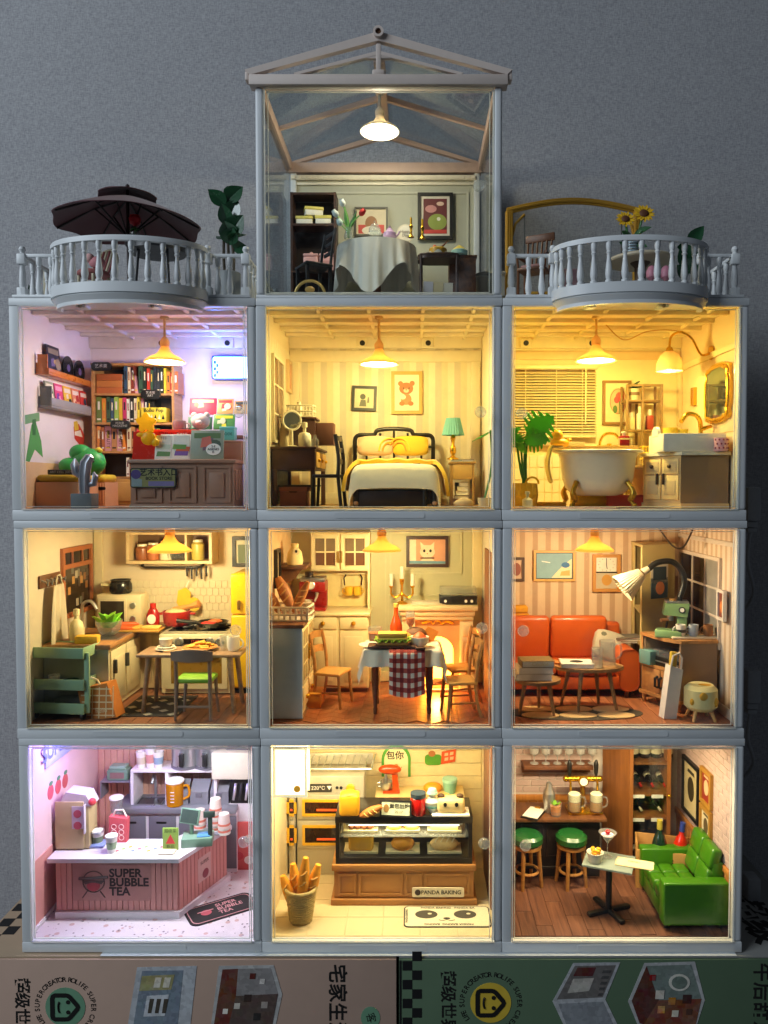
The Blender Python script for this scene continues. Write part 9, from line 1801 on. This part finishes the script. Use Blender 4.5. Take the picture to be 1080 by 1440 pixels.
part(t,'drip_tray',B(-14,14,-12,4,0,2.4,.5),G4);part(t,'column',LA([(4,2.4),(2.4,5),(2,hh-6),(3,hh-4)],n=18),G4);part(t,'crossbar',TU([(-13,0,hh),(13,0,hh)],2.4,12),G4);part(t,'medallion',CY(4.4,0,1.6,n=24,bv=.3).rot('X',90).mv(0,-2.4,hh-1),G4);part(t,'medallion_face',CY(3.2,0,.4,n=20).rot('X',90).mv(0,-4.1,hh-1),PAPER)
for s in(-1,1):part(t,'tap_handle',LA([(1,hh+2),(1.8,hh+6),(2,hh+12),(1.2,hh+15),(.3,hh+16)],n=14).mv(s*11),BLACK);part(t,'spout',TU([(s*11,-2,hh),(s*11,-5,hh-2),(s*11,-5,hh-8)],1,8),G4);part(t,'end_ball',SP(s*14,0,hh,2.6),G4)
def beer(label,px):
    t=th('beer_mug',label,'beer',(ps(px,1130,yb-8),yb-5,BZ4+2.5));part(t,'glass',LA([(5,0),(5.6,1),(5.6,15),(5.2,15),(5,1.2)],n=24,cap=False),GLASS);part(t,'beer',CY(4.9,1,8,n=22),mat('#e8a81c',.15,trl=.5));part(t,'foam',CY(5.1,8.05,15.6,n=22,bv=1),mat('#e6dcb8',.8,bump=.2));part(t,'handle',TU(CRV([(5.4,0,12),(9,0,11),(9,0,5),(5.4,0,3)]),.8,6),GLASS)
beer('foaming beer mug under the first tap',809);beer('foaming beer mug nearest the wine cabinet',840)
lathe_thing('cocktail_shaker','steel cocktail shaker on the bar','shaker',(ps(772,1130,yb),yb,BZ4),(('body',[(3.4,0),(4.4,10),(4,13)],STEEL),('cap',[(4,13),(2.4,17),(1.8,20),(.3,21)],STEEL)));t=lathe_thing('cocktail_tumbler','amber cocktail tumbler with green leaves on the bar','cocktail',(ps(782,1145,yb-8),yb-6,BZ4),(('glass',[(4,0),(5,10),(4.7,10),(3.7,.8)],GLASS),('drink',[(3.7,.9),(4.5,8),(.2,8.1)],mat('#d07a10',.15))));[part(t,'mint_leaf',LEAF((0,0,8),(4*math.cos(a),4*math.sin(a),12),3,1),mat('#6aa01c',.5))for a in(0,1.6,3.2,4.8)]
t=th('order_pad','pad with white page and gold clip on the bar','pad',(ps(752,1143,yb-8),yb-4,BZ4),-28);part(t,'board',BC(12,20,.8,bv=.3),BLACK);part(t,'page',BC(10.6,17,.3,z=.85),PAPER);part(t,'clip',BC(4,2,1.2,y=8,z=.9,bv=.3),G4)
# glass shelf
GL2=clearglass('#eef2ee',1.0,.42,.05)
z=AZ(1073,96);x0,x1=ps(735,1073,96),ps(832,1073,96);t=th('glass_shelf','brown wall shelf carrying bar glasses','shelf',(x0,90,z-3));part(t,'board',B(0,x1-x0,0,13,0,3,.4),wood('#5a3622','#74492c',40));part(t,'lower_lip',B(0,x1-x0,9,13,-5,-.05,.4),wood('#5a3622','#74492c',40))
for k in range(6):lathe_thing('stem_glass',f'clear stemmed glass, {ORD[k]} from the left on the bar shelf','glass',(x0+8+k*8.2,95,z+.1),(('stem',[(3,0),(2.8,.5),(.4,1),(.4,5)],GL2),('bowl',[(.5,5),(3,7.5),(3.2,10+3*(k>2)),(2.6,13+3*(k>2)),(2.4,13),(2.8,9)],GL2)))
t=th('gold_ornament','gold leaf ornament at the bar edge','ornament',(xL+5,yf_+12,BZ4));part(t,'stem',CY(1,0,38,n=8),G4);[part(t,'leaf',LEAF((0,0,12+5*k),((4 if k%2 else-4),-2,18+5*k),4,0,(.3,1,.2)),G4)for k in range(6)];part(t,'foot',CY(3.4,0,1.4,n=14),G4)
# wine cabinet
y0=76;x0,x1=ps(884,1150,y0),ps(942,1150,y0);zt=ROWZ[4]+BH-5-F;WN=wood('#7a4a22','#96602e',40,(1,1,.08));t=th('wine_cabinet','tall wooden wine cabinet with glass door','cabinet',(x0,y0,F));W_=x1-x0
part(t,'side_panel',PR([(-12,24),(-.05,0),(1.5,0),(1.5,24)],'z',0,zt),WN);part(t,'side_panel',B(W_-1.5,W_,0,24,0,zt),WN);part(t,'back_panel',B(1.5,W_-1.5,22,24,0,zt),mat('#2a160c',.5));part(t,'door_frame',HOLE(0,W_,0,zt,2.6,-1.4,-.05),WN);part(t,'door_glass',B(2.6,W_-2.6,-.9,-.5,2.6,zt-2.6),PANE);part(t,'door_knob',SP(W_-1.4,-2.4,zt*.48,1.3),G4)
WS=[4]+[AZ(q,y0)-F for q in(1150,1117,1073)]
for q in WS:part(t,'shelf',B(1.55,W_-1.55,1,21.9,q-1.6,q),WN)
for q in WS[1:]:[part(t,'shelf_label',FL(RR(u-4,u+4,q-3,q-.6,.3),.9,.2),PAPER,0)for u in(W_*.25,W_*.7)]if q<WS[3]else None
def wine(label,loc,c,rx_=0,ry_=0,cap='#8a1c1c',sc_=1):
    t=th('wine_bottle',label,'bottle',loc);t.rotation_euler=(R(rx_),R(ry_),0);t.scale=(sc_,)*3
    part(t,'body',LA([(3.4,0),(3.8,.6),(3.8,13),(2.6,16.5),(1.4,18.5),(1.3,22)],n=18),mat(c,.15,.05,coat=.5));part(t,'capsule',LA([(1.5,20),(1.5,25),(.3,25.2)],n=12),mat(cap,.4));part(t,'label_print',LA([(3.86,3),(3.86,9)],n=18,cap=False),mat('#cfc3a0',.6));return t
for k in range(4):wine(f'dark wine bottle standing {ORD[k]} from the left on the top cabinet shelf',(x0+6+k*8,y0+12,F+WS[3]+.1),('#16241a','#1c1412','#122018','#20140e')[k])
for k in range(3):wine(f'wine bottle lying {ORD[k]} from the left on the second cabinet shelf',(x0+8+k*9,y0+20,F+WS[2]+8),('#141e16','#1a1210','#182018')[k],108,-24+8*k,'#b8281c',.62)
for k in range(2):wine(f'pale labelled bottle lying {ORD[k]} on the third cabinet shelf',(x0+8+k*13,y0+19,F+WS[1]+7),('#1c1a14','#201612')[k],105,-30,'#cfc3a0',.62);wine(f'dark bottle lying {ORD[k]} on the lowest cabinet shelf',(x0+9+k*12,y0+19,F+WS[0]+7),'#1a1512',105,-28,'#b9a26a',.62)
# pictures on the brick wall
for px,py,w_,hh,fm,bm,nm,ac in((979,1110,30,38,BLACK,'#c9b98a','large black framed emblem print on the brick wall','#3a3018'),(1001,1108,18,23,mat('#a87a2c',.5),'#8a2a1a','small gold framed red print on the brick wall','#d2b48a'),(1001,1162,18,24,mat('#a87a2c',.5),'#d2c6a4','small gold framed script print above the green sofa','#5a4a2a')):
    ya=WY(px,xR-.7);picture(nm,(xR-.7,ya,AZ(py,ya)),w_,hh,fm,mat(bm,.6),'right',fw=2.4,art=((DISC(0,0,w_*.2,hh*.22),mat(ac,.6)),([(-w_*.22,hh*.27),(w_*.22,hh*.27),(w_*.18,hh*.33),(-w_*.18,hh*.33)],mat(ac,.6))))
# stools
GL4=mat('#1d5a28',.3,.08,coat=.3);SWD4=wood('#9a6a34','#b98546',40)
def stool(label,px,pyb):
    x,y=fp(px,pyb,F);t=th('bar_stool',label,'stool',(x,y,F),20,'bar stools');zs=AZ(1185,y)-F
    part(t,'cushion',LA([(9,zs),(10.4,zs+1.4),(10.4,zs+4.6),(8.6,zs+6.4),(.3,zs+6.8)],n=30),GL4);part(t,'seat_ring',CY(9.6,zs-2.6,zs-.02,n=28,bv=.4),SWD4);part(t,'foot_ring',TU([(7.6*math.cos(a*.39),7.6*math.sin(a*.39),zs*.34)for a in range(16)],1,6,True),SWD4);legs4(t,11,11,zs-2.6,1.5,SWD4,1.6,r1=1.2)
stool('green cushioned bar stool nearest the round table',803,1243);stool('green cushioned bar stool at the box edge',741,1243)
# crate with bottles
x,y=0,62;x=ps(933,1195,y);t=th('wine_crate','pale wooden wine crate behind the green sofa','crate',(x,y,F+12),-14);CRW=mat('#b98a4c',.6,.12);zc4=AZ(1190,y)-F-12
part(t,'front_board',B(-18,18,-9,-7.8,0,zc4,.2),CRW);part(t,'back_board',B(-18,18,7.8,9,0,zc4+4,.2),CRW);part(t,'end_board',B(-18,-16.8,-7.75,7.75,0,zc4+4,.2),CRW);part(t,'end_board',B(16.8,18,-7.75,7.75,0,zc4+4,.2),CRW);part(t,'base',B(-18,18,-9,9,-11.9,-.02),CRW);txt(t,'WINE',6,mat('#3a2414',.6),-2,-9,zc4*.5,bold=.02)
wine('dark green bottle with yellow top in the wine crate',(x-3,y-1,F+13),'#0f2a1a',0,0,'#b5a23a',1.25);wine('red bottle with blue top in the wine crate',(x+9,y-2,F+13),'#c22408',0,6,'#2a3a8a',1.2)
# green sofa
GR4=mat('#3d760c',.35,.1,160,bump=.1,coat=.2);x1=xR-1;xs=ps(930,1293,12);t=th('green_sofa','green tufted leather sofa against the brick wall','sofa',(xs,8,F));W_=x1-xs;D_=52;za=AZ(1243,8)-F;zs=za-9
part(t,'front_arm',B(0,W_,0,9,3,za,1.2,3),GR4);part(t,'rear_arm',B(0,W_-2,D_-8,D_,3,za,1.2,3),GR4);part(t,'base',B(1,W_,9.1,D_-8.1,3,zs-7,.6),GR4);part(t,'back_frame',B(W_-7,W_,9.1,D_-8.1,zs-7,za+8,1.2),GR4)
n=3;dw=(D_-17.6)/n;sw=(W_-12)/3
for i in range(3):
    for k in range(n):part(t,'seat_tuft',B(.6+i*sw,.6+(i+1)*sw-.3,9.2+k*dw,9.2+(k+1)*dw-.3,zs-7,zs+.4,1.8,3),GR4)
for i in range(2):
    for k in range(2):part(t,'back_tuft',B(0,7,9.4+k*(D_-18)/2,9.2+(k+1)*(D_-18)/2-.2,i*13,i*13+12.8,2.2,3).rot('Y',14).mv(W_-13,0,zs+.5),GR4)
for a in(3,W_-4):
    for b in(4,D_-4):part(t,'leg',CY(1.4,0,3,a,b,n=10),BLACK)
# glass table
x,y=fp(857,1285,F);t=th('pedestal_table','square glass table on a black pedestal','table',(x,y+2,F));zt=AZ(1213,y+2)-F
part(t,'column',CY(1.9,2,zt-1,n=16),BLACK);[part(t,'base_arm',B(0,15,-1.8,1.8,.2,2.6,.6),BLACK,rz=a)for a in(20,110,200,290)];part(t,'glass_top',B(-15,15,-11.5,11.5,zt,zt+1.4,.4).rot('Z',-22),mat('#a9b8ac',.08,.03,clear=.45));part(t,'mount',CY(5,zt-1,zt-.05,n=20),STEEL)
z6=F+zt+1.5;lathe_thing('martini_glass','martini glass with a red cherry','cocktail',(x+0,y+6,z6),(('stem',[(4,0),(3.8,.5),(.5,1),(.5,11)],GLASS),('bowl',[(.5,11),(7,20),(6.7,20),(.4,11.6)],GLASS),('drink',[(.4,12),(5,18),(.2,18.1)],mat('#c9b4c4',.2)),('cherry',[(.2,18),(1.8,19.4),(1.8,21),(.3,22)],mat('#b8141c',.3))))
t=lathe_thing('chips_cup','white pleated cup of golden snacks on the glass table','snack',(x-9,y+1,z6),(('cup',[(5.4,0),(7,8),(6.6,8),(.3,1)],mat('#d8cfb8',.5)),));[part(t,'snack',BC(2.6,2.6,2.6,x=random.uniform(-3.6,3.6),y=random.uniform(-3.6,3.6),z=6+random.uniform(0,2.6),bv=.5),mat('#d99a14',.5))for k in range(12)]
t=th('bar_menu','cream folded menu on the glass table','menu',(x+14,y-3,z6),-20);part(t,'page',B(-13,13,-6,4,0,.5),mat('#cfb98a',.6));part(t,'page',B(-12,14,-5,5,.55,1).rot('X',6),mat('#dcc99a',.6));txt(t,'MENU',3,mat('#6a4a26',.6),0,1,1.2,'floor')
strip('warm strip light under the bar ceiling',ps(735,1046,22),ps(950,1046,22),26,zl,.30,(1.0,.76,.44),'#ffe9c0')
# cables and plugs behind the stack
for k,(py,nm)in enumerate(((685,'upper'),(940,'middle'),(1230,'lowest'))):
    x,z=at(1056,py,60);t=th('power_plug',f'{nm} white power plug at the side of the stack','plug',(x,60,z));WP=mat('#a8aaac',.5);part(t,'body',BC(9,12,22,z=-22,bv=1.5),WP);part(t,'collar',BC(7,8,4,z=-26.2,bv=.6),WP);part(t,'collar',BC(6,7,3,z=-29.5,bv=.6),WP);part(t,'cable',TU(CRV([(0,0,-29),(3,10,-50),(16,30,-75),(12,50,-98)]),1.2,8),WP)
YEL=(1.0,.74,.28);WRM=(1.0,.70,.36)
SHD=mat('#e8c98a',.4,.05,trl=.5,name='lamp_shade')
def hangl(r_,c_,px,py,y,rpx,label,watt,col,shade=SHD,**k):
    x,z=at(px,py,y);top=ROWZ[r_]+BH-2.3
    pendant(label,(x,y,z),rpx*mmpx(y),top-z,shade,watt,col,**k)
hangl(2,1,232,510,36,28,'white pendant lamp glowing in the bookshop',.27,(1.0,.80,.62))
hangl(2,2,533,513,36,27,'cream pendant lamp glowing over the bed',.42,(1.0,.79,.31))
hangl(2,3,838,508,36,28,'cream pendant lamp glowing above the bathtub',.46,(1.0,.79,.22))
hangl(3,1,239,776,34,30,'orange pendant lamp above the kitchen',.42,(1.0,.77,.42))
hangl(3,2,537,775,34,27,'orange pendant lamp above the dining table',.40,(1.0,.74,.37))
hangl(3,3,836,775,34,27,'orange pendant lamp above the orange sofa',.44,(1.0,.75,.43))
SCL={'orange red stand mixer':.54,'yellow measuring pitcher':.66,'sage green cash register':.8,'beige cup sealing':.9,'red patterned gift bag':.8,'stack of white paper lids':.8,'white takeaway cup with green':.82,'white cup with flower':.75,'tall pink striped cup':.75,'square white carton':.75,'sage green toaster':.82,'mint green paper tub':.66,'golden bun on a wooden':.75,'red ketchup':.8,'yellow oven cloth':.72,'round yellow pot holder':.72,'cream cloth bag with':.78,'tall orange bottle':.78,'wine glass with orange':.85,'gold three armed':.82,'sage green espresso':.66,'black and white mug with':.78,'striped grey cup':.78,'brown cup at the tray':.78,'gold beer tower':.84,'foaming beer mug':.8,'white pleated cup':.74,'martini glass':.8,'round wicker basket':.86,'shortest baguette':.8,'second shortest baguette':.8,'tallest baguette':.8,'right leaning baguette':.8,'thick loaf leaning':.8,'slim loaf at':.8,'short loaf nearest':.8,'glass vase of red':.8,'green arched wall':.8,'green and orange checked':.64,'cream folded menu':.84,'black saucepan':.9,'amber cocktail tumbler':.85}
for o in list(COL.objects):
    if o.parent is None and o.get('label'):
        for k_,v_ in SCL.items():
            if o['label'].startswith(k_):o.scale=(v_,)*3
